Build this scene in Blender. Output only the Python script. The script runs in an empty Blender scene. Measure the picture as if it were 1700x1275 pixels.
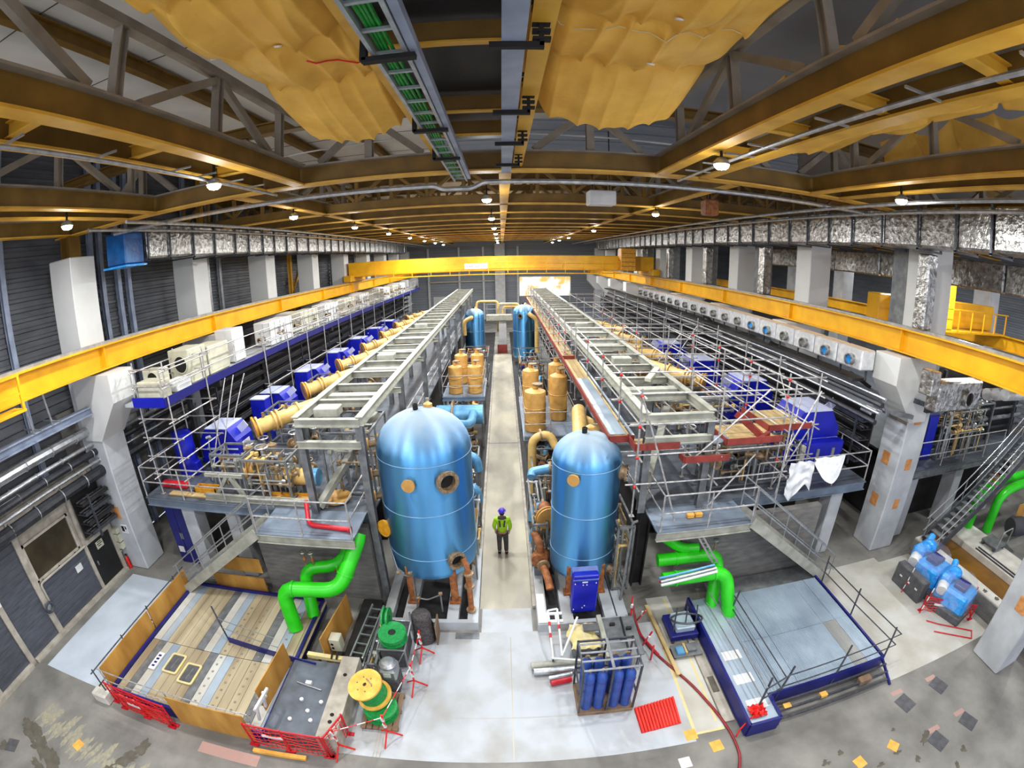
import bpy, math, random
from mathutils import Vector as V, Matrix, noise
RN = random.Random(11)
SC = bpy.context.scene
COL = SC.collection
PI = math.pi
ORD = ['first', 'second', 'third', 'fourth', 'fifth', 'sixth', 'seventh', 'eighth', 'ninth', 'tenth', 'eleventh', 'twelfth']

# ------------------------------------------------------------------ materials
def lin(c):
    return tuple((x / 12.92 if x <= .04045 else ((x + .055) / 1.055) ** 2.4) for x in c)

def mat(name, rgb, rough=.55, metal=0, rgb2=None, scale=3., mixlo=.35, mixhi=.7, bump=0, bscale=20., emit=0, ecol=None,
        alpha=1, trans=0, stretch=(1, 1, 1), coat=0):
    """A noise-varied procedural material: rgb and rgb2 are display colours."""
    m = bpy.data.materials.new(name)
    m.use_nodes = True
    nt = m.node_tree
    b = nt.nodes['Principled BSDF']
    b.inputs['Roughness'].default_value = rough
    b.inputs['Metallic'].default_value = metal
    b.inputs['Coat Weight'].default_value = coat
    c1 = lin(rgb)
    c2 = lin(rgb2) if rgb2 else tuple(x * .72 for x in c1)
    tc = nt.nodes.new('ShaderNodeTexCoord')
    mp = nt.nodes.new('ShaderNodeMapping')
    mp.inputs['Scale'].default_value = stretch
    nt.links.new(tc.outputs['Object'], mp.inputs['Vector'])
    n = nt.nodes.new('ShaderNodeTexNoise')
    n.inputs['Scale'].default_value = scale
    n.inputs['Detail'].default_value = 4
    nt.links.new(mp.outputs['Vector'], n.inputs['Vector'])
    r = nt.nodes.new('ShaderNodeValToRGB')
    r.color_ramp.elements[0].position = mixlo
    r.color_ramp.elements[1].position = mixhi
    r.color_ramp.elements[0].color = (*c2, 1)
    r.color_ramp.elements[1].color = (*c1, 1)
    nt.links.new(n.outputs['Fac'], r.inputs['Fac'])
    nt.links.new(r.outputs['Color'], b.inputs['Base Color'])
    if bump:
        n2 = nt.nodes.new('ShaderNodeTexNoise')
        n2.inputs['Scale'].default_value = bscale
        n2.inputs['Detail'].default_value = 3
        nt.links.new(mp.outputs['Vector'], n2.inputs['Vector'])
        bp = nt.nodes.new('ShaderNodeBump')
        bp.inputs['Strength'].default_value = bump
        bp.inputs['Distance'].default_value = .05
        nt.links.new(n2.outputs['Fac'], bp.inputs['Height'])
        nt.links.new(bp.outputs['Normal'], b.inputs['Normal'])
    if emit:
        b.inputs['Emission Color'].default_value = (*lin(ecol or rgb), 1)
        b.inputs['Emission Strength'].default_value = emit
    if trans:
        b.inputs['Transmission Weight'].default_value = trans
    if alpha < 1:
        b.inputs['Alpha'].default_value = alpha
    return m

M = dict(
    concrete=mat('dark_concrete', (.56, .55, .52), .8, rgb2=(.42, .41, .39), scale=.9, bump=.15, bscale=14),
    paintblue=mat('pale_blue_floor_paint', (.80, .84, .88), .45, rgb2=(.72, .76, .80), scale=.8),
    paintwhite=mat('pale_grey_floor_paint', (.71, .73, .75), .5, rgb2=(.62, .61, .59), scale=.8, mixlo=.3, mixhi=.55),
    paintcream=mat('cream_floor_paint', (.79, .79, .76), .55, rgb2=(.68, .66, .61), scale=.8),
    walk=mat('walkway_concrete', (.80, .77, .68), .65, rgb2=(.62, .60, .55), scale=.7, stretch=(1, .4, 1)),
    yline=mat('yellow_line_paint', (.88, .80, .50), .6, rgb2=(.80, .75, .58), scale=6),
    column=mat('column_concrete', (.76, .77, .78), .75, rgb2=(.66, .67, .68), scale=1.2, bump=.06),
    columnup=mat('white_column_paint', (.86, .86, .84), .7, rgb2=(.80, .80, .79), scale=.6),
    patch=mat('orange_patch', (.85, .60, .36), .8, rgb2=(.74, .48, .26), scale=7, bump=.1),
    scrape=mat('scraped_patch', (.40, .38, .38), .9, rgb2=(.55, .50, .45), scale=9),
    craney=mat('crane_yellow_paint', (.94, .72, .12), .35, rgb2=(.86, .62, .08), scale=1.2),
    beamy=mat('ochre_beam_paint', (.90, .70, .24), .5, rgb2=(.78, .57, .16), scale=1.5),
    beamb=mat('brown_paint_and_web_shade', (.52, .39, .14), .6, rgb2=(.42, .31, .10), scale=1.5),  # brown steel; on beam webs the brown is painted shade on ochre
    trussg=mat('grey_brown_truss_paint', (.60, .56, .50), .6, rgb2=(.50, .46, .40), scale=2),
    tarp=mat('ochre_tarpaulin', (.96, .76, .34), .7, rgb2=(.88, .67, .26), scale=1.8, bump=.12, bscale=9),
    black=mat('black_sheet', (.12, .12, .14), .5, rgb2=(.08, .08, .09), scale=2),
    roof=mat('pale_roof_panel', (.90, .89, .86), .7, rgb2=(.82, .81, .78), scale=.5),
    clad=mat('dark_grey_cladding', (.40, .41, .43), .55, rgb2=(.31, .32, .34), scale=.7, stretch=(1, 1, 3)),
    cladfar=mat('grey_cladding', (.62, .64, .67), .5, rgb2=(.54, .56, .59), scale=.4, stretch=(.2, 1, 3)),
    postblue=mat('blue_grey_post_paint', (.62, .66, .74), .5, rgb2=(.50, .54, .62), scale=2),
    galv=mat('galvanised_steel', (.74, .75, .75), .35, .7, rgb2=(.62, .63, .64), scale=6),
    tube=mat('scaffold_tube_steel', (.80, .80, .80), .38, .45, rgb2=(.62, .60, .58), scale=9),
    darktube=mat('dark_steel_tube', (.34, .35, .38), .45, .4, rgb2=(.25, .26, .28), scale=9),
    frame=mat('grey_beige_frame_paint', (.70, .70, .65), .5, .1, rgb2=(.58, .58, .53), scale=3),
    framed=mat('weathered_grey_steel', (.52, .53, .53), .55, .3, rgb2=(.40, .41, .42), scale=4),
    deck=mat('dark_grey_deck_plate', (.40, .43, .47), .45, .3, rgb2=(.32, .34, .37), scale=2.5),
    deckb=mat('blue_grey_deck_plate', (.52, .58, .64), .4, .3, rgb2=(.44, .48, .54), scale=2),
    tank=mat('blue_metallic_tank_paint', (.44, .73, .94), .36, .95, rgb2=(.37, .64, .87), scale=1.2, stretch=(1, 1, .25), bump=.02, bscale=30),
    bpipe=mat('pale_blue_pipe_paint', (.44, .68, .84), .35, .2, rgb2=(.34, .57, .74), scale=3),
    ultra=mat('ultramarine_paint', (.09, .13, .72), .35, rgb2=(.06, .09, .60), scale=2),
    navy=mat('navy_paint', (.10, .12, .46), .4, rgb2=(.07, .08, .36), scale=2),
    palelav=mat('dusty_blue_lid', (.82, .84, .92), .4, rgb2=(.74, .76, .88), scale=2),
    green=mat('bright_green_pipe_paint', (.20, .84, .12), .32, rgb2=(.15, .74, .09), scale=2),
    greenreel=mat('green_cable', (.10, .62, .30), .5, rgb2=(.06, .50, .22), scale=16),
    ypipe=mat('pale_yellow_pipe_paint', (.90, .76, .48), .45, rgb2=(.80, .66, .38), scale=3),
    yvessel=mat('ochre_vessel_paint', (.84, .66, .36), .5, rgb2=(.74, .54, .27), scale=3),
    brass=mat('brown_flange_steel', (.68, .58, .44), .5, .3, rgb2=(.46, .37, .27), scale=8),
    rust=mat('rusty_pipe', (.72, .45, .24), .65, rgb2=(.48, .28, .16), scale=7),
    dark=mat('dark_opening', (.08, .07, .06), .8, rgb2=(.05, .04, .04), scale=3),
    ply=mat('plywood', (.80, .60, .28), .7, rgb2=(.66, .46, .18), scale=2.2, stretch=(1, 1, .3), bump=.05),
    plank=mat('scaffold_plank', (.80, .70, .50), .75, rgb2=(.64, .54, .36), scale=2.5, stretch=(1, .15, 1)),
    redboard=mat('red_toe_board', (.58, .22, .18), .6, rgb2=(.46, .16, .13), scale=3),
    red=mat('red_plastic', (.92, .14, .10), .45, rgb2=(.80, .10, .08), scale=4),
    redmat=mat('red_grid_plastic', (1.0, .22, .14), .45, rgb2=(.95, .17, .10), scale=6),
    redpipe=mat('red_pipe_paint', (.82, .12, .18), .4, rgb2=(.70, .09, .14), scale=4),
    white=mat('white_paint', (.90, .90, .89), .5, rgb2=(.82, .82, .82), scale=2),
    cream=mat('cream_cabinet_paint', (.80, .79, .70), .55, rgb2=(.72, .71, .63), scale=3),
    wsheet=mat('white_plastic_sheet', (.95, .95, .95), .3, rgb2=(.86, .87, .88), scale=4, bump=.3, bscale=7),
    clear=mat('clear_plastic_film', (.90, .94, .98), .12, rgb2=(.80, .86, .92), scale=5, alpha=.16, bump=.4, bscale=9),
    foil=mat('silver_foil_wrap', (.78, .78, .77), .3, .85, rgb2=(.50, .49, .47), scale=6, bump=.9, bscale=6),
    foilw=mat('white_foil_wrap', (.93, .93, .93), .3, .4, rgb2=(.82, .83, .84), scale=5, bump=.5, bscale=6),
    bluefilm=mat('blue_film', (.22, .66, .94), .25, rgb2=(.12, .52, .86), scale=6, bump=.5, bscale=9),
    darkpipe=mat('black_lagged_pipe', (.22, .23, .25), .35, .3, rgb2=(.16, .16, .18), scale=6),
    silverpipe=mat('silver_lagged_pipe', (.80, .81, .82), .3, .75, rgb2=(.66, .67, .68), scale=6, bump=.1),
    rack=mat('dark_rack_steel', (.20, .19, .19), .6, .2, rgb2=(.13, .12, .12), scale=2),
    door=mat('dark_grey_shutter', (.36, .37, .41), .45, .2, rgb2=(.30, .31, .34), scale=2, stretch=(1, 1, 4)),
    bdoor=mat('black_door_paint', (.11, .11, .11), .45, rgb2=(.08, .08, .08), scale=3),
    glassd=mat('dusty_window_glass', (.28, .25, .19), .2, rgb2=(.20, .18, .14), scale=1.5),
    postc=mat('beige_concrete_post', (.74, .71, .66), .75, rgb2=(.60, .57, .52), scale=3),
    pit=mat('pit_plate', (.80, .75, .62), .45, .25, rgb2=(.60, .53, .42), scale=2, stretch=(1, .12, 1)),
    grate=mat('steel_grating', (.74, .80, .85), .35, .3, rgb2=(.62, .68, .74), scale=.9),
    block=mat('grey_block_wall', (.50, .49, .47), .85, rgb2=(.40, .39, .38), scale=2, stretch=(1, 1, 4), bump=.1),
    fabric=mat('black_mesh_cloth', (.36, .34, .34), .85, rgb2=(.24, .22, .22), scale=18, bump=.4, bscale=18),
    bottle=mat('blue_gas_bottle_paint', (.20, .34, .66), .4, rgb2=(.15, .26, .54), scale=4),
    hose=mat('dark_red_hose', (.55, .12, .14), .45, rgb2=(.46, .09, .11), scale=8),
    oldwood=mat('weathered_pallet_wood', (.56, .46, .36), .8, rgb2=(.42, .33, .25), scale=5, stretch=(1, .2, 1)),
    reelwood=mat('yellow_reel_wood', (.96, .78, .38), .6, rgb2=(.88, .64, .24), scale=4),
    hivis=mat('hi_vis_yellow_cloth', (.70, .90, .12), .7, rgb2=(.58, .78, .08), scale=9),
    trouser=mat('dark_grey_trouser_cloth', (.30, .29, .28), .85, rgb2=(.24, .23, .22), scale=9),
    skin=mat('skin', (.80, .60, .50), .6, rgb2=(.74, .54, .44), scale=9),
    hair=mat('dark_hair', (.14, .10, .08), .7),
    boot=mat('black_boot_leather', (.10, .09, .09), .5),
    helmet=mat('blue_violet_helmet', (.30, .24, .80), .3, rgb2=(.26, .20, .72), scale=3),
    tile=mat('dark_floor_plate', (.36, .36, .37), .7, rgb2=(.28, .28, .29), scale=5),
    otile=mat('orange_floor_plate', (.95, .72, .34), .7, rgb2=(.86, .62, .26), scale=5),
    pinkline=mat('faded_red_mark', (.70, .54, .51), .75, rgb2=(.66, .55, .50), scale=7),
    stain=mat('dark_floor_stain', (.40, .38, .33), .85, rgb2=(.33, .31, .27), scale=4),
    stainy=mat('yellow_scuffed_floor', (.66, .63, .50), .85, rgb2=(.54, .53, .49), scale=9),
    lamp=mat('lamp_diffuser', (1, 1, 1), .4, emit=60, ecol=(.96, .98, 1)),
    tray=mat('galvanised_cable_tray', (.70, .72, .73), .4, .5, rgb2=(.58, .60, .62), scale=5),
    gcable=mat('green_cable_sheath', (.10, .62, .20), .5, rgb2=(.07, .46, .14), scale=8),
    cable=mat('black_cable_sheath', (.10, .10, .11), .5),
    bluesilo=mat('blue_duct_wrap', (.10, .40, .66), .35, rgb2=(.06, .28, .52), scale=3, bump=.3, bscale=6),
    kerb=mat('pale_kerb_concrete', (.86, .85, .81), .7, rgb2=(.76, .74, .69), scale=2),
    mud=mat('rusty_trench_water', (.52, .35, .10), .35, rgb2=(.42, .28, .07), scale=1.5),
    tyre=mat('dark_rubber', (.28, .28, .30), .7),
    amber=mat('amber_pump_casing', (.86, .62, .16), .5, rgb2=(.74, .50, .1), scale=6),
    bright=mat('lit_opening', (.95, .93, .92), .6, rgb2=(.92, .72, .40), scale=.55, mixlo=.40, mixhi=.52, emit=0),
)
def litpane(m, s):
    """A lit window: the same noise colours feed the emission."""
    nt = m.node_tree
    b = nt.nodes['Principled BSDF']
    src = b.inputs['Base Color'].links[0].from_socket
    nt.links.new(src, b.inputs['Emission Color'])
    b.inputs['Emission Strength'].default_value = s
litpane(M['bright'], 2.2)
def dusty(m, rgb):
    """Pale dust lying on the upward faces."""
    nt = m.node_tree
    b = nt.nodes['Principled BSDF']
    src = b.inputs['Base Color'].links[0].from_socket
    ge = nt.nodes.new('ShaderNodeNewGeometry')
    sp = nt.nodes.new('ShaderNodeSeparateXYZ')
    nt.links.new(ge.outputs['Normal'], sp.inputs[0])
    no = nt.nodes.new('ShaderNodeTexNoise'); no.inputs['Scale'].default_value = 5
    tc = nt.nodes.new('ShaderNodeTexCoord')
    nt.links.new(tc.outputs['Object'], no.inputs['Vector'])
    ad = nt.nodes.new('ShaderNodeMath'); ad.operation = 'MULTIPLY_ADD'
    nt.links.new(no.outputs['Fac'], ad.inputs[0]); ad.inputs[1].default_value = .25
    nt.links.new(sp.outputs['Z'], ad.inputs[2])
    mr = nt.nodes.new('ShaderNodeMapRange')
    mr.inputs['From Min'].default_value = .35; mr.inputs['From Max'].default_value = 1.05
    nt.links.new(ad.outputs[0], mr.inputs['Value'])
    mx = nt.nodes.new('ShaderNodeMix'); mx.data_type = 'RGBA'
    nt.links.new(mr.outputs[0], mx.inputs['Factor'])
    nt.links.new(src, mx.inputs['A'])
    mx.inputs['B'].default_value = (*lin(rgb), 1)
    nt.links.new(mx.outputs['Result'], b.inputs['Base Color'])
    r2 = nt.nodes.new('ShaderNodeMapRange')
    nt.links.new(mr.outputs[0], r2.inputs['Value'])
    r2.inputs['To Min'].default_value = b.inputs['Roughness'].default_value; r2.inputs['To Max'].default_value = .6
    nt.links.new(r2.outputs[0], b.inputs['Roughness'])
    m2 = nt.nodes.new('ShaderNodeMapRange')
    nt.links.new(mr.outputs[0], m2.inputs['Value'])
    m2.inputs['To Min'].default_value = b.inputs['Metallic'].default_value; m2.inputs['To Max'].default_value = 0
    nt.links.new(m2.outputs[0], b.inputs['Metallic'])
dusty(M['tank'], (.56, .63, .68))
def brushed(m, ani):
    """Satin sheet brushed round the tank: reflections stretch up and down."""
    nt = m.node_tree
    b = nt.nodes['Principled BSDF']
    tg = nt.nodes.new('ShaderNodeTangent')
    tg.direction_type = 'RADIAL'; tg.axis = 'Z'
    nt.links.new(tg.outputs[0], b.inputs['Tangent'])
    b.inputs['Anisotropic'].default_value = ani
    b.inputs['Anisotropic Rotation'].default_value = .25
brushed(M['tank'], .9)

# ------------------------------------------------------------------ mesh builder
class MB:
    def __init__(s):
        s.v, s.f = [], []
    def add(s, vs, fs):
        n = len(s.v)
        s.v += [V(p) for p in vs]
        s.f += [tuple(i + n for i in f) for f in fs]
        return s
    def box(s, x0, x1, y0, y1, z0, z1):
        return s.add([(x, y, z) for z in (z0, z1) for y in (y0, y1) for x in (x0, x1)],
                     [(0, 2, 3, 1), (4, 5, 7, 6), (0, 1, 5, 4), (2, 6, 7, 3), (0, 4, 6, 2), (1, 3, 7, 5)])
    def bbox(s, x0, x1, y0, y1, z0, z1, b=.03):
        """A box with chamfered edges."""
        vs, fs = [], []
        X, Y, Z = (x0, x1), (y0, y1), (z0, z1)
        idx = {}
        for i in (0, 1):
            for j in (0, 1):
                for k in (0, 1):
                    sx, sy, sz = (1 - 2 * i), (1 - 2 * j), (1 - 2 * k)
                    for a in range(3):
                        p = [X[i] + sx * b, Y[j] + sy * b, Z[k] + sz * b]
                        p[a] = (X[i], Y[j], Z[k])[a]
                        idx[i, j, k, a] = len(vs)
                        vs.append(p)
        for a in range(3):
            for e in (0, 1):
                o = [(0, 0), (1, 0), (1, 1), (0, 1)]
                q = []
                for u, w in o:
                    c = [0, 0, 0]; c[a] = e; c[(a + 1) % 3] = u; c[(a + 2) % 3] = w
                    q.append(idx[c[0], c[1], c[2], a])
                fs.append(tuple(q if e else q[::-1]))
        for a in range(3):
            b1, c1 = (a + 1) % 3, (a + 2) % 3
            for u in (0, 1):
                for w in (0, 1):
                    c0 = [0, 0, 0]; c0[b1] = u; c0[c1] = w
                    c2 = list(c0); c2[a] = 1
                    fs.append((idx[(*c0, b1)], idx[(*c0, c1)], idx[(*c2, c1)], idx[(*c2, b1)]))
        for i in (0, 1):
            for j in (0, 1):
                for k in (0, 1):
                    fs.append((idx[i, j, k, 0], idx[i, j, k, 1], idx[i, j, k, 2]))
        return s.add(vs, fs)
    def bar(s, p, q, w, h=None, up=(0, 0, 1)):
        """A rectangular bar from p to q."""
        p, q = V(p), V(q)
        h = w if h is None else h
        d = (q - p).normalized()
        u = V(up)
        if abs(d.dot(u)) > .97:
            u = V((0, 1, 0))
        a = d.cross(u).normalized() * (w / 2)
        b = a.cross(d).normalized() * (h / 2)
        vs = [p - a - b, p + a - b, p + a + b, p - a + b, q - a - b, q + a - b, q + a + b, q - a + b]
        return s.add(vs, [(0, 3, 2, 1), (4, 5, 6, 7), (0, 1, 5, 4), (1, 2, 6, 5), (2, 3, 7, 6), (3, 0, 4, 7)])
    def ib(s, p, q, w, h, t=.03, up=(0, 0, 1)):
        """An I-section beam from p to q, centred on the axis."""
        p, q = V(p), V(q)
        d = (q - p).normalized()
        u = V(up)
        if abs(d.dot(u)) > .97:
            u = V((0, 1, 0))
        a = d.cross(u).normalized()
        b = a.cross(d).normalized()
        pr = [(-w/2, -h/2), (w/2, -h/2), (w/2, -h/2+t), (t/2, -h/2+t), (t/2, h/2-t), (w/2, h/2-t), (w/2, h/2), (-w/2, h/2),
              (-w/2, h/2-t), (-t/2, h/2-t), (-t/2, -h/2+t), (-w/2, -h/2+t)]
        n = len(pr)
        vs = [p + a * x + b * y for x, y in pr] + [q + a * x + b * y for x, y in pr]
        fs = [(i, (i+1) % n, n + (i+1) % n, n + i) for i in range(n)]
        for o in (0, n):
            for c in ((0, 1, 2, 3, 10, 11), (3, 4, 9, 10), (4, 5, 6, 7, 8, 9)):
                fs.append(tuple(o + k for k in (c[::-1] if o == 0 else c)))
        return s.add(vs, fs)
    def prism(s, pts, axis, a, b):
        """A polygon in the two other axes, extruded along axis from a to b."""
        n = len(pts)
        def mk(p, t):
            c = list(p); c.insert(axis, t); return c
        vs = [mk(p, a) for p in pts] + [mk(p, b) for p in pts]
        fs = [(i, (i+1) % n, n + (i+1) % n, n + i) for i in range(n)] + [tuple(range(n))[::-1], tuple(range(n, 2*n))]
        return s.add(vs, fs)
    def tube(s, pts, r, n=8, bend=0, cap=True, rs=None):
        pts = [V(p) for p in pts]
        if bend:
            pts = rnd(pts, bend)
        m = len(pts)
        t0 = (pts[1] - pts[0]).normalized()
        u = V((0, 0, 1)) if abs(t0.z) < .9 else V((1, 0, 0))
        a = t0.cross(u).normalized()
        vs, fs = [], []
        for i, p in enumerate(pts):
            if i == 0: t = t0
            elif i == m - 1: t = (pts[i] - pts[i-1]).normalized()
            else:
                t = (pts[i+1] - pts[i]).normalized() + (pts[i] - pts[i-1]).normalized()
                t = t.normalized() if t.length > 1e-6 else t0
            a = (a - t * a.dot(t))
            a = a.normalized() if a.length > 1e-6 else t.orthogonal().normalized()
            b = t.cross(a)
            rr = rs[i] if rs else r
            for k in range(n):
                c = 2 * PI * k / n
                vs.append(p + a * (rr * math.cos(c)) + b * (rr * math.sin(c)))
        for i in range(m - 1):
            for k in range(n):
                k2 = (k + 1) % n
                fs.append((i*n+k, i*n+k2, (i+1)*n+k2, (i+1)*n+k))
        if cap:
            fs.append(tuple(range(n))[::-1])
            fs.append(tuple(range((m-1)*n, m*n)))
        return s.add(vs, fs)
    def cyl(s, p, q, r, n=12, r2=None):
        return s.tube([p, q], r, n, rs=[r, r if r2 is None else r2])
    def lathe(s, prof, o, ax=(0, 0, 1), n=24, ring=False):
        """prof: (radius, height) pairs turned about ax through o."""
        o, ax = V(o), V(ax).normalized()
        a = ax.orthogonal().normalized()
        b = ax.cross(a)
        vs, fs = [], []
        for r, h in prof:
            for k in range(n):
                c = 2 * PI * k / n
                vs.append(o + ax * h + a * (r * math.cos(c)) + b * (r * math.sin(c)))
        m = len(prof)
        for i in range(m - 1):
            for k in range(n):
                k2 = (k + 1) % n
                fs.append((i*n+k, i*n+k2, (i+1)*n+k2, (i+1)*n+k))
        if ring:
            fs += [((m-1)*n+k, (m-1)*n+(k+1) % n, (k+1) % n, k) for k in range(n)]
        else:
            fs.append(tuple(range(n))[::-1])
            fs.append(tuple(range((m-1)*n, m*n)))
        return s.add(vs, fs)
    def ball(s, c, r, n=12, sx=1, sy=1, sz=1):
        c = V(c); m = max(6, n // 2 + 1)
        vs = [c + V((0, 0, -r * sz))]
        for i in range(1, m):
            t = -PI/2 + PI * i / m
            for k in range(n):
                p = 2 * PI * k / n
                vs.append(c + V((r*sx*math.cos(t)*math.cos(p), r*sy*math.cos(t)*math.sin(p), r*sz*math.sin(t))))
        vs.append(c + V((0, 0, r * sz)))
        fs = [(0, 1 + (k+1) % n, 1 + k) for k in range(n)]
        for i in range(m - 2):
            for k in range(n):
                a = 1 + i * n
                fs.append((a+k, a+(k+1) % n, a+n+(k+1) % n, a+n+k))
        e = len(vs) - 1; a = 1 + (m-2)*n
        fs += [(a+k, a+(k+1) % n, e) for k in range(n)]
        return s.add(vs, fs)
    def torus(s, c, ax, R_, r, n=20, k=6):
        c, ax = V(c), V(ax).normalized()
        a = ax.orthogonal().normalized(); b = ax.cross(a)
        vs, fs = [], []
        for i in range(n):
            t = 2*PI*i/n
            d = a*math.cos(t) + b*math.sin(t)
            for j in range(k):
                u = 2*PI*j/k
                vs.append(c + d*(R_ + r*math.cos(u)) + ax*(r*math.sin(u)))
        for i in range(n):
            for j in range(k):
                i2, j2 = (i+1) % n, (j+1) % k
                fs.append((i*k+j, i2*k+j, i2*k+j2, i*k+j2))
        return s.add(vs, fs)
    def grid(s, fn, nu, nv, thick=0):
        """fn(u, v) -> point for u, v in 0..1; two-sided sheet when thick."""
        vs = [V(fn(i/nu, j/nv)) for j in range(nv+1) for i in range(nu+1)]
        w = nu + 1
        fs = [(j*w+i, j*w+i+1, (j+1)*w+i+1, (j+1)*w+i) for j in range(nv) for i in range(nu)]
        if thick:
            n = len(vs)
            vs2 = [p + V((0, 0, thick)) for p in vs]
            fs2 = [tuple(k+n for k in f[::-1]) for f in fs]
            rim = [i for i in range(w)] + [j*w+nu for j in range(1, nv+1)] + [nv*w+i for i in range(nu-1, -1, -1)] + [j*w for j in range(nv-1, 0, -1)]
            fr = [(rim[k], rim[(k+1) % len(rim)], rim[(k+1) % len(rim)]+n, rim[k]+n) for k in range(len(rim))]
            vs, fs = vs + vs2, fs + fs2 + [f[::-1] for f in fr]
        return s.add(vs, fs)
    def build(s, name, m, parent=None, smooth=35, at=None):
        """Link the collected shapes as ONE mesh object, its points given in the world."""
        o0 = V((0, 0, 0))
        p = parent
        while p is not None:
            o0 = o0 + p.location; p = p.parent
        if at is None and parent is None and s.v:
            xs = [q.x for q in s.v]; ys = [q.y for q in s.v]
            at = V(((min(xs)+max(xs))/2, (min(ys)+max(ys))/2, min(q.z for q in s.v)))
        a = V(at) - o0 if at is not None else V((0, 0, 0))
        me = bpy.data.meshes.new(name)
        me.from_pydata([tuple(q - o0 - a) for q in s.v], [], s.f)
        me.materials.append(M[m] if isinstance(m, str) else m)
        me.validate()
        if smooth:
            me.polygons.foreach_set('use_smooth', [True] * len(me.polygons))
            me.set_sharp_from_angle(angle=math.radians(smooth))
        o = bpy.data.objects.new(name, me)
        o.location = a
        COL.objects.link(o)
        o.parent = parent
        return o

def rnd(pts, rad, seg=5):
    out = [pts[0]]
    for i in range(1, len(pts) - 1):
        a, b, c = pts[i-1], pts[i], pts[i+1]
        d1, d2 = (a - b), (c - b)
        l = min(rad, d1.length * .49, d2.length * .49)
        p, q = b + d1.normalized() * l, b + d2.normalized() * l
        for k in range(seg + 1):
            t = k / seg
            out.append(p * (1-t)**2 + b * (2*t*(1-t)) + q * t*t)
    out.append(pts[-1])
    return out

def tag(o, label, cat, group=None, kind=None):
    o['label'] = label; o['category'] = cat
    if group: o['group'] = group
    if kind: o['kind'] = kind
    return o
def thing(name, label, cat, loc=(0, 0, 0), group=None):
    o = bpy.data.objects.new(name, None)
    o.empty_display_size = .2
    COL.objects.link(o)
    o.location = loc
    return tag(o, label, cat, group)
def solo(name, label, cat, mb, m, group=None, smooth=35):
    return tag(mb.build(name, m, None, smooth), label, cat, group)
def struct(name, mb, m, parent=None, smooth=0):
    o = mb.build(name, m, parent, smooth)
    if parent is None: o['kind'] = 'structure'
    return o
def tree(o):
    return [(c, [g for g in c.children]) for c in o.children]
def dup(o, loc=None, label=None, group=None, rz=None, scale=None, kids=None):
    """A copy of a thing with copies of its parts and sub-parts."""
    r = o.copy(); COL.objects.link(r)
    if loc is not None: r.location = loc
    if rz is not None: r.rotation_euler.z = rz
    if scale is not None: r.scale = scale
    if label: r['label'] = label
    if group: r['group'] = group
    for c, gs in (kids or tree(o)):
        d = c.copy(); COL.objects.link(d); d.parent = r
        for g in gs:
            e = g.copy(); COL.objects.link(e); e.parent = d
    return r
# ------------------------------------------------------------------ camera
cam = bpy.data.cameras.new('camera')
cam.type = 'PANO'
cam.sensor_fit = 'HORIZONTAL'
cam.sensor_width = 36; cam.sensor_height = 27
pan = cam if hasattr(cam, 'fisheye_polynomial_k0') else cam.cycles
pan.panorama_type = 'FISHEYE_LENS_POLYNOMIAL'
pan.fisheye_fov = PI
for k, v in enumerate((0, -.0630028349, -9.13656e-06, 1.09976e-05, -1.28962e-07)):
    setattr(pan, 'fisheye_polynomial_k%d' % k, v)
cam.clip_start = .05; cam.clip_end = 400
co = bpy.data.objects.new('camera', cam)
COL.objects.link(co)
rx, up, bk = (.99961144, -.02258209, -.01634044), (.0219302, .27529458, .96110975), (-.01720543, -.96109466, .27568284)
co.matrix_world = Matrix(((rx[0], up[0], bk[0], 0), (rx[1], up[1], bk[1], 0), (rx[2], up[2], bk[2], 9.7), (0, 0, 0, 1)))
SC.camera = co

# ------------------------------------------------------------------ floor, walls, roof
FAR = 72
struct('floor', MB().box(-15.4, 42, -6, FAR, -.3, 0), 'concrete')
def paint(x0, x1, y0, y1, m, z=.004):
    struct('floor', MB().box(x0, x1, y0, y1, 0, z), m)
paint(-13.7, -10.3, 4.97, 9.9, 'paintblue')
paint(-4.05, 4.02, 4.97, 9.0, 'paintwhite')
paint(-.80, .62, 9.0, 9.95, 'paintwhite')
paint(4.09, 4.78, 5.2, 10.0, 'paintcream')
paint(9.85, 13.2, 4.97, 9.9, 'paintcream')
paint(13.2, 14.9, 4.97, 9.6, 'paintcream')
paint(-.87, .66, 9.95, 45, 'walk')
for a in ((4.02, 4.09, 5.2, 9.6), (4.62, 4.68, 5.4, 9.9), (4.02, 4.78, 5.14, 5.2)):
    paint(*a, 'yline', .007)
# worn marks on the bare concrete
def blob(name, cx, cy, rx_, ry_, m, rot=0, seed=0, lab=None, z=.003):
    n = 72
    vs = [(cx, cy, z)]
    for k in range(n):
        t = 2*PI*k/n
        d = V((math.cos(t)*1.4 + seed, math.sin(t)*1.4, seed*.7))
        q = 1 + .75*noise.noise(d) + .35*noise.noise(d*3.1) + .2*noise.noise(d*8)
        x, y = rx_*q*math.cos(t), ry_*q*math.sin(t)
        vs.append((cx + x*math.cos(rot) - y*math.sin(rot), cy + x*math.sin(rot) + y*math.cos(rot), z))
    return struct(name, MB().add(vs, [(0, 1 + k, 1 + (k + 1) % n) for k in range(n)]), m)
for i, a in enumerate([(-12.3, 2.8, .55, .2, -.3), (-11.6, 2.55, .5, .22, -.25), (-10.9, 2.3, .45, .17, -.5), (-10.2, 2.15, .5, .16, -.1), (-9.5, 2.25, .4, .2, .5), (-9.2, 2.75, .35, .2, .9), (-8.95, 3.3, .35, .15, .8), (-8.7, 3.75, .3, .16, 1.0), (-12.8, 2.0, .25, .12, .3), (-11.2, 2.0, .5, .13, -.1)]):
    blob('floor', *a[:4], 'stain', a[4], i * 3.1, z=.003 + .0003*i)
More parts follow.
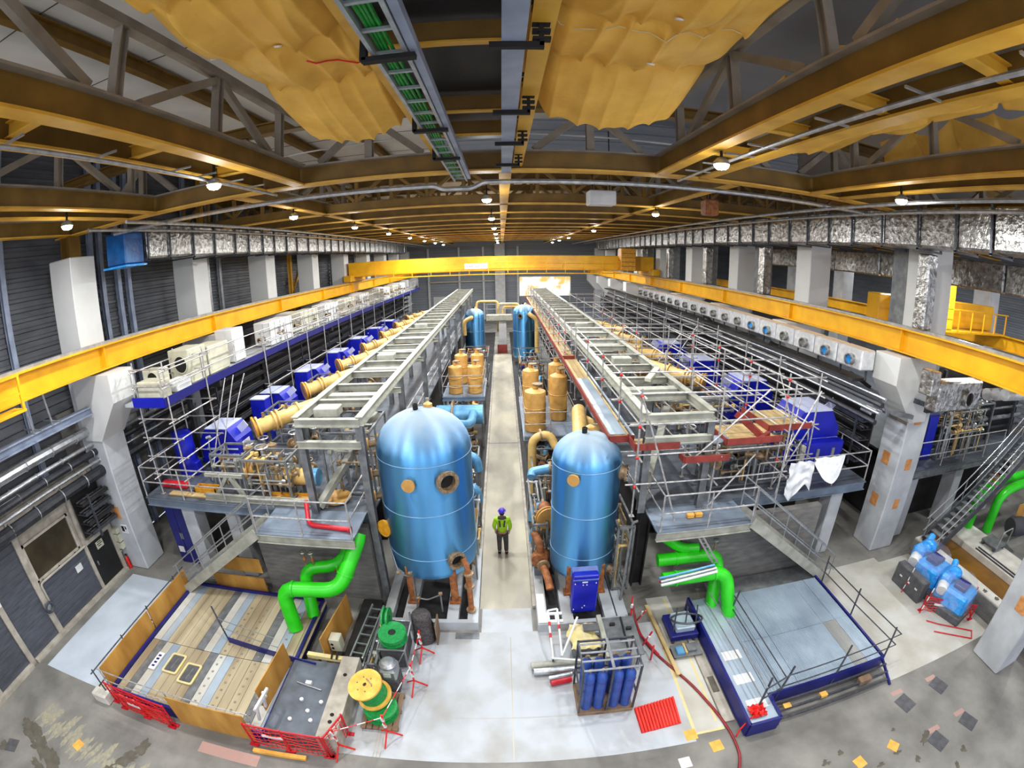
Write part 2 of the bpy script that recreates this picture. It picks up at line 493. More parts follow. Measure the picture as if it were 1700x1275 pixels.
for i in range(26):
    f = i/25
    blob('floor', -12.4 + 4.2*f + .15*RN.random(), 3.45 - .55*f + .4*(RN.random() - .5), .06 + .05*RN.random(), .28 + .12*RN.random(), 'stainy', -.35 + .3*RN.random(), 5 + i*2.7, z=.002 + .00003*i)
for i, a in enumerate([(9.55, 3.0, .22, .1, .5), (8.6, 3.0, .1, .06, 0), (9.0, 2.6, .1, .07, 1), (8.0, 2.9, .12, .05, 0), (10.4, 2.2, .09, .07, 0), (9.9, 1.9, .12, .05, 1), (7.2, 3.6, .08, .06, .5), (6.7, 3.5, .12, .07, 0), (8.9, 3.6, .07, .05, 0), (6.3, 3.2, .07, .05, 0)]):
    blob('floor', *a[:4], 'stain', a[4], 9 + i * 1.9)
for x, y in ((9.75, 4.55), (11.1, 4.5), (10.0, 3.1), (11.1, 3.15)):
    struct('floor', MB().box(x - .2, x + .2, y - .07, y + .07, 0, .003), 'pinkline')
struct('floor', MB().box(-7.2, -5.6, 4.2, 4.5, 0, .003), 'pinkline')
for x in (-3.95, -3.88, -3.80):
    struct('floor', MB().box(x + .9, x + .92, 4.97, 7.6, .004, .006), 'postc')
struct('floor', MB().box(-.01, .01, 5.0, 8.8, .004, .0055), 'walk')
struct('floor', MB().box(-1.6, 1.5, 6.15, 6.165, .004, .0055), 'walk')

WL = -14.3
struct('wall_left', MB().box(WL - .3, WL, -6, 10.2, 0, 4.3), 'postc')
struct('wall_left', MB().box(-15.75, -15.45, 10.2, FAR, 0, 6), 'block')
def ribbed(x, y0, y1, z0, z1, pitch, dep, axis=0, mirror=1):
    """Cladding with horizontal ribs: a trapezoidal profile up z, run along the wall."""
    pr = []
    z = z0
    while z < z1:
        pr += [(0, z), (0, z + pitch * .5), (dep, z + pitch * .6), (dep, z + pitch * .9)]
        z += pitch
    b = MB()
    vs = []
    for d, zz in pr:
        for y in (y0, y1):
            vs.append((x + mirror * d, y, zz) if axis == 0 else (y, x + mirror * d, zz))
    b.add(vs, [(2*i, 2*i+1, 2*i+3, 2*i+2) for i in range(len(pr) - 1)])
    return b
struct('wall_left', ribbed(-15.55, -6, FAR, 4.2, 15.6, .33, .06), 'clad')
struct('wall_far', ribbed(FAR, -15.6, 42, 0, 16, .4, .07, 1, -1), 'cladfar')
struct('wall_right', ribbed(40, -6, FAR, 0, 16, .4, .07, 0, -1), 'cladfar')
struct('ceiling', MB().box(-15.6, 3.4, -6, FAR, 15.2, 15.4), 'roof')
struct('ceiling', MB().box(3.4, 42, -6, FAR, 15.2, 15.4), 'cladfar')
struct('wall_far', ribbed(17.7, -2.6, 13, 13.55, 15.2, .4, .05, 1, -1), 'cladfar')

# joints and purlins under the roof panels
for k, x in enumerate((-13.6, -10.9, -8.2, -5.5)):
    solo('roof_purlin', '%s brown roof purlin from the door wall, under the pale roof panels' % ORD[k], 'purlin',
         MB().ib((x, -5, 14.95), (x, FAR, 14.95), .22, .34, .03), 'beamb', 'roof purlins')
for k in range(10):
    y = 2.0 + 3.35 * k
    if k in (3, 7): continue
    struct('ceiling', MB().box(-15.5, 3.3, y - .012, y + .012, 15.185, 15.2), 'stain')

# ------------------------------------------------------------------ door wall
for k, (y, wd) in enumerate(((3.2, .2), (4.78, .2), (6.3, .22), (8.74, .14), (10.08, .16))):
    struct('trim_%d' % (k + 1), MB().box(WL, WL + .10, y - wd/2, y + wd/2, 0, 4.2), 'postc')
struct('baseboard_left', MB().box(WL, WL + .22, 1.0, 4.7, 0, .14).box(WL, WL + .22, 4.9, 10.1, 0, .12), 'postc')
def shutter(n, y0, y1, z1, m='door'):
    b = MB()
    k = int(z1 / .12)
    for i in range(k):
        z = .13 + (z1 - .13) * i / k
        b.box(WL + .0, WL + (.035 if i % 2 else .05), y0, y1, z, z + (z1 - .13) / k)
    d = struct('door_%d' % n, b, m)
    return d
shutter(1, 6.42, 8.66, 1.82); shutter(2, 4.9, 6.18, 4.0); shutter(3, 3.3, 4.66, 4.0)
d = struct('door_4', MB().box(WL, WL + .05, 8.86, 9.98, .12, 1.84), 'bdoor')
struct('sign', MB().box(WL + .05, WL + .056, 9.22, 9.58, 1.42, 1.70), 'cream', d)
b = MB()
for z, a, e in ((1.64, 9.3, 9.5), (1.57, 9.26, 9.54), (1.50, 9.3, 9.46)):
    b.box(WL + .056, WL + .058, a, e, z, z + .03)
struct('lettering', b, 'dark', d)
struct('handle', MB().box(WL + .05, WL + .1, 8.96, 9.0, .95, 1.1), 'galv', d)
struct('closer_bar', MB().box(WL, WL + .12, 8.8, 10.0, 1.86, 2.0), 'postc', d)
win = struct('window_1', MB().box(WL, WL + .03, 6.5, 8.45, 2.02, 3.18), 'glassd')
b = MB()
for a in ((6.42, 6.5, 1.95, 3.26), (8.45, 8.53, 1.95, 3.26), (6.42, 8.53, 3.18, 3.26), (6.42, 8.53, 1.94, 2.02)):
    b.box(WL, WL + .08, *a)
struct('window_frame', b, 'postc', win)
t = thing('conduit_run', 'beige pipe with wall brackets above the wide grey shutter', 'conduit', (WL, 6.5, 1.9))
MB().tube([(WL+.12, 6.45, 1.2), (WL+.12, 6.45, 1.9), (WL+.12, 8.7, 1.9)], .04, 8, .12).build('pipe', 'postc', t)
for y in (6.6, 7.4, 8.2):
    MB().box(WL, WL + .12, y, y + .05, 1.84, 1.97).build('bracket', 'darktube', t)
t = thing('hose_drum', 'small grey fire hose drum on the post beside the wide shutter', 'hose drum', (WL + .2, 6.3, 1.1))
MB().torus((WL+.25, 6.3, 1.15), (1, 0, 0), .16, .05).build('hose', 'darktube', t)
MB().box(WL+.1, WL+.2, 6.22, 6.38, 1.0, 1.3).build('bracket', 'galv', t)
t = thing('warning_sign', 'small red and white notice on the concrete post between the two tall shutters', 'sign', (WL+.11, 4.78, 2.3))
MB().box(WL+.10, WL+.115, 4.69, 4.87, 2.2, 2.6).build('panel', 'white', t)
MB().box(WL+.115, WL+.118, 4.71, 4.85, 2.35, 2.58).build('red_mark', 'red', t)
t = thing('door_notice', 'white notice stuck on the wide grey shutter near the black door', 'notice', (WL+.05, 8.2, 1.3))
MB().box(WL+.05, WL+.058, 8.0, 8.3, 1.25, 1.5).build('paper', 'white', t)
t = thing('fire_extinguisher', 'red fire extinguisher on the floor beside the black door', 'fire extinguisher', (WL + .22, 10.21, 0))
MB().lathe([(.06, 0), (.075, .02), (.075, .42), (.05, .5), (.02, .53), (.02, .58)], (WL+.22, 10.21, 0), n=14).build('cylinder', 'red', t)
MB().box(WL+.18, WL+.26, 10.18, 10.24, .56, .62).build('valve', 'dark', t)
MB().tube([(WL+.25, 10.2, .58), (WL+.35, 10.2, .4), (WL+.31, 10.2, .15)], .012, 6, .1).build('hose', 'dark', t)
t = thing('junction_panel', 'cream boxes stacked up the column behind the fire extinguisher', 'electrical box', (-13.9, 10.3, .9))
for k, (z0, z1, yw) in enumerate(((.9, 1.15, .2), (1.2, 1.5, .28), (1.55, 1.75, .2))):
    MB().bbox(-14.3+.02*k, -13.95, 10.12, 10.3, z0, z1, .015).build('box', 'cream', t)
t = thing('sign_board', 'white notice with a black square on the column beside the black door', 'notice', (-13.6, 10.29, 1.6))
MB().box(-13.8, -13.45, 10.285, 10.3, 1.55, 1.9).build('panel', 'white', t)
MB().box(-13.76, -13.62, 10.28, 10.286, 1.62, 1.84).build('black_square', 'dark', t)
MB().box(-13.57, -13.5, 10.28, 10.286, 1.72, 1.84).build('black_mark', 'dark', t)

# pipes banded along the door wall
for k, (z, x, m, r, lab) in enumerate(((5.42, -13.95, 'silverpipe', .17, 'fat silver lagged pipe, topmost of the pipes banded along the door wall'),
        (5.0, -13.8, 'silverpipe', .07, 'thin bright pipe just below the fat silver pipe on the door wall'),
        (4.72, -13.75, 'darkpipe', .12, 'black lagged pipe, uppermost of the dark pipes along the door wall'),
        (4.42, -13.7, 'silverpipe', .055, 'thin bright pipe between two black pipes on the door wall'),
        (4.05, -13.7, 'darkpipe', .2, 'thick black lagged pipe, lowest of those above the shutters'))):
    t = thing('wall_pipe', lab, 'pipe', (x, 8, z), 'pipes along the door wall')
    MB().tube([(x, -3, z), (x, 4.4 + k*.15, z), (x + .05, 6.6, z - .0), (x, 7.5, z), (x, 16, z)], r, 10, .5).build('pipe', m, t)
    for y in [4.2 + 1.1*j + .2*k for j in range(6)]:
        MB().torus((x, y, z), (0, 1, 0), r + .012, .022, 12, 4).build('clamp_band', 'galv', t)
t = thing('grey_crane_beam', 'pale grey beam with upright rods, below the yellow crane girder on the door wall', 'beam', (-13.4, 8, 6.2))
MB().ib((-13.35, -4, 6.2), (-13.35, 10.2, 6.2), .3, .26, .03).build('beam', 'postblue', t)
for y in (7.75, 8.5):
    MB().tube([(-13.2, y, 6.33), (-13.2, y - .1, 7.3)], .035, 8).build('rod', 'galv', t)
    MB().tube([(-13.7, y, 6.45), (-12.7, y, 6.45)], .03, 8).build('crossbar', 'galv', t)

# posts on the upper cladding
ps = [6.35, 8.9, 13.0, 13.5, 14.4, 15.0, 19.1, 20.9, 22.0, 26.5, 28.0, 33, 35, 39.5, 41.5, 46, 48]
for k, y in enumerate(ps):
    solo('cladding_post', 'slim blue-grey post standing against the dark ribbed cladding of the door wall', 'post',
         MB().ib((-15.3, y, 0), (-15.3, y, 15.1), .2, .2, .03, (1, 0, 0)), 'postblue' if k < 7 else 'galv', 'cladding posts')
for k, (y, dy) in enumerate(((20.2, 0), (30.5, 4.5))):
    t = thing('cross_brace', ('single yellow-brown post' if k == 0 else 'yellow diagonal cross brace high on the door wall') + ' beside the white columns', 'brace', (-15, y, 7))
    MB().ib((-15.05, y, 4.2), (-15.05, y, 15), .26, .26, .03, (1, 0, 0)).build('post', 'beamy', t)
    if dy:
        MB().bar((-15, y, 8), (-15, y + dy, 13), .16).build('diagonal', 'beamy', t)
        MB().bar((-15, y + dy, 8), (-15, y, 13), .16).build('diagonal', 'beamy', t)

# ------------------------------------------------------------------ concrete columns
def column(y, side, idx, n_patch):
    s = -1 if side == 'door' else 1
    x0 = -13.2 if s < 0 else 13.3
    xw = x0 + s * 1.2
    nm = 'along the door wall' if s < 0 else 'beside the open bay'
    if s > 0 and idx == 0:
        lab = 'pale concrete column with one orange patch at the end of the trench kerb'
    else:
        lab = '%s white-topped concrete column %s, counted from the black door end' % (ORD[idx - (1 if s > 0 else 0)], nm)
    t = thing('concrete_column', lab, 'column', ((x0 + xw)/2, y + .55, 0), 'crane columns ' + nm)
    xa, xb = sorted((x0, xw))
    MB().bbox(xa, xb, y, y + 1.1, 0, 7.3, .04).build('shaft', 'column', t)
    MB().bbox(xa, xb, y, y + 1.1, 7.3, 11.05, .03).build('upper_shaft', 'columnup', t)
    xc = x0 - s * 1.1
    MB().prism([(x0 + s*.002, 5.1), (xc, 6.4), (xc, 7.3), (x0 + s*.9, 7.32), (x0 + s*.9, 5.1)], 1, y - .03, y + 1.13).build('corbel', 'columnup', t)
    MB().ib((x0 + s*.6, y + .55, 11.05), (x0 + s*.6, y + .55, 11.75), .5, .5, .04, (1, 0, 0)).build('head_bracket', 'beamb', t)
    for (face, a, z, sz) in n_patch:
        if face == 'side':
            MB().box(x0 - s*.012, x0 + s*.01, y + a, y + a + sz, z, z + sz*1.3).build('repair_patch', 'patch', t)
        elif face == 'front':
            xx = x0 + s * a
            MB().box(*sorted((xx, xx + s*sz)), y - .012, y + .01, z, z + sz*1.3).build('repair_patch', 'patch', t)
        elif face == 'scrape':
            MB().box(x0 - s*.01, x0 + s*.01, y + a, y + a + sz, z, z + sz*.9).build('scraped_area', 'scrape', t)
for k in range(9):
    column(10.3 + 6.7*k, 'door', k, [('front', .35, 2.15, .36)] if k == 0 else [])
column(3.55, 'open', 0, [('side', .25, 2.0, .36)])
column(10.3, 'open', 1, [('side', .45, 3.35, .36), ('side', .45, 1.7, .36), ('front', .45, 3.3, .32), ('front', .45, 1.75, .3), ('front', .35, 5.0, .38),
                         ('scrape', .05, 5.0, .9)])
for k in range(2, 10):
    column(3.6 + 6.7*k, 'open', k, [])

# ------------------------------------------------------------------ crane rails and bridge crane
for s, lab in ((-1, 'long yellow crane rail girder along the door wall'), (1, 'long yellow crane rail girder beside the open bay')):
    x = s * 12.88
    t = thing('crane_girder', lab, 'crane girder', (x, 30, 7.4))
    MB().ib((x, 1 if s < 0 else 2, 7.78), (x, 68, 7.78), .5, .78, .05).build('girder', 'craney', t)
    MB().box(x - .07, x + .07, 1, 68, 8.17, 8.25).build('rail', 'galv', t)
    for k in range(10):
        y = 4.15 + 6.7*k
        MB().box(x - .2, x + .2, y - .02, y + .02, 7.44, 8.12).build('stiffener', 'craney', t)
t = thing('girder_platform', 'small yellow access platform with guard rail on the end of the door-wall girder', 'access platform', (-12.4, 5.9, 7.2))
MB().box(-12.62, -11.95, 4.6, 7.0, 7.28, 7.34).build('plate', 'craney', t)
for y in (4.7, 5.9, 6.95):
    MB().bar((-12.0, y, 7.3), (-12.0, y, 8.2), .07).build('post', 'craney', t)
for z in (7.75, 8.2):
    MB().bar((-12.0, 4.6, z), (-12.0, 7.0, z), .06).build('rail', 'craney', t)

CY = 38
t = thing('bridge_crane', 'yellow overhead travelling crane bridging the hall at its far end', 'crane', (0, CY, 8.4))
MB().bbox(-13.0, 12.9, CY - .5, CY + .3, 8.62, 9.86, .05).build('bridge_girder', 'craney', t)
MB().bbox(-13.0, 12.9, CY + 1.4, CY + 2.1, 8.62, 9.86, .05).build('bridge_girder', 'craney', t)
for s in (-1, 1):
    MB().bbox(s*12.88 - .35, s*12.88 + .35, CY - 1.3, CY + 2.8, 8.25, 8.8, .05).build('end_carriage', 'craney', t)
MB().box(-10.6, 9.8, CY - 1.3, CY - .5, 8.36, 8.42).build('walkway', 'craney', t)
for z in (8.9, 9.4):
    MB().bar((-10.6, CY - 1.28, z), (9.8, CY - 1.28, z), .035).build('hand_rail', 'craney', t)
for k in range(14):
    x = -10.4 + 20.2*k/13
    MB().bar((x, CY - 1.28, 8.4), (x, CY - 1.28, 9.4), .04).build('rail_post', 'craney', t)
MB().bbox(9.7, 10.95, CY - 1.6, CY - .55, 8.65, 10.5, .04).build('hoist_cabinet', 'amber', t)
for z in (9.0, 9.35, 9.7, 10.05):
    MB().box(9.75, 10.9, CY - 1.62, CY - 1.6, z, z + .05).build('cabinet_slot', 'beamb', t)
MB().box(-3.0, -1.15, CY - 1.36, CY - 1.32, 8.85, 9.3).build('name_board', 'white', t)
b = MB()
for k in range(9):
    b.box(-2.8 + .18*k, -2.8 + .18*k + (.1 if k % 3 else .06), CY - 1.37, CY - 1.36, 9.0, 9.14)
b.build('board_lettering', 'pinkline', t)

# ------------------------------------------------------------------ far wall details
t = struct('window_2', MB().box(2.75, 10.8, FAR - .12, FAR - .08, 3.6, 6.6), 'bright')
b = MB()
for a in ((2.6, 2.75, 3.5, 6.7), (10.8, 10.95, 3.5, 6.7), (2.6, 10.95, 6.6, 6.75)):
    b.box(a[0], a[1], FAR - .2, FAR - .07, a[2], a[3])
struct('window_frame', b, 'white', t)
struct('door_5', MB().box(-11, -7.3, FAR - .13, FAR - .08, 1.2, 3.8), 'white')
for k, x in enumerate((-11.6, -6.7, -2.9, 2.5)):
    solo('far_wall_post', '%s white steel post on the far wall from the door wall side' % ORD[k], 'post',
         MB().ib((x, FAR - .3, 0), (x, FAR - .3, 11.5), .3, .3, .04, (0, 1, 0)), 'white', 'far wall posts')
solo('far_column', 'broad white column in the middle of the far wall', 'column', MB().bbox(-1.1, .5, FAR - 1.3, FAR - .2, 0, 12, .05), 'white')
for k, z in enumerate((6.0, 7.8)):
    solo('far_wall_rail', ('lower' if k == 0 else 'upper') + ' cream rail across the far wall by the white door', 'wall rail', MB().box(-11.6, -1.2, FAR - .5, FAR - .3, z, z + .22), 'cream', 'far wall rails')
# ------------------------------------------------------------------ roof trusses
def truss_proto(y):
    t = thing('roof_truss', '', 'roof truss', (0, y, 11.76))
    MB().box(-14.4, 30, y - .2, y + .2, 11.76, 11.80).build('bottom_flange', 'beamy', t)
    MB().box(-14.4, 30, y - .015, y + .015, 11.80, 12.22).build('bottom_web', 'beamb', t)  # shade of the web is put into its brown colour
    MB().box(-14.4, 30, y - .2, y + .2, 12.22, 12.26).build('bottom_chord_top', 'trussg', t)
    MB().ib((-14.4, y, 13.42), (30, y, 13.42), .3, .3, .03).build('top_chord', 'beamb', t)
    ns = [-13.5, -10.2, -6.7, -3.13, 2.14, 5.7, 9.3, 12.9, 17, 21]
    for k, x in enumerate(ns):
        MB().ib((x, y, 12.25), (x, y, 13.3), .18, .18, .02, (0, 1, 0)).build('post', 'trussg', t)
    for k, x in enumerate(ns[:-1]):
        if x == -3.13 : 
            MB().bar((x + .08, y, 13.25), (x + 1.3, y, 12.3), .13, .16).build('diagonal', 'trussg', t)
            MB().bar((2.06, y, 13.25), (.8, y, 12.3), .13, .16).build('diagonal', 'trussg', t)
            continue
        h = (ns[k+1] - x) / 2
        MB().bar((x + .08, y, 13.25), (x + h*.72, y, 12.3), .13, .16).build('diagonal', 'trussg', t)
        MB().bar((ns[k+1] - .08, y, 13.25), (ns[k+1] - h*.72, y, 12.3), .13, .16).build('diagonal', 'trussg', t)
    return t
tp = truss_proto(10.85)
kids = tree(tp)
tp['label'] = 'ochre roof truss crossing the hall just beyond the two sagging tarpaulins'
tp['group'] = 'roof trusses'
def far_truss(y):
    t = thing('roof_truss', '', 'roof truss', (0, y, 11.76))
    MB().box(-14.4, 30, y - .2, y + .2, 11.76, 11.80).build('bottom_flange', 'beamy', t)
    MB().box(-14.4, 30, y - .015, y + .015, 11.80, 12.16).build('bottom_web', 'beamb', t)  # web browned to carry its shade, same ochre beam
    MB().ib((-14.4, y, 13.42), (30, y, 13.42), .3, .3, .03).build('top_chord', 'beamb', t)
    x = -14.0
    k = 0
    while x < 14.5:
        MB().bar((x, y, 12.16), (x, y, 13.3), .13).build('post', 'beamb', t)
        if k % 2 == 0:
            MB().bar((x, y, 12.2), (x + 1.3, y, 13.25), .1, .12).build('diagonal', 'beamb', t)
        else:
            MB().bar((x + 1.3, y, 12.2), (x, y, 13.25), .1, .12).build('diagonal', 'beamb', t)
        x += 1.4; k += 1
    return t
ft = far_truss(17.55); fk = tree(ft)
ft['group'] = 'far roof trusses'
ft['label'] = 'first brown latticed roof truss beyond the one behind the tarpaulins'
for k in range(1, 12):
    dup(ft, (0, 17.55 + 3.35*k, 11.76), '%s brown latticed roof truss beyond the one behind the tarpaulins' % ORD[k], kids=fk)
t = thing('unit_heater', 'white box heater hung on rods between the first two trusses, beside the middle lamps', 'heater', (3.1, 14.2, 11.35))
MB().bbox(2.7, 3.55, 13.9, 14.5, 11.35, 11.8, .03).build('casing', 'white', t)
for x in (2.85, 3.4): MB().bar((x, 14.2, 11.8), (x, 14.2, 15.2), .03).build('rod', 'dark', t)
t = thing('red_hoist', 'small rusty red hoist hung between the first two trusses on the open bay side', 'hoist', (7.1, 14.8, 11.3))
MB().bbox(6.9, 7.4, 14.6, 15.1, 11.3, 11.85, .05).build('casing', 'rust', t)
MB().bar((7.15, 14.85, 11.85), (7.15, 14.85, 15.2), .05).build('hanger', 'dark', t)

# longitudinal lattice beams
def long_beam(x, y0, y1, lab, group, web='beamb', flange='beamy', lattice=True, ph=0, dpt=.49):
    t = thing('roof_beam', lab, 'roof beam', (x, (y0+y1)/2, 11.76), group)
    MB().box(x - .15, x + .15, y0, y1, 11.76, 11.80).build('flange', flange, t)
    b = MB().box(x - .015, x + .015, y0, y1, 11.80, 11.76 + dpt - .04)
    b.build('web', web, t)  # shaded side of the yellow beam, darkened by colour
    MB().box(x - .15, x + .15, y0, y1, 11.76 + dpt - .04, 11.76 + dpt).build('upper_flange', 'trussg', t)
    if lattice:
        MB().box(x - .1, x + .1, y0, y1, 13.3, 13.45).build('top_chord', 'trussg', t)
        y = y0 + .3 + ph
        k = 0
        while y < y1 - .4:
            MB().ib((x, y, 12.25), (x, y, 13.32), .16, .16, .02, (0, 1, 0)).build('post', 'trussg', t)
            if k % 2 == 0:
                if y + 2.2 < y1: MB().bar((x, y + .08, 13.25), (x, y + 2.0, 12.3), .12, .15).build('diagonal', 'trussg', t)
                if y - 2.2 > y0: MB().bar((x, y - .08, 13.25), (x, y - 2.0, 12.3), .12, .15).build('diagonal', 'trussg', t)
            y += 2.5; k += 1
    return t
long_beam(-4.9, -5, 10.7, 'deep yellow-flanged lattice beam next to the tarpaulin, on the door wall side', 'roof beams', ph=1.8)
long_beam(-5.95, -5, 10.7, 'yellow-flanged beam next outside the tarpaulin beam, on the door wall side', 'roof beams', lattice=False)
long_beam(-9.65, -5, 10.7, 'yellow-flanged lattice beam halfway between the tarpaulin and the door wall', 'roof beams', ph=2.0)
long_beam(-10.75, -5, 10.7, 'yellow-flanged beam outer of the pair halfway to the door wall', 'roof beams', lattice=False)
long_beam(-13.6, -5, 10.7, 'yellow-flanged beam closest to the door wall cladding', 'roof beams', lattice=False)
long_beam(3.85, -5, 10.7, 'deep yellow-flanged lattice beam next to the tarpaulin, on the open bay side', 'roof beams', ph=1.6)
long_beam(4.98, -5, 10.7, 'yellow-flanged beam just outside the tarpaulin beam, on the open bay side', 'roof beams', lattice=False)
long_beam(8.4, -5, 10.7, 'yellow-flanged lattice beam midway to the open bay, below the furthest tarpaulins', 'roof beams', ph=1.2)
long_beam(9.45, -5, 10.7, 'yellow-flanged beam outer of the pair midway to the open bay', 'roof beams', lattice=False)
long_beam(13.4, -5, 10.7, 'yellow-flanged lattice beam above the open bay columns', 'roof beams', ph=.7)
long_beam(.12, 11, 66, 'narrow yellow beam running down the middle of the far roof', 'roof beams', lattice=False, web='beamy', dpt=.3)
long_beam(-6.95, 11, 66, 'yellow beam carrying the far lamps on the door wall side', 'roof beams', ph=1)
long_beam(6.1, 11, 66, 'yellow beam carrying the far lamps on the open bay side', 'roof beams', ph=1)
solo('roof_beam', 'yellow beam beside the green cable ladder, under the tarpaulin edge', 'roof beam', MB().ib((-1.5, -5, 12.35), (-1.5, 10.7, 12.35), .12, .3, .03), 'beamy', 'roof beams')
solo('roof_beam', 'yellow beam beside the pale lighting trunk, under the tarpaulin edge', 'roof beam', MB().ib((.40, -5, 12.1), (.40, 10.7, 12.1), .22, .5, .03), 'beamy', 'roof beams')

def bridges(xa, xb, ys, lab):
    for y in ys:
        solo('beam_tie', lab, 'beam tie', MB().ib((xa, y, 11.95), (xb, y, 11.95), .14, .22, .02), 'beamy', 'ties between the paired roof beams')
bridges(-5.9, -4.95, (3.6, 6.0, 8.6), 'short yellow tie between the paired roof beams on the door wall side')
bridges(3.9, 4.95, (2.7, 4.6, 6.4, 8.4), 'short yellow tie between the paired roof beams on the open bay side')

# black sheet with yellow cross bars
solo('roof_opening_sheet', 'black sheet stretched between the cable ladder and the lighting trunk', 'sheet', MB().box(-1.5, .28, -3, 10.7, 12.55, 12.58), 'black')
for k, y in enumerate((1.6, 5.0, 7.6, 9.1)):
    t = thing('cross_bar', 'yellow-edged cross bar under the black roof sheet, %s along from the camera end' % ORD[k], 'cross bar', (-.6, y, 12.2), 'cross bars under the black sheet')
    MB().box(-1.42, .3, y - .06, y + .06, 12.2, 12.225).build('flange', 'beamy', t)
    MB().box(-1.42, .3, y - .01, y + .01, 12.225, 12.5).build('web', 'beamb', t)  # brown here paints the shade on the bar's web

# cable ladder (green cables) beside the sheet
t = thing('cable_ladder', 'galvanised cable ladder carrying green cables beside the black roof sheet', 'cable ladder', (-1, 4, 11.7))
for x in (-1.13, -.83):
    MB().box(x - .02, x + .02, -2, 11.5, 11.66, 11.78).build('side_rail', 'tray', t)
for k in range(24):
    y = 0.2 + .48*k
    MB().box(-1.13, -.83, y, y + .04, 11.68, 11.71).build('rung', 'tray', t)
for k, x in enumerate((-1.08, -1.04, -1.0, -.95)):
    MB().tube([(x + .01*math.sin(j*1.3 + k), -2 + j*.9, 11.735 + .012*math.sin(j*2.1 + k)) for j in range(16)], .02, 6).build('green_cable', 'gcable', t)
for y in (4.0, 6.6, 8.6):
    b = MB().box(-1.24, -.74, y, y + .09, 11.60, 11.65)
    b.box(-1.26, -1.2, y, y + .09, 11.62, 12.3)
    b.build('bracket', 'dark', t)
t = thing('cable_cover', 'pale grey conduit beside the green cables on the cable ladder', 'conduit', (-.76, 4, 11.7))
MB().box(-.80, -.72, -2, 11.3, 11.68, 11.78).build('cover', 'postblue', t)
t = thing('lighting_trunk', 'pale grey trunking running overhead from the camera toward the centre lamps', 'trunking', (.14, 4, 11.7))
MB().box(.03, .24, -3, 10.5, 11.66, 11.80).build('trunk', 'postblue', t)
for y in (1.2, 3.9, 5.9, 7.6, 9.4):
    b = MB().box(-.08, .40, y, y + .06, 11.60, 11.66)
    b.box(.36, .40, y, y + .06, 11.62, 12.25)
    for j in range(7):
        b.box(.30, .46, y - .01, y + .07, 11.68 + .08*j, 11.71 + .08*j)
    b.build('hanger', 'dark', t)
for k, (x, lab) in enumerate(((5.55, 'open bay side'), (-5.55, 'door wall side'))):
    t = thing('overhead_conduit', 'thin bright conduit between the paired beams on the ' + lab, 'conduit', (x, 4, 11.6), 'conduits between paired beams')
    MB().tube([(x, -2, 11.62), (x, 10.7, 11.62)] if k == 1 else [(4.3, -2, 11.66), (4.3, 10.7, 11.66)], .035, 8).build('pipe', 'silverpipe', t)
    for y in (2.0, 3.4, 5.0, 6.8, 7.6, 8.6, 9.5):
        xx = x if k == 1 else 4.3
        MB().box(xx - .3, xx + .3, y, y + .03, 11.68, 11.71).build('hanger', 'galv', t)

# sprinkler mains along and across
solo('sprinkler_main', 'silver sprinkler main crossing just under the truss behind the tarpaulins', 'pipe',
     MB().tube([(-12, 11.3, 11.55), (-1.6, 11.3, 11.55), (-1.4, 11.3, 11.45), (-.7, 11.3, 11.45), (-.4, 11.3, 11.6), (13, 11.3, 11.6)], .06, 8, .1), 'silverpipe')
for k, (x, z) in enumerate(((-9.6, 11.5), (-11.2, 11.55), (9.3, 11.5), (10.9, 11.55))):
    solo('sprinkler_pipe', 'thin silver pipe running along above the foil duct, %s' % ('inner one at the door wall', 'outer one at the door wall', 'inner one at the open bay', 'outer one at the open bay')[k], 'pipe',
         MB().tube([(x, 9.5 if k < 2 else 4, z), (x, 60, z)], .05, 8), 'silverpipe', 'pipes above the foil ducts')
for k, (x0, x1) in enumerate(((-6.9, -5.2), (3.4, 5.6))):
    solo('guard_rope', 'thin white rope strung behind the truss %s' % ('below the tarpaulin of the door wall side' if k == 0 else 'below the tarpaulin of the open bay side'), 'rope',
         MB().tube([(x0 - 2, 11.6, 12.75), (x1 + 2.5, 11.6, 12.9)] if k == 0 else [(.6, 11.6, 12.9), (6.5, 11.6, 12.75)], .02, 6), 'white', 'ropes behind the truss')

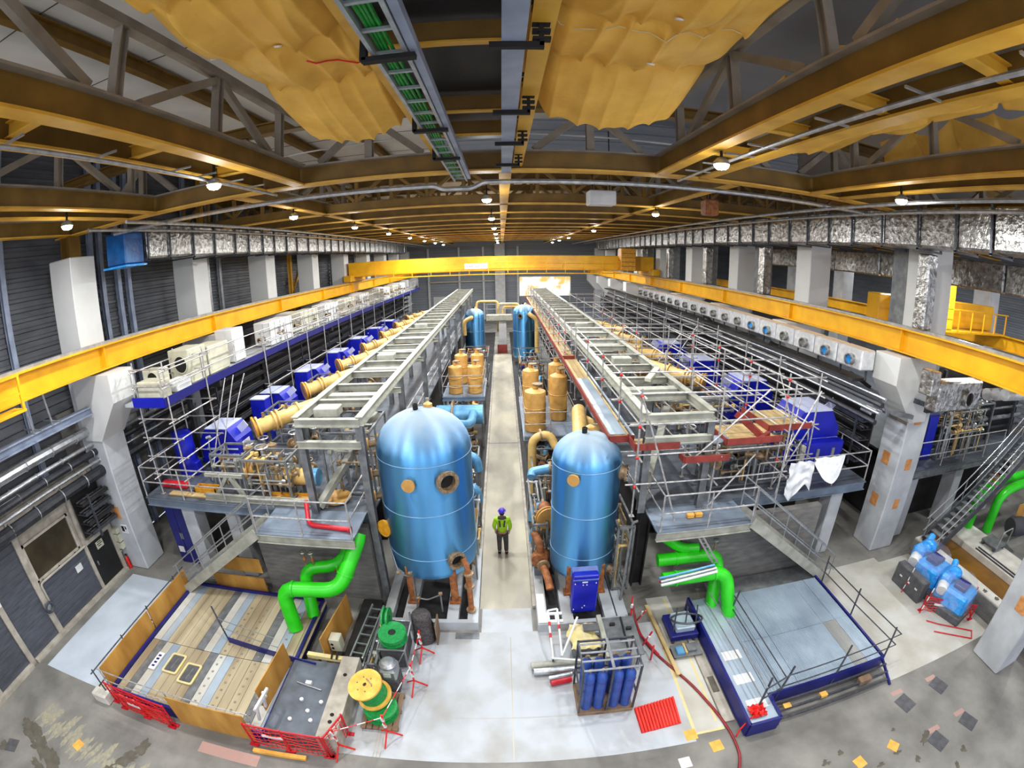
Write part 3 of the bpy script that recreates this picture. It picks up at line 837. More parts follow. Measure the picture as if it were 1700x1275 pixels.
# ------------------------------------------------------------------ tarpaulins
def tarp(lab, x0, x1, y0, y1, z, seed, hemd=.5, spots=(), strap=None):
    tiers = (0, .22, .45, .68, 1.0)
    def f(u, v):
        x = x0 + (x1 - x0)*u
        y = y0 + (y1 - y0)*v
        e = min(u, 1 - u)
        k = max(i for i in range(4) if v >= tiers[i] - 1e-6)
        w = (v - tiers[k])/(tiers[k+1] - tiers[k])
        N = lambda a, b_, c_: noise.noise(V((a, b_, c_ + seed)))
        # ridged folds running along the hall, gathered where the cloth is tied
        ph = u*(19 + 3*math.sin(seed + k*2.1)) + 2.2*N(u*2.4, v*1.6, k) + k*1.9
        ridge = (1 - abs(math.sin(ph)))**1.6
        big = (1 - abs(math.sin(ph*.37 + v*3)))**1.4
        belly = max(0, math.sin(PI*u))**.7
        if k < 3:
            sag = -.20*max(0, math.sin(PI*w))**.6 * (.6 + .6*N(u*2.3, k*3.7, 5))
            gather = (abs(w - .5)*2)**2
            zz = z - .26*belly*(.5 + .5*math.sin(PI*min(1, v*1.15))) + sag - .11*ridge*(.35 + gather) - .17*big*(1 - .5*gather) + .06*N(u*8, v*10, 1)
            yy = y + .05*N(u*5, v*4, 2)
        else:
            zz = z - .26*belly*.75 - hemd*w**.8*(.7 + .3*belly) - .05*ridge + .03*N(u*12, v*5, 1)
            yy = y0 + (y1 - y0)*(tiers[3] + (1 - tiers[3])*(.32*w + .68*w*w)) + (.10*(ridge - .5) + .10*(big - .5))*min(1, .3 + w) - .45*w*abs(2*u - 1)**2.2
        zz += .5*max(0, 1 - e*8)**1.5
        return (x + .04*N(u*4, v*6, 9) + .02*math.cos(ph), yy, zz)
    t = thing('tarpaulin', lab, 'tarpaulin', ((x0+x1)/2, (y0+y1)/2, z))
    MB().grid(f, 150, 130).build('sheet', 'tarp', t, 180)
    for (u, v) in spots:
        p = V(f(u, v))
        MB().lathe([(.055, -.012), (.055, .012)], p - V((0, 0, .03)), (0.1, -.5, 1), 16).build('vent_disc', 'white', t)
    if strap:
        nm, mm, r, pts = strap
        MB().tube([V(f(u, v)) - V((0, .01, .02)) for u, v in pts], r, 6).build(nm, mm, t)
    return t
tarp('ochre tarpaulin sagging under the roof between the door side beam and the green cable ladder', -3.95, -1.65, 2.3, 8.9, 12.95, 2.3, .55, ((.13, .43), (.55, .43)),
     ('orange_strap', 'red', .012, [(.62 + .05*k, .52 + .012*k) for k in range(8)]))
tarp('ochre tarpaulin sagging under the roof between the lighting trunk and the open side beam', .5, 3.4, 2.3, 8.5, 12.95, 7.1, .55, ((.52, .40), (.5, .55)),
     ('pale_green_strap', 'yline', .009, [(.03 + .06*k, .5 - .004*k) for k in range(16)]))
tarp('ochre tarpaulin bundle behind the second lattice beam over the open bay side', 5.3, 8.2, 3.0, 9.6, 13.0, 11.7, .3)
tarp('ochre tarpaulin furthest out, between the outer lattice beam and the bay columns', 9.7, 13.0, 4.6, 9.8, 13.0, 15.2, .3)

# ------------------------------------------------------------------ foil ducts under the roof
def foil_duct(s, y0, y1, lab):
    x = s * 12.2
    t = thing('foil_duct', lab, 'air duct', (x, (y0+y1)/2, 10.7))
    y = y0; k = 0
    while y < y1:
        L = 1.15 + .5*RN.random()
        h = .03*RN.random()
        MB().bbox(x - .55, x + .55, y, min(y1, y + L - .04), 10.68 + h, 11.80 + h, .06).build('duct_section', 'foil', t)
        if True:
            b = MB()
            for xx in (x - .6, x + .6):
                b.box(xx - .02, xx + .02, y - .05, y + .02, 10.62, 12.0)
            b.box(x - .62, x + .62, y - .05, y + .02, 10.60, 10.66)
            b.build('hanger', 'darktube', t)
        y += L; k += 1
    return t
foil_duct(-1, 12.5, 56, 'long silver foil-wrapped air duct hung along the door wall')
foil_duct(1, 4.5, 56, 'long silver foil-wrapped air duct hung along the open bay columns')
t = thing('wrapped_duct_end', 'blue plastic-wrapped end of the foil duct on the door wall', 'duct end', (-12.2, 12, 10.6))
MB().bbox(-12.7, -11.75, 11.5, 12.42, 10.55, 11.6, .05).build('wrap', 'bluesilo', t)
MB().box(-12.8, -11.68, 11.4, 12.45, 10.48, 10.54).build('base_plate', 'bluefilm', t)
for k in range(6):
    y = 13.2 + 6.7*k - (3.3 if k == 0 else 0)
    lab = '%s foil-wrapped down duct between the open bay columns' % ORD[k]
    solo('down_duct', lab, 'air duct', MB().bbox(12.62, 13.1, y, y + .5, 8.26, 10.58, .04), 'foil', 'down ducts between the bay columns')
    solo('down_duct', 'larger dull duct beside the ' + lab.replace(' foil-wrapped', ''), 'air duct', MB().bbox(13.6, 14.3, y + 1.7, y + 2.5, 7.6, 11.75, .04), 'framed', 'down ducts between the bay columns')

# ------------------------------------------------------------------ lamps
def lamp_proto():
    t = thing('high_bay_lamp', '', 'lamp', (0, 0, 11.5))
    hs = MB().lathe([(.04, .14), (.08, .12), (.15, .05), (.16, .0), (.15, -.005), (.145, .01)], (0, 0, 11.5), n=20).build('housing', 'galv', t)
    MB().lathe([(.02, -.10), (.09, -.085), (.13, -.05), (.145, 0)], (0, 0, 11.5), n=20).build('diffuser', 'lamp', hs)
    MB().bar((0, 0, 11.63), (0, 0, 11.95), .04).build('hanger', 'dark', t)
    return t
lp = lamp_proto(); lk = tree(lp)
lamps = []
row = [('door', -5.4, [7.75]), ('doorfar', -6.95, [14.6, 21.3, 28, 34.7, 41.4, 48.1, 54.8]), ('doorout', -10.2, [7.95]),
       ('mid', -.42, [14.0, 20.7, 27.4, 34.1, 40.8, 47.5, 54.2]), ('open', 3.98, [7.75]), ('openout', 8.9, [7.9]), ('openfar', 6.1, [17.6, 30, 41.5, 48.2, 54.9])]
names = dict(door='bright lamp between the paired beams beside the door side tarpaulin', doorout='bright lamp in the outer beam pair, above the door wall columns',
             open='bright lamp between the paired beams beside the open side tarpaulin', openout='bright lamp in the outer beam pair, above the open bay columns')
rown = dict(doorfar='row along the door side roof beam', mid='row down the middle of the roof', openfar='row along the open side roof beam')
first = True
for rnm, x, ys in row:
    for k, y in enumerate(ys):
        lab = names.get(rnm) or '%s bright round lamp in the %s' % (ORD[k], rown[rnm])
        if first:
            lp.location = (x, y, 11.5); lp['label'] = lab; lp['group'] = 'high bay lamps'; first = False
        else:
            dup(lp, (x, y, 11.5), lab, 'high bay lamps', kids=lk)
        lamps.append((x, y))
# lamp light: the visible lamps and their rows continued behind the camera and over the neighbouring bay
def area(x, y, z, e, size=.5, col=(.97, .99, 1), spread=PI):
    l = bpy.data.lights.new('lamp_light', 'AREA')
    l.shape = 'DISK'; l.size = size; l.energy = e; l.color = col; l.spread = spread
    o = bpy.data.objects.new('lamp_light', l)
    o.location = (x, y, z)
    COL.objects.link(o)
    return o
LE = 1080
def roof_fill(x, y, z, e):  # extra point light, added under the lamps to brighten the roof
    l = bpy.data.lights.new('roof_fill_light', 'POINT')
    l.energy = e; l.shadow_soft_size = .25; l.color = (.97, .99, 1)
    o = bpy.data.objects.new('roof_fill_light', l)
    o.location = (x, y, z); COL.objects.link(o)
for x, y in lamps:
    k = (.62 if y < 10 else 1.0) * (1 if y < 36 else 1.3)
    area(x, y, 11.36, LE * k)
    roof_fill(x, y, 11.2, 130 * k)
for x, y in ((-5.4, 1.2), (-10.2, 1.2), (3.98, 1.2), (8.9, 1.2), (-.5, -3), (-8, -4), (8, -4)):
    area(x, y, 11.36, LE * .5); roof_fill(x, y, 11.0, 50)
for x, y in ((20, 6), (20, 16), (20, 28), (20, 42), (30, 10), (30, 28)):
    area(x, y, 11.4, LE * .9)
wd = bpy.data.worlds.new('open_end_fill')  # added fill light, entering where the back wall is left out
SC.world = wd
wd.use_nodes = True
wd.node_tree.nodes['Background'].inputs[0].default_value = (.8, .85, 1, 1)
wd.node_tree.nodes['Background'].inputs[1].default_value = 2.6
SC.view_settings.view_transform = 'Standard'
SC.view_settings.look = 'None'
SC.view_settings.gamma = 1
SC.view_settings.exposure = -1.0
SC.cycles.use_denoising = True
SC.cycles.max_bounces = 6
SC.cycles.diffuse_bounces = 4
SC.cycles.glossy_bounces = 3
SC.cycles.transparent_max_bounces = 6
SC.cycles.sample_clamp_indirect = 6
SC.cycles.caustics_reflective = False
SC.cycles.caustics_refractive = False
# ------------------------------------------------------------------ shared builders
def railing(name, lab, pts, m='tube', h=1.1, step=1.6, toe=None, group=None, rails=(.55, 1.08), r=.024, cat='guard rail', closed=False):
    """A tubular guard rail along pts (points on the floor it stands on)."""
    pts = [V(p) for p in pts]
    t = thing(name, lab, cat, pts[0], group)
    for z in rails:
        MB().tube([p + V((0, 0, z)) for p in pts], r, 6).build('rail', m, t)
    if toe:
        b = MB()
        for p, q in zip(pts, pts[1:]):
            b.bar(p + V((0, 0, .09)), q + V((0, 0, .09)), .012, .16)
        b.build('toe_board', toe, t)
    for i, (p, q) in enumerate(zip(pts, pts[1:])):
        n = max(1, round((q - p).length / step))
        for k in range(0 if i == 0 else 1, n + 1):
            c = p + (q - p) * (k / n)
            MB().tube([c, c + V((0, 0, h))], r, 6).build('post', m, t)
    return t

def stairs(lab, x0, z0, x1, z1, ya, yb, n, m='framed', rm='galv', h=1.05, turn=True):
    """A straight flight climbing along x from (x0, z0) to (x1, z1) between ya and yb, with hand rails."""
    t = thing('staircase', lab, 'staircase', ((x0+x1)/2, (ya+yb)/2, z0))
    d = V((x1 - x0, 0, z1 - z0)).normalized()
    for y in (ya, yb):
        MB().bar((x0, y, z0 + .02), (x1, y, z1 + .02), .06, .3).build('stringer', 'frame' if m == 'framed' else m, t)
    for k in range(n):
        f = (k + .5) / n
        x, z = x0 + (x1 - x0)*f, z0 + (z1 - z0)*(k + 1)/(n + 1)
        MB().box(x - .14, x + .14, ya + .03, yb - .03, z - .02, z + .02).build('tread', 'galv', t)
    for y in (ya, yb):
        for z in (.55, h):
            MB().tube([V((x0, y, z0 + z)) - d*.2, V((x1, y, z1 + z))], .022, 6).build('hand_rail', rm, t)
        for k in range(4):
            f = k / 3
            p = V((x0 + (x1-x0)*f, y, z0 + (z1-z0)*f))
            MB().tube([p, p + V((0, 0, h))], .02, 6).build('baluster', rm, t)
    return t

def scaffold(lab, xs, ys, z0, z1, lifts, planks=(), braces=(), m='tube', group=None, red=False):
    """Tube scaffolding: standards at every xs, ys; ledgers and transoms at each lift; plank floors; diagonal braces."""
    t = thing('scaffold', lab, 'scaffolding', ((xs[0]+xs[-1])/2, (ys[0]+ys[-1])/2, z0), group)
    for x in xs:
        for y in ys:
            MB().tube([(x, y, z0), (x, y, z1)], .026, 6).build('standard', m, t)
            if z0 <= 3.02:
                MB().box(x - .07, x + .07, y - .07, y + .07, z0, z0 + .012).build('base_plate', m, t)
    for z in lifts:
        for x in xs:
            MB().tube([(x + .05, ys[0] - .25, z), (x + .05, ys[-1] + .25, z)], .024, 6).build('ledger', m, t)
        for y in ys:
            MB().tube([(xs[0] - .25, y + .05, z + .05), (xs[-1] + .25, y + .05, z + .05)], .024, 6).build('transom', m, t)
    for (x0, x1, y0, y1, z) in planks:
        n = max(1, round((x1 - x0) / .24)) if (y1 - y0) > (x1 - x0) else max(1, round((y1 - y0) / .24))
        for k in range(n):
            b = MB()
            if (y1 - y0) > (x1 - x0):
                w = (x1 - x0) / n
                b.box(x0 + k*w + .008, x0 + (k+1)*w - .008, y0, y1, z, z + .045)
            else:
                w = (y1 - y0) / n
                b.box(x0, x1, y0 + k*w + .008, y0 + (k+1)*w - .008, z, z + .045)
            b.build('plank', 'plank', t)
        if red:
            MB().box(x0, x1, y0 - .04, y0, z + .02, z + .2).build('toe_board', 'redboard', t)
            MB().box(x0 - .04, x0, y0, y1, z + .02, z + .2).build('toe_board', 'redboard', t)
    for p, q in braces:
        MB().tube([p, q], .024, 6).build('brace', m, t)
    if red:
        b = None
        for k, z in enumerate(lifts):
            for y in ys[:4]:
                MB().ball((xs[0], y, z), .05, 8).build('coupler', 'red', t)
    return t

def valve(p, s=1., m='brass', wheel=True, ax=(1, 0, 0)):
    t = thing('valve', 'small flanged valve with a round hand wheel among the pipework', 'valve', p, 'small valves among the pipework')
    p = V(p) + V((0, 0, .62)); a = V(ax)
    MB().cyl(p - a*.22*s, p + a*.22*s, .07*s, 10).build('body', m, t)
    for d in (-.2, .2):
        MB().cyl(p + a*(d - .02)*s, p + a*(d + .02)*s, .13*s, 12).build('flange', m, t)
    st = MB().cyl(p - V((0, 0, .62)), p + V((0, 0, .3*s)), .035*s, 8).build('stem', 'galv', t)
    MB().torus(p + V((0, 0, .31*s)), (0, 0, 1), .12*s, .018*s, 14, 5).build('hand_wheel', 'galv', st)
    return t
_vp = None
def valve_at(p, s=1., rz=0):
    global _vp, _vk
    if _vp is None:
        _vp = valve((0, 0, 0)); _vk = tree(_vp)
        _vp.location = p; _vp.rotation_euler.z = rz; _vp.scale = (s, s, s)
        return _vp
    return dup(_vp, p, rz=rz, scale=(s, s, s), kids=_vk)

# ------------------------------------------------------------------ door side gallery
t = thing('gallery_deck', 'grey steel gallery deck beside the door wall, carrying the blue motors', 'deck', (-8, 30, 0))
MB().box(-12.2, -3.75, 10.62, 60, 2.93, 3.0).build('deck_plate', 'deck', t)
MB().box(-6.85, -3.95, 9.25, 10.62, 2.95, 3.0).build('landing_plate', 'deckb', t)
MB().ib((-12.2, 10.68, 2.82), (-3.8, 10.68, 2.82), .16, .3, .02).build('edge_beam', 'deckb', t)
MB().ib((-6.85, 9.3, 2.84), (-3.95, 9.3, 2.84), .14, .26, .02).build('edge_beam', 'frame', t)
for y in (16, 22, 28, 34, 40, 46, 52, 58):
    MB().ib((-12.2, y, 2.8), (-3.8, y, 2.8), .2, .26, .02).build('cross_beam', 'framed', t)
for x in (-10.65, -8.75, -6.9, -4.3):
    MB().bbox(x - .28, x + .28, 10.85, 11.45, 0, 2.7, .03).build('pier', 'column', t)
tt = thing('navy_cabinet', 'tall dark blue cabinet below the gallery deck, behind the black door column', 'cabinet', (-11.55, 11.3, 0))
MB().bbox(-12.0, -11.1, 11.1, 12.2, 0, 2.6, .03).build('body', 'navy', tt)
for x in (-11.95, -11.53): MB().box(x, x + .4, 11.07, 11.1, .15, 2.45).build('door', 'navy', tt)
for x in (-11.58, -11.5): MB().box(x, x + .03, 11.04, 11.07, 1.1, 1.35).build('handle', 'galv', tt)
MB().box(-11.9, -11.65, 11.062, 11.07, .5, .75).build('label_plate', 'white', tt)
solo('basement_wall', 'grey block wall behind the plate-covered pit on the door side', 'wall panel', MB().box(-7.6, -3.9, 10.28, 10.5, .0, 2.7), 'block')
solo('under_deck_block', 'dark block filling the space below the door side gallery', 'equipment', MB().box(-11.0, -4.4, 13.5, 58, .0, 2.6), 'rack')  # solid dark block under the deck
railing('guard_rail', 'galvanised guard rail along the front of the door side gallery deck', [(-12.15, 13.6, 3), (-12.15, 10.66, 3), (-6.95, 10.66, 3)])
railing('guard_rail', 'galvanised guard rail round the small landing above the green pipes on the door side', [(-6.8, 9.28, 3), (-3.98, 9.28, 3), (-3.98, 11.2, 3)])
stairs('grey steel staircase climbing from the plate-covered pit to the door side landing', -10.45, .35, -6.85, 2.95, 9.28, 10.15, 14)
t = thing('red_pipe', 'red pipe with one bend lying on the door side landing', 'pipe', (-4.8, 9.6, 3))
MB().tube([(-5.6, 10.3, 3.5), (-5.45, 9.9, 3.08), (-5.3, 9.75, 3.07), (-4.15, 9.62, 3.07)], .07, 10, .2).build('pipe', 'redpipe', t)
MB().cyl((-4.17, 9.62, 3.07), (-4.12, 9.61, 3.07), .1, 12).build('flange', 'redpipe', t)

# white pipe frame over the walkway side of the gallery
def pipe_frame(lab, x0, x1, y0, y1, z, zb, ystep, boxes):
    t = thing('steel_gantry', lab, 'steel frame', ((x0+x1)/2, (y0+y1)/2, zb))
    for x in (x0, x1):
        MB().ib((x, y0, z - .13), (x, y1, z - .13), .2, .26, .025).build('top_rail', 'frame', t)
    y = y0; k = 0
    while y < y1:
        MB().ib((x0, y, z - .15), (x1, y, z - .15), .16, .22, .02).build('cross_beam', 'frame', t)
        if k % 3 == 0:
            for x in (x0 + .1, x1 - .02):
                MB().ib((x, y + .05, zb if x < x1 - .1 or x0 > 0 else 0), (x, y + .05, z - .26), .2, .2, .02, (0, 1, 0)).build('post', 'framed', t)
            MB().ib((x0, y - .05, z - .75), (x1, y - .05, z - .75), .15, .2, .02).build('lower_beam', 'frame', t)
        if k in boxes:
            MB().bbox((x0+x1)/2 - .45, (x0+x1)/2 + .25, y + .25, y + .7, z - .1, z + .14, .02).build('box', 'frame', t)
        elif k % 2:
            MB().box(x0 + .1, x1 - .1, y + .6, y + .95, z - .22, z - .12).build('tray', 'frame', t)
        y += ystep; k += 1
    MB().bar((x0 + .15, y0 + .2, zb + .1), (x1 - .3, y0 + 2.6, z - .8), .22, .16).build('brace', 'frame', t)
    return t
pipe_frame('long pale steel pipe frame on the gallery of the door side', -5.55, -3.72, 10.45, 57, 5.92, 3.0, 1.65, (0, 4, 9))
pipe_frame('long pale steel pipe frame on the gallery of the open bay side, inside scaffolding', 3.55, 5.42, 10.3, 57, 5.92, 3.0, 1.75, (3, 8))

# ultramarine motors
def motor_proto(big=False):
    """A blue motor housing: a body with sloped shoulders and a pale lid, on a skid, with a breather arm."""
    t = thing('electric_motor', '', 'motor', (0, 0, 0), 'blue motors')
    pr = [(-.85, .25), (.85, .25), (.85, .95), (.5, 1.42), (-.5, 1.42), (-.85, .95)]
    MB().prism(pr, 1, -.55, .6).build('housing', 'ultra', t)
    MB().box(-.5, .5, -.57, .62, 1.41, 1.44).build('lid', 'palelav', t)
    MB().bar((.60, .03, 1.305), (.77, .03, 1.085), .9, .02, (0, 1, 0)).build('pale_shoulder', 'palelav', t)
    MB().box(-.9, .9, -.6, .65, .1, .27).build('base_frame', 'ultra', t)
    for x in (-.7, .7):
        MB().box(x - .1, x + .1, -.55, .6, 0, .1).build('foot', 'navy', t)
    for z in (.42, .64):
        MB().box(-.55, .86, -.585, -.55, z, z + .05).build('grille_bar', 'palelav', t)
    MB().box(.852, .862, -.2, .35, .45, .8).build('label_plate', 'white', t)
    MB().cyl((.85, 0, .62), (1.3, 0, .62), .16, 14).build('shaft_cover', 'galv', t)
    br = MB().tube([(-.35, -.58, .2), (-.35, -.72, .7), (-.35, -.62, 1.05), (-.2, -.58, 1.1)], .03, 6, .12).build('breather_pipe', 'galv', t)
    MB().cyl((-.45, -.62, 1.1), (-.25, -.62, 1.16), .05, 8).build('gauge', 'white', br)
    return t
mp_ = motor_proto(); mk = tree(mp_)
for k in range(7):
    p = (-10.5, 13.9 + 4.4*k, 3.0)
    lab = '%s blue motor with pale lid on the door side gallery from the staircase end' % ORD[k]
    if k == 0:
        mp_.location = p; mp_['label'] = lab
    else:
        dup(mp_, p, lab, 'blue motors', kids=mk)
for k, (x, y, lab, sc) in enumerate(((10.75, 13.0, 'largest blue motor, on the open bay side gallery above the white sheet', 1.28),
        (10.6, 17.3, 'blue motor behind scaffolding, right behind the largest blue motor', 1.2),
        (10.3, 21.7, 'blue motor mostly hidden by scaffolding, third in the open bay side row', 1.1),
        (10.2, 26.1, 'blue motor fourth in the open bay side row, deep in the scaffolding', 1.1))):
    dup(mp_, (x, y, 3.0), lab, 'blue motors', PI if k else 0, (sc, sc, sc*1.08), mk)
t = thing('control_box', 'blue control box with handles on the large motor of the open bay side gallery', 'control box', (10.8, 12.0, 3.0))
MB().bbox(10.0, 11.7, 11.75, 12.2, 3.1, 4.0, .03).build('box', 'ultra', t)
MB().box(9.78, 9.98, 11.7, 11.9, 3.35, 3.95).build('pale_panel', 'cream', t)
for x in (10.5, 11.2):
    MB().box(x, x + .12, 11.7, 11.75, 3.5, 3.8).build('handle', 'galv', t)
MB().bbox(11.5, 11.95, 11.9, 12.35, 3.45, 3.95, .06).build('side_box', 'ultra', t)
MB().box(10.0, 11.7, 11.72, 11.75, 3.28, 3.32).build('trim_strip', 'palelav', t)
for x in (10.1, 11.5):
    MB().box(x, x + .15, 11.8, 12.1, 3.0, 3.12).build('foot', 'navy', t)
for k in range(5):
    y = 16.0 + 4.4*k
    t = thing('blue_cabinet', '%s tall blue cabinet between the blue motors on the door side gallery' % ORD[k], 'cabinet', (-9.95, y, 3.0), 'blue cabinets between motors')
    bd = MB().bbox(-10.3, -9.6, y - .25, y + .25, 3.0, 4.75, .02).build('body', 'ultra', t)
    MB().box(-10.3, -9.6, y - .27, y + .27, 4.75, 4.79).build('lid', 'palelav', t)
    MB().box(-9.75, -9.7, y - .28, y - .25, 3.8, 3.95).build('handle', 'galv', bd)
t = thing('blue_wrapped_cabinet', 'bright blue plastic-wrapped cabinet standing inside the scaffold tower on the gallery corner', 'cabinet', (-11.5, 12.6, 3.0))
MB().grid(lambda u, v: (-11.62 + .42*math.cos(2*PI*u)*(1 + .1*noise.noise(V((u*6, v*5, 1)))), 12.7 + .35*math.sin(2*PI*u)*(1 + .12*noise.noise(V((u*7, v*6, 4)))), 3.0 + 1.55*v), 32, 16).build('wrap', 'ultra', t, 60)
MB().ball((-11.62, 12.7, 4.5), .4, 14, 1, .85, .22).build('top_wrap', 'ultra', t)
MB().bbox(-11.3, -11.0, 12.4, 12.75, 3.0, 3.5, .03).build('side_bag', 'ultra', t)

# yellow discharge pipes from each motor to the frame
def ypipe(s, y, lab, k):
    a, b_ = V((s*8.6, y, 4.55)), V((s*6.35, y + 2.0, 4.95))
    d = (b_ - a).normalized()
    t = thing('yellow_pipe', lab, 'pipe', a, 'pale yellow pipes into the frames')
    MB().tube([a, b_], .27, 14).build('pipe', 'ypipe', t)
    for q, r in ((0, .42), (.13, .38), (.75, .36), (.9, .36), (1.7, .36)):
        MB().cyl(a + d*q, a + d*(q + .07), r, 16).build('flange', 'ypipe' if q > .1 else 'amber', t)
    for q in (.4, 1.3):
        c = a + d*q
        MB().cyl(c, c + V((0, 0, .45)), .05, 8).build('stub', 'brass', t)
    MB().bar(a + d*.5 - V((0, 0, .2)), V((a.x + d.x*.5, a.y + d.y*.5, 3.0)), .1).build('support_leg', 'framed', t)
    MB().bar(a + d*2.2 - V((0, 0, .2)), V((a.x + d.x*2.2, a.y + d.y*2.2, 3.0)), .1).build('support_leg', 'framed', t)
    return t
for k in range(7):
    ypipe(-1, 13.1 + 4.4*k, '%s pale yellow flanged pipe leading from the blue motors into the door side frame' % ORD[k], k)
for k in range(4):
    ypipe(1, 17.5 + 4.4*k, '%s pale yellow flanged pipe behind scaffolding on the open bay side gallery' % ORD[k], k)

# pump casings and fittings between motors and frame
def pump(p, lab, sc=1., m='yvessel'):
    t = thing('pump_casing', lab, 'pump', p, 'pump casings on the galleries')
    p = V(p)
    MB().lathe([(.1, -.7), (.42, -.68), (.42, -.5), (.3, -.48), (.34, 0), (.3, .45), (.42, .47), (.42, .62), (.2, .66)], p + V((0, 0, .62)), (1, .35, 0), 18).build('barrel', m, t)
    for q in (-.35, .1, .4):
        nz = MB().cyl(p + V((q, q*.35, .9)), p + V((q, q*.35, 1.35)), .1, 10).build('nozzle', 'galv', t)
        MB().cyl(p + V((q, q*.35, 1.3)), p + V((q, q*.35, 1.36)), .17, 12).build('flange', 'brass', nz)
    for q in (-.4, .4):
        MB().box(p.x + q - .1, p.x + q + .1, p.y - .3, p.y + .3, p.z, p.z + .35).build('saddle', 'framed', t)
    return t
for k in range(7):
    pump((-7.9, 12.1 + 4.4*k, 3.0), '%s brown pump casing with nozzles beside the blue motors on the door side gallery' % ORD[k])
for k in range(4):
    pump((7.6, 12.9 + 4.4*k, 3.0), '%s brown pump casing with nozzles under the scaffolding of the open bay side gallery' % ORD[k])
for k in range(34):
    valve_at((-8.9 + 3.0*RN.random(), 11.4 + 14*RN.random()**1.4, 3.0), .9 + 1.0*RN.random(), 3*RN.random())
for k in range(22):
    valve_at((5.9 + 3.0*RN.random(), 11.3 + 14*RN.random()**1.4, 3.0), .9 + 1.0*RN.random(), 3*RN.random())

def clutter(lab, x0, x1, y0, y1, z0, z1, n, seed, m='galv'):
    """A skid of instrument tubing: bent small-bore pipes over a base frame."""
    rn = random.Random(seed)
    t = thing('pipe_skid', lab, 'pipe skid', ((x0+x1)/2, (y0+y1)/2, z0))
    for x in (x0, x1):
        for y in (y0, y1):
            MB().bar((x, y, z0), (x, y, z1), .06).build('post', 'framed', t)
    for z in (z0 + .05, z1):
        MB().bar((x0, y0, z), (x1, y0, z), .06).bar((x0, y1, z), (x1, y1, z), .06).bar((x0, y0, z), (x0, y1, z), .06).bar((x1, y0, z), (x1, y1, z), .06).build('frame_ring', 'framed', t)
    for k in range(n):
        p = V((x0 + (x1-x0)*rn.random(), y0 + (y1-y0)*rn.random(), z0 + .05))
        q = V((x0 + (x1-x0)*rn.random(), p.y, z0 + (z1 - z0)*(.3 + .7*rn.random())))
        e = V((q.x, y0 + (y1-y0)*rn.random(), q.z))
        b = MB().tube([p, (p.x, p.y, q.z), q, e], .02 + .025*rn.random(), 6, .08)
        b.cyl(q - V((.06, 0, 0)), q + V((.06, 0, 0)), .075, 10).cyl(V((p.x, p.y, q.z)) - V((0, 0, .05)), V((p.x, p.y, q.z)) + V((0, 0, .05)), .07, 10)
        b.build('tubing', (m, 'brass', 'silverpipe', 'frame', 'galv', 'ypipe')[k % 6], t)
    return t
clutter('instrument tubing skid at the front of the door side gallery, behind the guard rail', -9.6, -8.3, 11.6, 12.6, 3.0, 4.2, 16, 1)
clutter('mesh-like panel of small tubing below the first yellow pipe on the door side gallery', -8.0, -6.4, 11.0, 11.9, 3.05, 4.35, 22, 2)
clutter('small tubing skid behind the first blue motor of the door side gallery', -9.4, -7.6, 15.3, 16.6, 3.0, 4.4, 16, 3)
clutter('small tubing skid behind the second blue motor of the door side gallery', -9.4, -7.6, 19.7, 21, 3.0, 4.4, 14, 4)
clutter('tubing skid under the first scaffold bay of the open bay side gallery', 6.1, 9.3, 11.2, 12.2, 3.05, 4.3, 22, 5)
clutter('tubing skid deep inside the open bay side scaffolding', 6.1, 9.3, 15.2, 17.0, 3.05, 4.5, 20, 6)
clutter('tubing skid far inside the open bay side scaffolding by the last blue motor', 6.1, 9.3, 21, 23, 3.05, 4.6, 18, 7)
clutter('instrument tubing under the near end of the door side frame', -5.4, -3.9, 11.6, 13.5, 3.0, 5.0, 18, 8)
t = thing('barrel_pipe', 'thick grey pipe with a pale blue cap lying under the door side frame', 'pipe', (-6.4, 11.6, 3.2))
MB().cyl((-7.6, 11.75, 3.5), (-6.05, 11.75, 3.5), .27, 16).build('pipe', 'ypipe', t)
MB().cyl((-6.05, 11.75, 3.5), (-5.75, 11.75, 3.5), .28, 16).build('cap', 'bpipe', t)
for x in (-7.3, -6.4):
    MB().box(x - .1, x + .1, 11.55, 11.95, 3.0, 3.28).build('saddle', 'framed', t)
t = thing('round_tray', 'round yellow-brown tray on the deck under the near end of the door side frame', 'tray', (-5.05, 11.25, 3.0))
MB().lathe([(.2, 0), (.42, .05), (.45, .12), (.41, .12), (.2, .06)], (-5.05, 11.25, 3.0), n=24).build('tray', 'yvessel', t)
t = thing('drip_tray', 'long yellow drip tray with debris at the foot of the door side frame', 'tray', (-6.4, 11.15, 3.0))
MB().box(-7.3, -5.7, 10.95, 11.35, 3.0, 3.06).build('base', 'yvessel', t)
for (a, e, y) in ((-7.3, -5.7, 10.95), (-7.3, -5.7, 11.32)):
    MB().box(a, e, y, y + .03, 3.0, 3.14).build('rim', 'amber', t)
t = thing('deck_beam', 'pale steel beam lying along the front edge of the door side gallery deck', 'beam', (-7.4, 10.95, 3.0))
MB().ib((-9.6, 10.86, 3.1), (-5.2, 10.86, 3.1), .16, .2, .02).build('beam', 'frame', t)
for k, (x, L) in enumerate(((-10.75, 1.1), (-9.65, 1.15))):
    t = thing('timber_plank', ('timber plank nearest the deck corner' if k == 0 else 'timber plank second from the deck corner') + ' on the door side gallery, by the guard rail', 'plank', (x, 10.98, 3.0), 'planks at the deck corner')
    MB().bbox(x - .5, x - .5 + L, 10.85, 11.12, 3.0, 3.06, .01).build('plank', 'plank', t)
t = thing('red_tool_box', 'flat red case on the corner of the door side gallery below the blue wrapped cabinet', 'case', (-11.4, 11.5, 3.0))
MB().bbox(-11.95, -10.8, 11.35, 11.6, 3.0, 3.2, .03).build('case', 'redpipe', t)
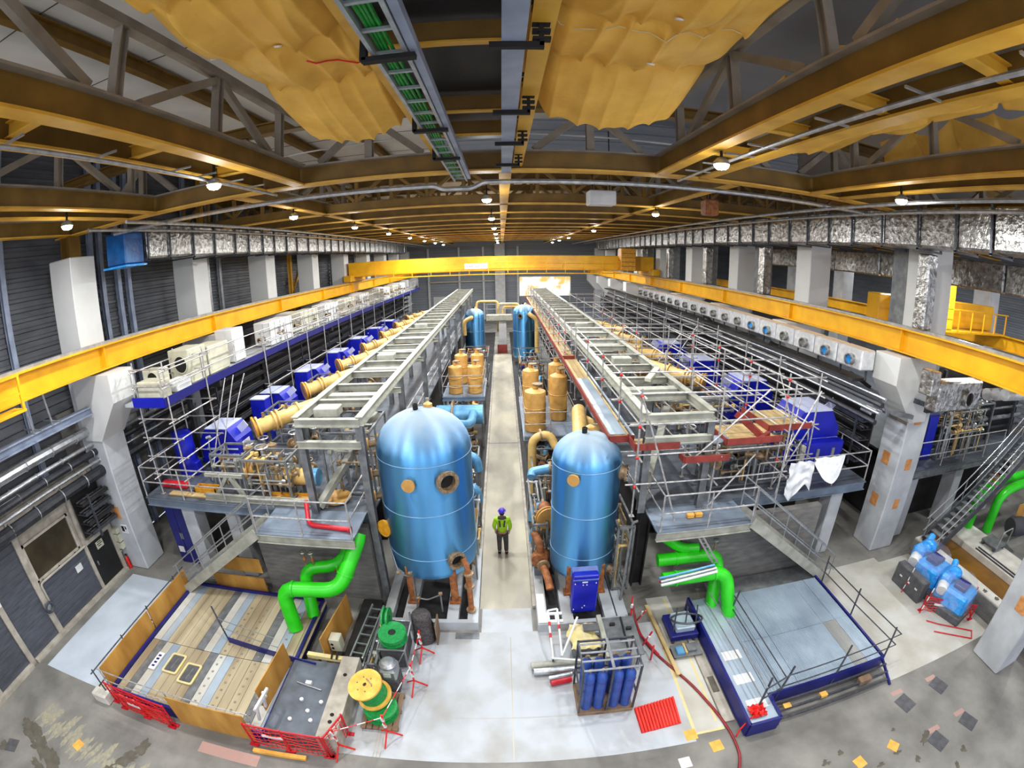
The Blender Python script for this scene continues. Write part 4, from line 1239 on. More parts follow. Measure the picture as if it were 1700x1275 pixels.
MB().box(-11.5, -11.3, 11.33, 11.35, 3.1, 3.15).build('handle', 'dark', t)
t = thing('yellow_crate', 'yellow plastic crate with clutter beside the red case on the door side gallery', 'crate', (-9.9, 11.3, 3.0))
MB().box(-10.3, -9.4, 11.15, 11.5, 3.0, 3.04).build('base', 'amber', t)
for a in ((-10.3, -9.4, 11.15, 11.18), (-10.3, -9.4, 11.47, 11.5), (-10.3, -10.27, 11.15, 11.5), (-9.43, -9.4, 11.15, 11.5)):
    MB().box(*a, 3.0, 3.2).build('side', 'amber', t)
t = thing('a_frame_support', 'pale A-shaped steel support on the door side gallery in front of the first blue motor', 'support', (-8.9, 11.15, 3.0))
MB().bar((-9.3, 11.1, 3.02), (-8.75, 11.1, 3.7), .12).build('leg', 'frame', t)
MB().bar((-8.2, 11.1, 3.02), (-8.6, 11.1, 3.7), .12).build('leg', 'frame', t)
MB().bar((-9.6, 11.1, 3.75), (-8.1, 11.1, 3.75), .1).build('head_beam', 'frame', t)

# ------------------------------------------------------------------ mezzanine along the door wall
t = thing('mezzanine_deck', 'mezzanine deck with a dark blue edge board below the door wall crane girder', 'deck', (-11.6, 30, 6.1))
MB().box(-12.15, -10.3, 10.8, 56, 6.1, 6.2).build('deck_plate', 'paintwhite', t)
MB().box(-10.32, -10.28, 10.8, 56, 6.1, 6.38).build('toe_board', 'navy', t)
MB().box(-11.7, -10.3, 10.76, 10.8, 6.1, 6.42).build('toe_board', 'ultra', t)
for y in [14 + 6.0*k for k in range(7)]:
    MB().bar((-12.15, y, 5.95), (-10.3, y, 5.95), .14, .22).build('joist', 'rack', t)
    MB().bar((-12.0, y, 3.0), (-12.0, y, 6.1), .16).build('post', 'rack', t)
railing('mezzanine_rail', 'slim tubular guard rail along the mezzanine edge over the black trays', [(-11.65, 10.85, 6.2), (-10.35, 10.85, 6.2), (-10.35, 55.5, 6.2)], step=2.2)
def machine(lab, x0, x1, y0, y1, z0, z1, fan=True, m='cream'):
    t = thing('air_unit', lab, 'air handling unit', ((x0+x1)/2, (y0+y1)/2, z0), 'pale air units on the mezzanine')
    MB().bbox(x0, x1, y0, y1, z0 + .06, z1, .03).build('casing', m, t)
    MB().box(x0 + .05, x1 - .05, y0 + .05, y1 - .05, z0, z0 + .06).build('base', 'framed', t)
    if fan:
        c = V(((x0+x1)/2 + .1, y0, (z0+z1)/2 + .12)); r = min(x1 - x0, z1 - z0)*.30
        fr = MB().lathe([(r, -.05), (r*1.12, -.05), (r*1.12, .02), (r, .02)], c, (0, 1, 0), 20, True).build('fan_ring', 'cream', t)
        MB().cyl(c - V((0, .012, 0)), c + V((0, .01, 0)), r, 20).build('fan_opening', 'dark', fr)
    MB().box(x1 - .004, x1 + .012, y0 + .1, y1 - .1, z0 + .18, z1 - .12).build('side_panel', m, t)
    return t
machine('low pale air unit on the front corner of the mezzanine', -11.6, -10.6, 10.98, 11.6, 6.2, 6.85, False)
machine('pale air unit with a round fan opening, second from the mezzanine front', -12.0, -11.2, 11.75, 12.3, 6.2, 7.05)
machine('tall pale air unit with a round fan opening, third along the mezzanine', -11.7, -10.75, 12.9, 14.0, 6.2, 7.45)
machine('long pale air unit directly behind the tall fan unit on the mezzanine', -11.75, -10.75, 14.1, 15.5, 6.2, 7.3, False)
machine('white draped air unit beyond the long unit on the mezzanine', -11.8, -10.9, 16.1, 17.0, 6.2, 7.6, False, 'white')
machine('flat white box on the mezzanine between the first fan unit and the tall one', -11.2, -10.6, 11.9, 12.7, 6.2, 6.6, False, 'white')
for k in range(9):
    y = 19.5 + 3.6*k
    machine('%s pale cabinet of the row far along the mezzanine' % ORD[k], -11.9, -10.95, y, y + 2.4, 6.2, 7.35, False, ('white', 'cream')[k % 2])
for k in range(16):
    y = 18.2 + 2.1*k
    valve_at((-10.9 + .2*RN.random(), y, 6.2), .8 + .3*RN.random(), 2*RN.random())
for (y0, y1) in ((18, 27), (27.3, 40)):
    railing('wire_screen', 'bright wire screen panels on the mezzanine %s' % ('nearer the air units' if y0 < 20 else 'toward the bridge crane'), [(-10.5, y0, 6.2), (-10.5, y1, 6.2)], 'clear' if 0 else 'galv', 1.3, .55, None, 'wire screens', (.3, .6, .9, 1.28), .014, 'screen')

# dark cable racks below the mezzanine and on the bay side
def dark_racks(s, lab, x, y0, y1, zs):
    t = thing('cable_rack', lab, 'cable rack', (x, (y0+y1)/2, zs[0]))
    xb = x + s*.55
    MB().box(*sorted((xb, xb + s*.06)), y0, y1, zs[0] - .2, zs[-1] + .3).build('back_panel', 'rack', t)
    for k, z in enumerate(zs):
        b = MB().box(*sorted((x, x + s*.5)), y0, y1, z, z + .04)
        b.box(*sorted((x, x - s*.02)), y0, y1, z, z + .12)
        b.build('tray', 'rack' if k % 2 else 'darktube', t)
        for j in range(2):
            MB().tube([(x + s*(.12 + .2*j), y0, z + .1), (x + s*(.12 + .2*j), y1, z + .1)], .05, 6).build('cable', ('cable', 'darkpipe')[j], t)
    y = y0 + .3
    while y < y1:
        MB().box(*sorted((x - s*.04, x + s*.02)), y, y + .08, zs[0] - .2, zs[-1] + .3).build('upright', 'darktube', t)
        y += 4.4
    return t
dark_racks(-1, 'black cable racks in the shade below the mezzanine', -11.75, 15.2, 56, (3.4, 3.9, 4.4, 4.9, 5.4))
dark_racks(-1, 'black cable racks on the door wall above the black door', -13.62, 8.9, 10.2, (2.3, 2.65, 3.0, 3.35))
# scaffold in front of the mezzanine
scaffold('narrow scaffold tower at the mezzanine front corner, standing on the door side gallery', [-11.6, -10.25], [10.95, 13.1], 3.0, 7.5, (3.65, 4.3, 4.95, 5.6, 6.7, 7.2), (),
         [((-10.25, 13.1, 3.1), (-10.25, 15.6, 5.9)), ((-10.1, 12.0, 3.05), (-10.22, 14.2, 6.1)), ((-9.95, 12.4, 3.05), (-10.1, 14.6, 6.1))])
scaffold('line of scaffold tubes along the mezzanine edge behind the blue motors', [-10.2], [17.4, 19.7, 22, 24.4, 26.8, 29.2, 32, 35, 38, 42, 46, 50], 3.0, 7.0, (4.9, 6.75), ())
# ------------------------------------------------------------------ open bay side gallery
t = thing('gallery_deck', 'grey steel gallery deck beside the open bay, under the scaffolding', 'deck', (8, 30, 0))
MB().box(3.75, 12.1, 10.55, 60, 2.93, 3.0).build('deck_plate', 'deck', t)
MB().box(3.82, 6.62, 9.25, 10.55, 2.95, 3.0).build('landing_plate', 'deckb', t)
MB().ib((6.6, 10.6, 2.82), (12.1, 10.6, 2.82), .16, .3, .02).build('edge_beam', 'deckb', t)
MB().ib((3.82, 9.3, 2.84), (6.62, 9.3, 2.84), .14, .26, .02).build('edge_beam', 'frame', t)
for y in (16, 22, 28, 34, 40, 46, 52, 58):
    MB().ib((3.8, y, 2.8), (12.1, y, 2.8), .2, .26, .02).build('cross_beam', 'framed', t)
for x in (7.2, 11.2):
    MB().bbox(x - .28, x + .28, 10.85, 11.45, 0, 2.7, .03).build('pier', 'column', t)
MB().ib((3.95, 10.8, 0), (3.95, 10.8, 2.7), .34, .34, .04, (1, 0, 0)).build('steel_post', 'rack', t)
MB().bar((3.95, 10.9, 1.2), (4.7, 11.6, 2.65), .16).build('steel_brace', 'rack', t)
solo('basement_wall', 'grey block wall behind the grating-covered pit on the open bay side', 'wall panel', MB().box(5.0, 9.9, 10.15, 10.4, .0, 2.6), 'block')
solo('under_deck_block', 'dark block filling the space below the open bay side gallery', 'equipment', MB().box(4.5, 11.6, 13.5, 58, .0, 2.6), 'rack')  # plain dark block filling the room under this deck
railing('guard_rail', 'galvanised guard rail round the front corner of the open bay side gallery', [(7.4, 10.6, 3), (12.05, 10.6, 3), (12.05, 13.8, 3)])
railing('guard_rail', 'galvanised guard rail round the landing above the green pipes on the open bay side', [(3.9, 11.0, 3), (3.9, 9.28, 3), (6.6, 9.28, 3)])
stairs('grey steel staircase descending from the open bay side landing to the cream floor', 10.35, .1, 6.65, 2.95, 9.28, 10.05, 15)
for k, x in enumerate((4.95, 5.2)):
    solo('yellow_block', 'small yellow block on the open bay side landing, %s the tank' % ('nearer' if k == 0 else 'further from'), 'block', MB().bbox(x - .11, x + .11, 9.75, 9.9, 3.0, 3.14, .03), 'otile', 'yellow blocks on the landing')
def sheet(u, v):
    x = 8.35 + 2.35*u
    sag = math.sin(PI*u)
    if u < .42:
        return (x, 10.45 - .12*noise.noise(V((u*9, v*4, 0))) - .1, 4.12 - v*(1.05 + .25*math.sin(u*15)) + .04*noise.noise(V((u*12, v*8, 3))))
    w = (u - .42)/.58
    return (x, 10.5 - .35*math.sin(PI*w)*v - .02, 4.12 - v*.75*max(0, math.sin(PI*w))**.7 + .05*noise.noise(V((u*9, v*5, 2))))
t = thing('white_dust_sheet', 'white plastic sheet hung over the guard rail below the large blue motor', 'sheet', (9.5, 10.4, 3.1))
MB().grid(sheet, 60, 22).build('sheet', 'wsheet', t, 180)

scaffold('scaffold bay with red-edged plank floors around the near end of the open bay side frame', [3.35, 5.6, 7.9], [10.15, 12.2, 14.6, 17.4, 20.4], 3.0, 6.6, (3.9, 4.75, 5.6, 6.4),
         ((3.3, 4.5, 10.2, 10.9, 4.92), (2.75, 3.42, 10.8, 20.5, 4.92), (4.6, 5.9, 9.95, 10.3, 4.6), (5.9, 7.7, 10.2, 11.6, 4.92)),
         [((4.6, 10.1, 4.4), (7.0, 10.1, 6.5)), ((7.9, 10.2, 3.2), (9.2, 11.5, 5.9)), ((3.35, 10.1, 6.4), (4.4, 9.6, 3.1)), ((5.6, 10.2, 3.05), (6.9, 10.2, 4.6)), ((7.9, 10.1, 4.7), (8.8, 10.1, 6.4))], red=True)
scaffold('scaffold bay beside the large blue motor on the open bay side gallery', [8.2, 9.4], [10.9, 13.2, 15.6, 18.2], 3.0, 6.7, (4.0, 5.0, 6.0, 6.5), ((7.7, 9.3, 10.9, 12.6, 4.95),), [((8.2, 10.9, 3.1), (9.4, 10.9, 5.2)), ((9.4, 11, 3.3), (9.4, 13.2, 6.2))], red=True)
scaffold('long scaffold run down the walkway side of the open bay side frame', [3.0, 3.32], [21.5, 24, 26.5, 29, 31.5, 34, 37, 40, 44, 48, 52], 3.0, 6.5, (3.6, 4.3, 5.1, 5.6, 6.1), ((2.75, 3.42, 20.6, 54, 4.92),), (), red=True)
scaffold('scaffold thicket over the pumps deep on the open bay side gallery', [6.3, 8.6, 10.6], [20.5, 23, 25.5, 28, 31, 34.5, 38, 42], 3.0, 6.6, (4.4, 5.4, 6.2), ((6.3, 7.2, 20.5, 42, 4.3),), [((6.3, 20.5, 3.3), (8.6, 20.5, 6.2)), ((8.6, 23, 3.3), (10.6, 23, 6.2)), ((6.3, 28, 6.2), (8.6, 28, 3.4))], red=True)
t = thing('metal_walkboards', 'pale blue metal walkway boards beside the open bay side frame', 'walkway boards', (5, 10.2, 4.95))
MB().box(4.62, 6.1, 10.32, 10.7, 4.97, 5.03).build('board', 'grate', t)
MB().box(3.45, 3.5, 11, 20, 4.98, 5.03).build('board', 'grate', t)
MB().box(2.85, 3.3, 11.2, 17, 4.975, 5.0).build('board', 'grate', t)
for k, (p, q) in enumerate((((7.2, 10.5, 5.0), (6.6, 11.1, 5.5)), ((7.5, 10.6, 5.0), (6.95, 10.2, 5.0)))):
    solo('red_brown_beam', 'rusty red beam leaning on the scaffold planks near the large blue motor, %s' % ('upper one' if k == 0 else 'lower one'), 'beam', MB().bar(p, q, .12, .18), 'redboard', 'rusty beams on the planks')
solo('rolled_floor_hatch', 'cream hatch plate standing on edge at the far end of the open bay side frame', 'plate', MB().bar((4.5, 13.2, 5.95), (5.3, 14.6, 5.95), .2, .1), 'cream')

# white ducts with round nozzles under the bay crane girder
x = 11.42
y = 11.3; k = 0
while y < 36:
    L = 1.35
    t = thing('nozzle_duct', 'white foil-wrapped duct box with a round nozzle, number %s from the column with orange patches' % ('one two three four five six seven eight nine ten eleven twelve thirteen fourteen fifteen sixteen seventeen eighteen nineteen'.split()[k]), 'duct', (x, y + L/2, 6.7), 'nozzle ducts below the bay girder')
    MB().bbox(x - .02, x + .66, y, y + L - .05, 6.62, 7.3, .05).build('casing', 'foilw', t)
    c = V((x, y + .5, 6.93))
    nz = MB().lathe([(.19, 0), (.19, .22), (.15, .22), (.15, .0)], c, (-1, -.15, 0), 16, True).build('nozzle', 'foil', t)
    MB().cyl(c + V((-.1, -.015, 0)), c + V((-.12, -.018, 0)), .15, 16).build('nozzle_cap', 'bluefilm' if k in (0, 1, 4, 5) else 'foil', nz)
    MB().bar((x + .4, y + .1, 6.62), (x + .4, y + .1, 6.3), .06).build('support', 'darktube', t)
    y += L; k += 1
t = thing('duct_shelf', 'dark steel shelf carrying the white nozzle ducts along the bay columns', 'shelf', (12.1, 25, 6.3))
MB().box(11.4, 12.1, 11.6, 50, 6.2, 6.3).build('shelf', 'rack', t)
for y in (12.5, 18, 24.6, 31.4, 38, 44):
    MB().bar((12.15, y, 6.25), (13.3, y, 5.7), .12).build('bracket', 'rack', t)
t = thing('nozzle_duct', 'silver foil duct box with a dark round nozzle beyond the column with orange patches', 'duct', (14.9, 8.3, 5.9))
MB().bbox(11.6, 12.0, 8.4, 8.9, 6.65, 7.35, .03).bbox(12.05, 14.5, 8.4, 8.9, 6.15, 7.05, .05).build('casing', 'foil', t)
MB().lathe([(.26, 0), (.26, .15), (.2, .15), (.2, .0)], (13.6, 8.4, 6.55), (0, -1, 0), 20, True).build('nozzle', 'foil', t)
MB().cyl((13.6, 8.36, 6.55), (13.6, 8.34, 6.55), .2, 20).build('nozzle_opening', 'dark', t)
MB().bar((12.2, 8.9, 6.1), (14.6, 8.9, 6.1), .12, .2).build('support_beam', 'rack', t)
dark_racks(1, 'black pipe and cable racks along the bay columns behind the open side gallery', 12.35, 11.6, 56, (3.2, 3.6, 4.0, 4.4, 4.7))
for k, (z, m, r) in enumerate(((5.95, 'silverpipe', .05), (5.75, 'darkpipe', .1), (5.5, 'silverpipe', .05), (5.2, 'darkpipe', .09))):
    solo('bay_pipe', '%s pipe from the top of those running along the bay side black racks' % ORD[k], 'pipe', MB().tube([(11.95 - .1*k, 10.4, z - .02), (11.95 - .1*k, 50, z)], r, 8), m, 'pipes along the bay side racks')
t = thing('pipe_bracket', 'grey steel bracket with pipes clamped to the column with orange patches', 'bracket', (13.0, 10.2, 5.3))
MB().bar((12.2, 10.2, 5.55), (13.3, 10.2, 5.35), .14).build('arm', 'framed', t)
MB().bar((13.3, 10.22, 5.9), (14.5, 10.22, 5.6), .16).build('arm', 'darktube', t)
for k in range(7):
    MB().cyl((11.9 + .13*k, 10.9, 5.3 + .05*(k % 3)), (11.9 + .13*k, 11.4, 5.3 + .05*(k % 3)), .05, 8).build('pipe_end', 'galv', t)

# ------------------------------------------------------------------ the neighbouring bay
t = thing('bay_gallery', 'grey gallery deck in the neighbouring bay beyond the columns', 'deck', (20, 12, 0))
MB().box(14.9, 26, 10.6, 40, 2.9, 3.0).build('deck_plate', 'deck', t)
MB().ib((14.9, 10.65, 2.8), (26, 10.65, 2.8), .16, .3, .02).build('edge_beam', 'framed', t)
for x in (15.3, 18.6, 22):
    MB().bbox(x - .3, x + .3, 10.8, 11.5, 0, 2.9, .03).build('pier', 'column', t)
railing('guard_rail', 'guard rail along the gallery of the neighbouring bay', [(14.95, 10.66, 3), (21.6, 10.66, 3)])
solo('under_deck_block', 'dark block filling the space below the neighbouring bay gallery', 'equipment', MB().box(15, 26, 12.0, 38, 0, 2.6), 'rack')  # dark filling block below the bay deck
clutter('tangle of pipes on the gallery of the neighbouring bay', 16.8, 20.6, 11.1, 11.9, 3.0, 5.2, 40, 21)
t = thing('pipe_rack', 'dark pipe rack standing across the neighbouring bay above its gallery', 'pipe rack', (20, 12.3, 3))
MB().box(15.0, 26, 12.55, 12.65, 3.0, 6.4).build('back_panel', 'rack', t)
for k in range(6):
    z = 3.5 + .48*k
    MB().tube([(15.0, 12.3, z), (26, 12.3, z)], .06 + .05*(k % 2), 8).build('pipe', ('darkpipe', 'framed', 'silverpipe', 'darkpipe', 'rust', 'darktube')[k], t)
for k in range(5):
    x = 15.2 + 2.4*k
    MB().bar((x, 12.15, 3.0), (x, 12.15, 6.4), .14).build('upright', 'darktube', t)
t = thing('bay_cabinet', 'tall dark blue cabinet on the neighbouring bay gallery beside the orange-patched column', 'cabinet', (16.2, 11.6, 3))
MB().bbox(15.9, 16.6, 11.3, 11.9, 3.0, 4.9, .02).build('body', 'navy', t)
MB().box(15.95, 16.55, 11.28, 11.3, 3.15, 4.8).build('door', 'ultra', t)
stairs('steel staircase in the neighbouring bay rising above the green pipes', 15.0, .8, 20.5, 4.3, 8.55, 9.3, 18, 'darktube', 'galv')
for k, (x, w, y) in enumerate(((26.2, 1.2, 9), (26.2, 1.2, 15.7), (26.2, 1.2, 22.4), (26.2, 1.2, 29.1), (26.2, 1.2, 35.8))):
    solo('bay_column', '%s grey column at the far side of the neighbouring bay' % ORD[k], 'column', MB().bbox(x, x + w, y, y + 1.2, 0, 11, .04), 'column', 'columns beyond the neighbouring bay')
t = thing('bay_crane', 'bright yellow crane in the neighbouring bay, seen between foil ducts', 'crane', (20, 17, 7.5))
MB().bbox(16, 26, 15.2, 16.0, 7.7, 9.0, .04).build('bridge_girder', 'craney', t)
MB().bbox(19.2, 20.2, 14.0, 15.0, 7.6, 10.2, .04).build('hoist_cabinet', 'craney', t)
MB().bbox(17.2, 18.0, 14.2, 15.0, 7.8, 9.2, .04).build('hoist_cabinet', 'amber', t)
for k in range(5):
    MB().box(19.3, 20.1, 13.97, 14.0, 7.8 + .46*k, 8.1 + .46*k).build('cabinet_panel', 'craney', t)
MB().box(16, 26, 14.2, 15.2, 7.6, 7.68).build('walkway', 'craney', t)
for k in range(9):
    MB().bar((16.2 + 1.2*k, 14.2, 7.68), (16.2 + 1.2*k, 14.2, 8.7), .06).build('rail_post', 'craney', t)
MB().bar((16, 14.2, 8.7), (26, 14.2, 8.7), .06).build('rail', 'craney', t)
for x, lab in ((15.6, 'yellow crane rail girder of the neighbouring bay just past the columns'), (25.6, 'yellow crane rail girder on the far side of the neighbouring bay')):
    solo('bay_crane_girder', lab, 'crane girder', MB().ib((x, 2, 7.3), (x, 60, 7.3), .5, .75, .05), 'craney')
t = thing('bay_duct', 'wide foil-wrapped duct hung in the neighbouring bay', 'air duct', (16.8, 12, 9.6))
for k in range(6):
    MB().bbox(16.2, 17.4, 6 + 3.2*k, 9.15 + 3.2*k, 9.75, 10.75, .06).build('duct_section', 'foil', t)
area(19.5, 12.5, 10.3, 500, .4)
solo('bay_lamp', 'bright lamp below the foil duct in the neighbouring bay', 'lamp', MB().lathe([(.05, .1), (.16, .04), (.16, 0)], (19.5, 12.5, 10.32), n=16), 'lamp')
t = thing('wrapped_pipes', 'white plastic-wrapped pipes under the bay crane girder at the picture edge', 'pipes', (16, 7.9, 6.6))
for k in range(3):
    MB().tube([(15.2, 7.9 + .35*k, 6.75 - .1*k), (19, 8.1 + .35*k, 6.6 - .1*k)], .2, 12).build('pipe', 'foilw', t)
# ------------------------------------------------------------------ blue tanks
def tank(lab, c, r, zb, zs, zt, flanges=(), legs=True, seams=3, skid=True):
    t = thing('pressure_tank', lab, 'tank', (c[0], c[1], 0), 'blue pressure tanks')
    cx, cy = c
    n = 48
    dome = [(r*math.cos(a), zs + (zt - zs)*math.sin(a)) for a in [PI/2*k/10 for k in range(10)]] + [(.02, zt)]
    bot = [(.02, zb)] + [(r*math.sin(a), zb + (r*.45)*(1 - math.cos(a))) for a in [PI/2*k/8 for k in range(1, 9)]]
    MB().lathe(bot + dome, (cx, cy, 0), n=n).build('shell', 'tank', t, 50)
    for k in range(seams):
        z = zs - (zs - zb)*(k*.36) - .02
        MB().torus((cx, cy, z), (0, 0, 1), r, .012, 48, 4).build('weld_seam', 'tank', t)
    if legs:
        for a in (-120, -58, 60, 120):
            q = math.radians(a)
            x, y = cx + r*.93*math.cos(q), cy + r*.93*math.sin(q)
            b = MB().bbox(x - .1, x + .1, y - .08, y + .08, .3, zb + .75, .02)
            b.box(x - .16, x + .16, y - .14, y + .14, .3, .36)
            b.build('leg', 'rust', t)
    for (ang, z, rr, kind) in flanges:
        q = math.radians(ang)
        d = V((math.cos(q), math.sin(q), 0))
        p = V((cx, cy, z)) + d*(r - .03)
        if kind == 'open':
            fl = MB().lathe([(rr*.68, 0), (rr*.8, 0), (rr*.8, .16), (rr, .16), (rr, .22), (rr*.68, .22)], p, d, 24, True).build('open_flange', 'brass', t)
            MB().cyl(p + d*.05, p + d*.06, rr*.68, 24).build('flange_bore', 'dark', fl)
            for k in range(12):
                w = 2*PI*k/12
                a1 = d.orthogonal().normalized(); b1 = d.cross(a1)
                o = p + d*.22 + (a1*math.cos(w) + b1*math.sin(w))*rr*.84
                MB().cyl(o - d*.02, o + d*.03, .018, 6).build('bolt', 'galv', fl)
        else:
            MB().lathe([(rr*.6, 0), (rr*.6, .14), (rr, .14), (rr, .2), (.01, .2)], p, d, 20).build('blind_flange', 'yvessel', t)
    MB().cyl((cx - .1*r, cy, zt - .03), (cx - .1*r, cy, zt + .12), .07, 10).torus((cx - .1*r, cy, zt + .13), (0, 0, 1), .06, .02, 10, 5).build('top_valve', 'dark', t)
    MB().lathe([(.12, 0), (.12, .1), (.02, .16)], (cx + .12*r, cy + .3, zt - .05), n=16).build('top_cap', 'yvessel', t)
    return t
tank('largest blue metallic tank beside the walkway, behind the green cable reels', (-2.2, 11.0), 1.28, .92, 4.85, 5.92,
     ((-98, 4.42, .17, 'blind'), (-58, 4.42, .30, 'open'), (-55, 1.95, .27, 'open')))
tank('slim blue metallic tank beside the walkway, behind the blue cabinet and gas bottles', (2.2, 11.0), .95, .6, 4.4, 5.16,
     ((-118, 4.25, .16, 'blind'), (-22, 4.1, .24, 'open'), (-38, 1.0, .22, 'open')))
tank('small blue tank far down the walkway on the door side', (-2.7, 43), .95, .4, 4.2, 4.95, (), True)
tank('taller blue tank far down the walkway on the open bay side', (1.95, 41), 1.05, .3, 4.7, 5.45, ((-110, 4.5, .22, 'open'),), True)
for p, lab in ((((-2.95, 42.0, 4.2), (-2.95, 41.7, 4.2), (-3.6, 41.6, 3.9), (-3.6, 41.6, 2.6)), 'bent pale yellow pipe on the small far tank of the door side'),
               (((2.3, 40, 4.7), (2.6, 39.8, 4.5), (3.0, 39.8, 4.2), (3.0, 39.8, 1.2)), 'bent pale yellow pipe dropping from the far tank of the open bay side')):
    solo('tank_pipe', lab, 'pipe', MB().tube(p, .2, 12, .4), 'ypipe')

# tank skids with white edges
def skid(lab, x0, x1, y0, y1, plates=()):
    t = thing('tank_skid', lab, 'skid', ((x0+x1)/2, (y0+y1)/2, 0))
    for (a, b_, c, d) in ((x0, x1, y0, y0 + .14), (x0, x0 + .28, y0 + .14, y1 - .14), (x1 - .3, x1, y0 + .14, y1 - .14), (x0, x1, y1 - .14, y1)):
        MB().box(a, b_, c, d, .0, .3).build('side_beam', 'paintwhite', t)
    MB().box(x0 + .3, x1 - .3, y0 + .2, y1 - .2, .02, .06).build('sump_floor', 'rack', t)
    for x in plates:
        MB().box(x - .16, x + .16, y0 + .14, y1 - .2, .06, .29).build('cross_plate', 'paintwhite', t)
    return t
skid('pale edged steel skid below the largest blue tank', -3.6, -.88, 9.1, 12.6, (-2.85, -1.6))
skid('pale edged steel skid below the slim blue tank', .76, 3.3, 8.95, 12.6, (1.6, 2.8))
t = thing('white_bracket', 'white bracket plate with square holes on the corner of the slim tank skid', 'bracket plate', (1.15, 9.1, .3))
b = MB().box(.78, 1.0, 9.0, 10.2, .305, .34).box(1.0, 1.45, 9.0, 9.1, .305, .34).box(1.0, 1.45, 9.3, 9.4, .305, .34).box(1.0, 1.1, 9.1, 9.3, .305, .34).box(1.24, 1.3, 9.1, 9.3, .305, .34)
b.build('plate', 'white', t)
t = thing('blue_cabinet', 'blue cabinet with rivets standing on the skid in front of the slim blue tank', 'cabinet', (2.05, 9.45, .3))
MB().bbox(1.7, 2.4, 9.3, 9.62, .36, 1.72, .03).build('body', 'ultra', t)
MB().add([(1.7, 9.28, 1.58), (2.4, 9.28, 1.58), (2.4, 9.62, 1.79), (1.7, 9.62, 1.79), (1.7, 9.28, 1.55), (2.4, 9.28, 1.55), (2.4, 9.62, 1.76), (1.7, 9.62, 1.76)],
         [(0, 1, 2, 3), (7, 6, 5, 4), (0, 4, 5, 1), (1, 5, 6, 2), (2, 6, 7, 3), (3, 7, 4, 0)]).build('sloped_lid', 'bottle', t)
for x, z in ((1.76, .5), (2.0, .55), (2.06, .62), (1.98, 1.4), (2.08, 1.4), (1.76, 1.45), (2.33, 1.45)):
    MB().cyl((x, 9.31, z), (x, 9.285, z), .018, 8).build('rivet', 'white', t)
MB().box(1.95, 2.1, 9.285, 9.3, 1.48, 1.52).build('label_plate', 'white', t)
for x in (1.78, 2.3):
    MB().box(x - .05, x + .05, 9.35, 9.57, .3, .37).build('foot', 'navy', t)

# fittings round the tanks
t = thing('lower_nozzle_pipe', 'brown bent pipe standing below the open flange of the largest blue tank', 'pipe', (-1.05, 9.75, .3))
MB().tube([(-1.2, 9.85, 1.95), (-1.1, 9.6, 1.95), (-1.08, 9.55, 1.2), (-1.08, 9.6, .3)], .08, 10, .15).build('pipe', 'rust', t)
for z in (.35, 1.25, 1.7): MB().cyl((-1.08, 9.56, z), (-1.08, 9.56, z + .05), .14, 12).build('flange', 'brass', t)
t = thing('instrument_line', 'thin bright sampling line looping across the foot of the largest blue tank', 'pipe', (-3, 9.9, .9))
MB().tube([(-3.35, 10.4, 1.9), (-3.05, 9.8, 1.5), (-2.7, 9.6, 1.55), (-2.62, 9.58, 1.75)], .022, 6, .1).build('line', 'galv', t)
MB().tube([(-2.55, 9.62, .75), (-2.3, 9.6, .7), (-1.9, 9.55, .95)], .022, 6, .1).build('line', 'galv', t)
for p in ((-3.05, 9.8, 1.52), (-2.66, 9.58, 1.7), (-1.9, 9.55, 1.0), (-2.55, 9.62, .75)):
    MB().cyl(V(p) - V((.05, 0, 0)), V(p) + V((.05, 0, 0)), .05, 8).build('fitting', 'brass', t)
MB().bar((-2.62, 9.6, .3), (-2.62, 9.6, 1.6), .04).build('support_post', 'framed', t)
MB().bar((-1.9, 9.55, .3), (-1.9, 9.55, .95), .04).build('support_post', 'framed', t)
t = thing('yellow_disc_flange', 'round yellow blank flange on the door side of the largest blue tank', 'flange', (-3.4, 10.6, 2.6))
MB().lathe([(.13, -.5), (.13, -.05), (.25, -.05), (.25, .03), (.01, .03)], (-3.42, 10.35, 2.65), (-.5, -.85, .1), 20).build('disc', 'amber', t)
for k, z in enumerate((4.1, 3.4, 5.0)):
    t = thing('side_valve', '%s brown valve up the shaded door side flank of the largest blue tank' % ('middle', 'lowest', 'topmost')[k], 'valve', (-3.62, 10.9, z), 'valves on the tank flank')
    MB().cyl((-3.45, 10.95, z), (-3.7, 10.85, z), .1, 10).build('body', 'brass', t)
    MB().cyl((-3.68, 10.86, z), (-3.74, 10.84, z), .17, 12).build('flange', 'yvessel', t)

def big_pipe(name, lab, pts, r, m, bend=.4, flanges=(), fm='brass', cat='pipe', group=None):
    t = thing(name, lab, cat, pts[0], group)
    MB().tube(pts, r, 14, bend).build('pipe', m, t)
    for (p, d) in flanges:
        p, d = V(p), V(d)
        MB().cyl(p - d*.04, p + d*.04, r*1.5, 16).build('flange', fm, t)
    return t
big_pipe('blue_pipe', 'thick pale blue pipe crossing behind the largest blue tank toward the walkway', [(-3.3, 20.6, 2.3), (-1.05, 20.6, 2.3)], .48, 'bpipe', 0, (((-2.5, 20.6, 2.3), (1, 0, 0)),))
big_pipe('blue_pipe', 'pale blue elbow pipe bending down behind the largest blue tank', [(-2.9, 18, 3.2), (-1.9, 17.6, 2.9), (-1.5, 18.5, 2.6), (-1.5, 20.2, 2.5)], .2, 'bpipe', .5)
for k, (z, y) in enumerate(((2.7, 15), (1.85, 14.2))):
    big_pipe('blue_pipe', '%s pale blue pipe end showing between the largest blue tank and the walkway' % ('upper', 'lower')[k], [(-1.9, y, z), (-1.1, y, z), (-1.02, y, z - .6)], .17, 'bpipe', .3, (((-1.35, y, z), (1, 0, 0)),), 'bpipe', group='blue pipe ends')
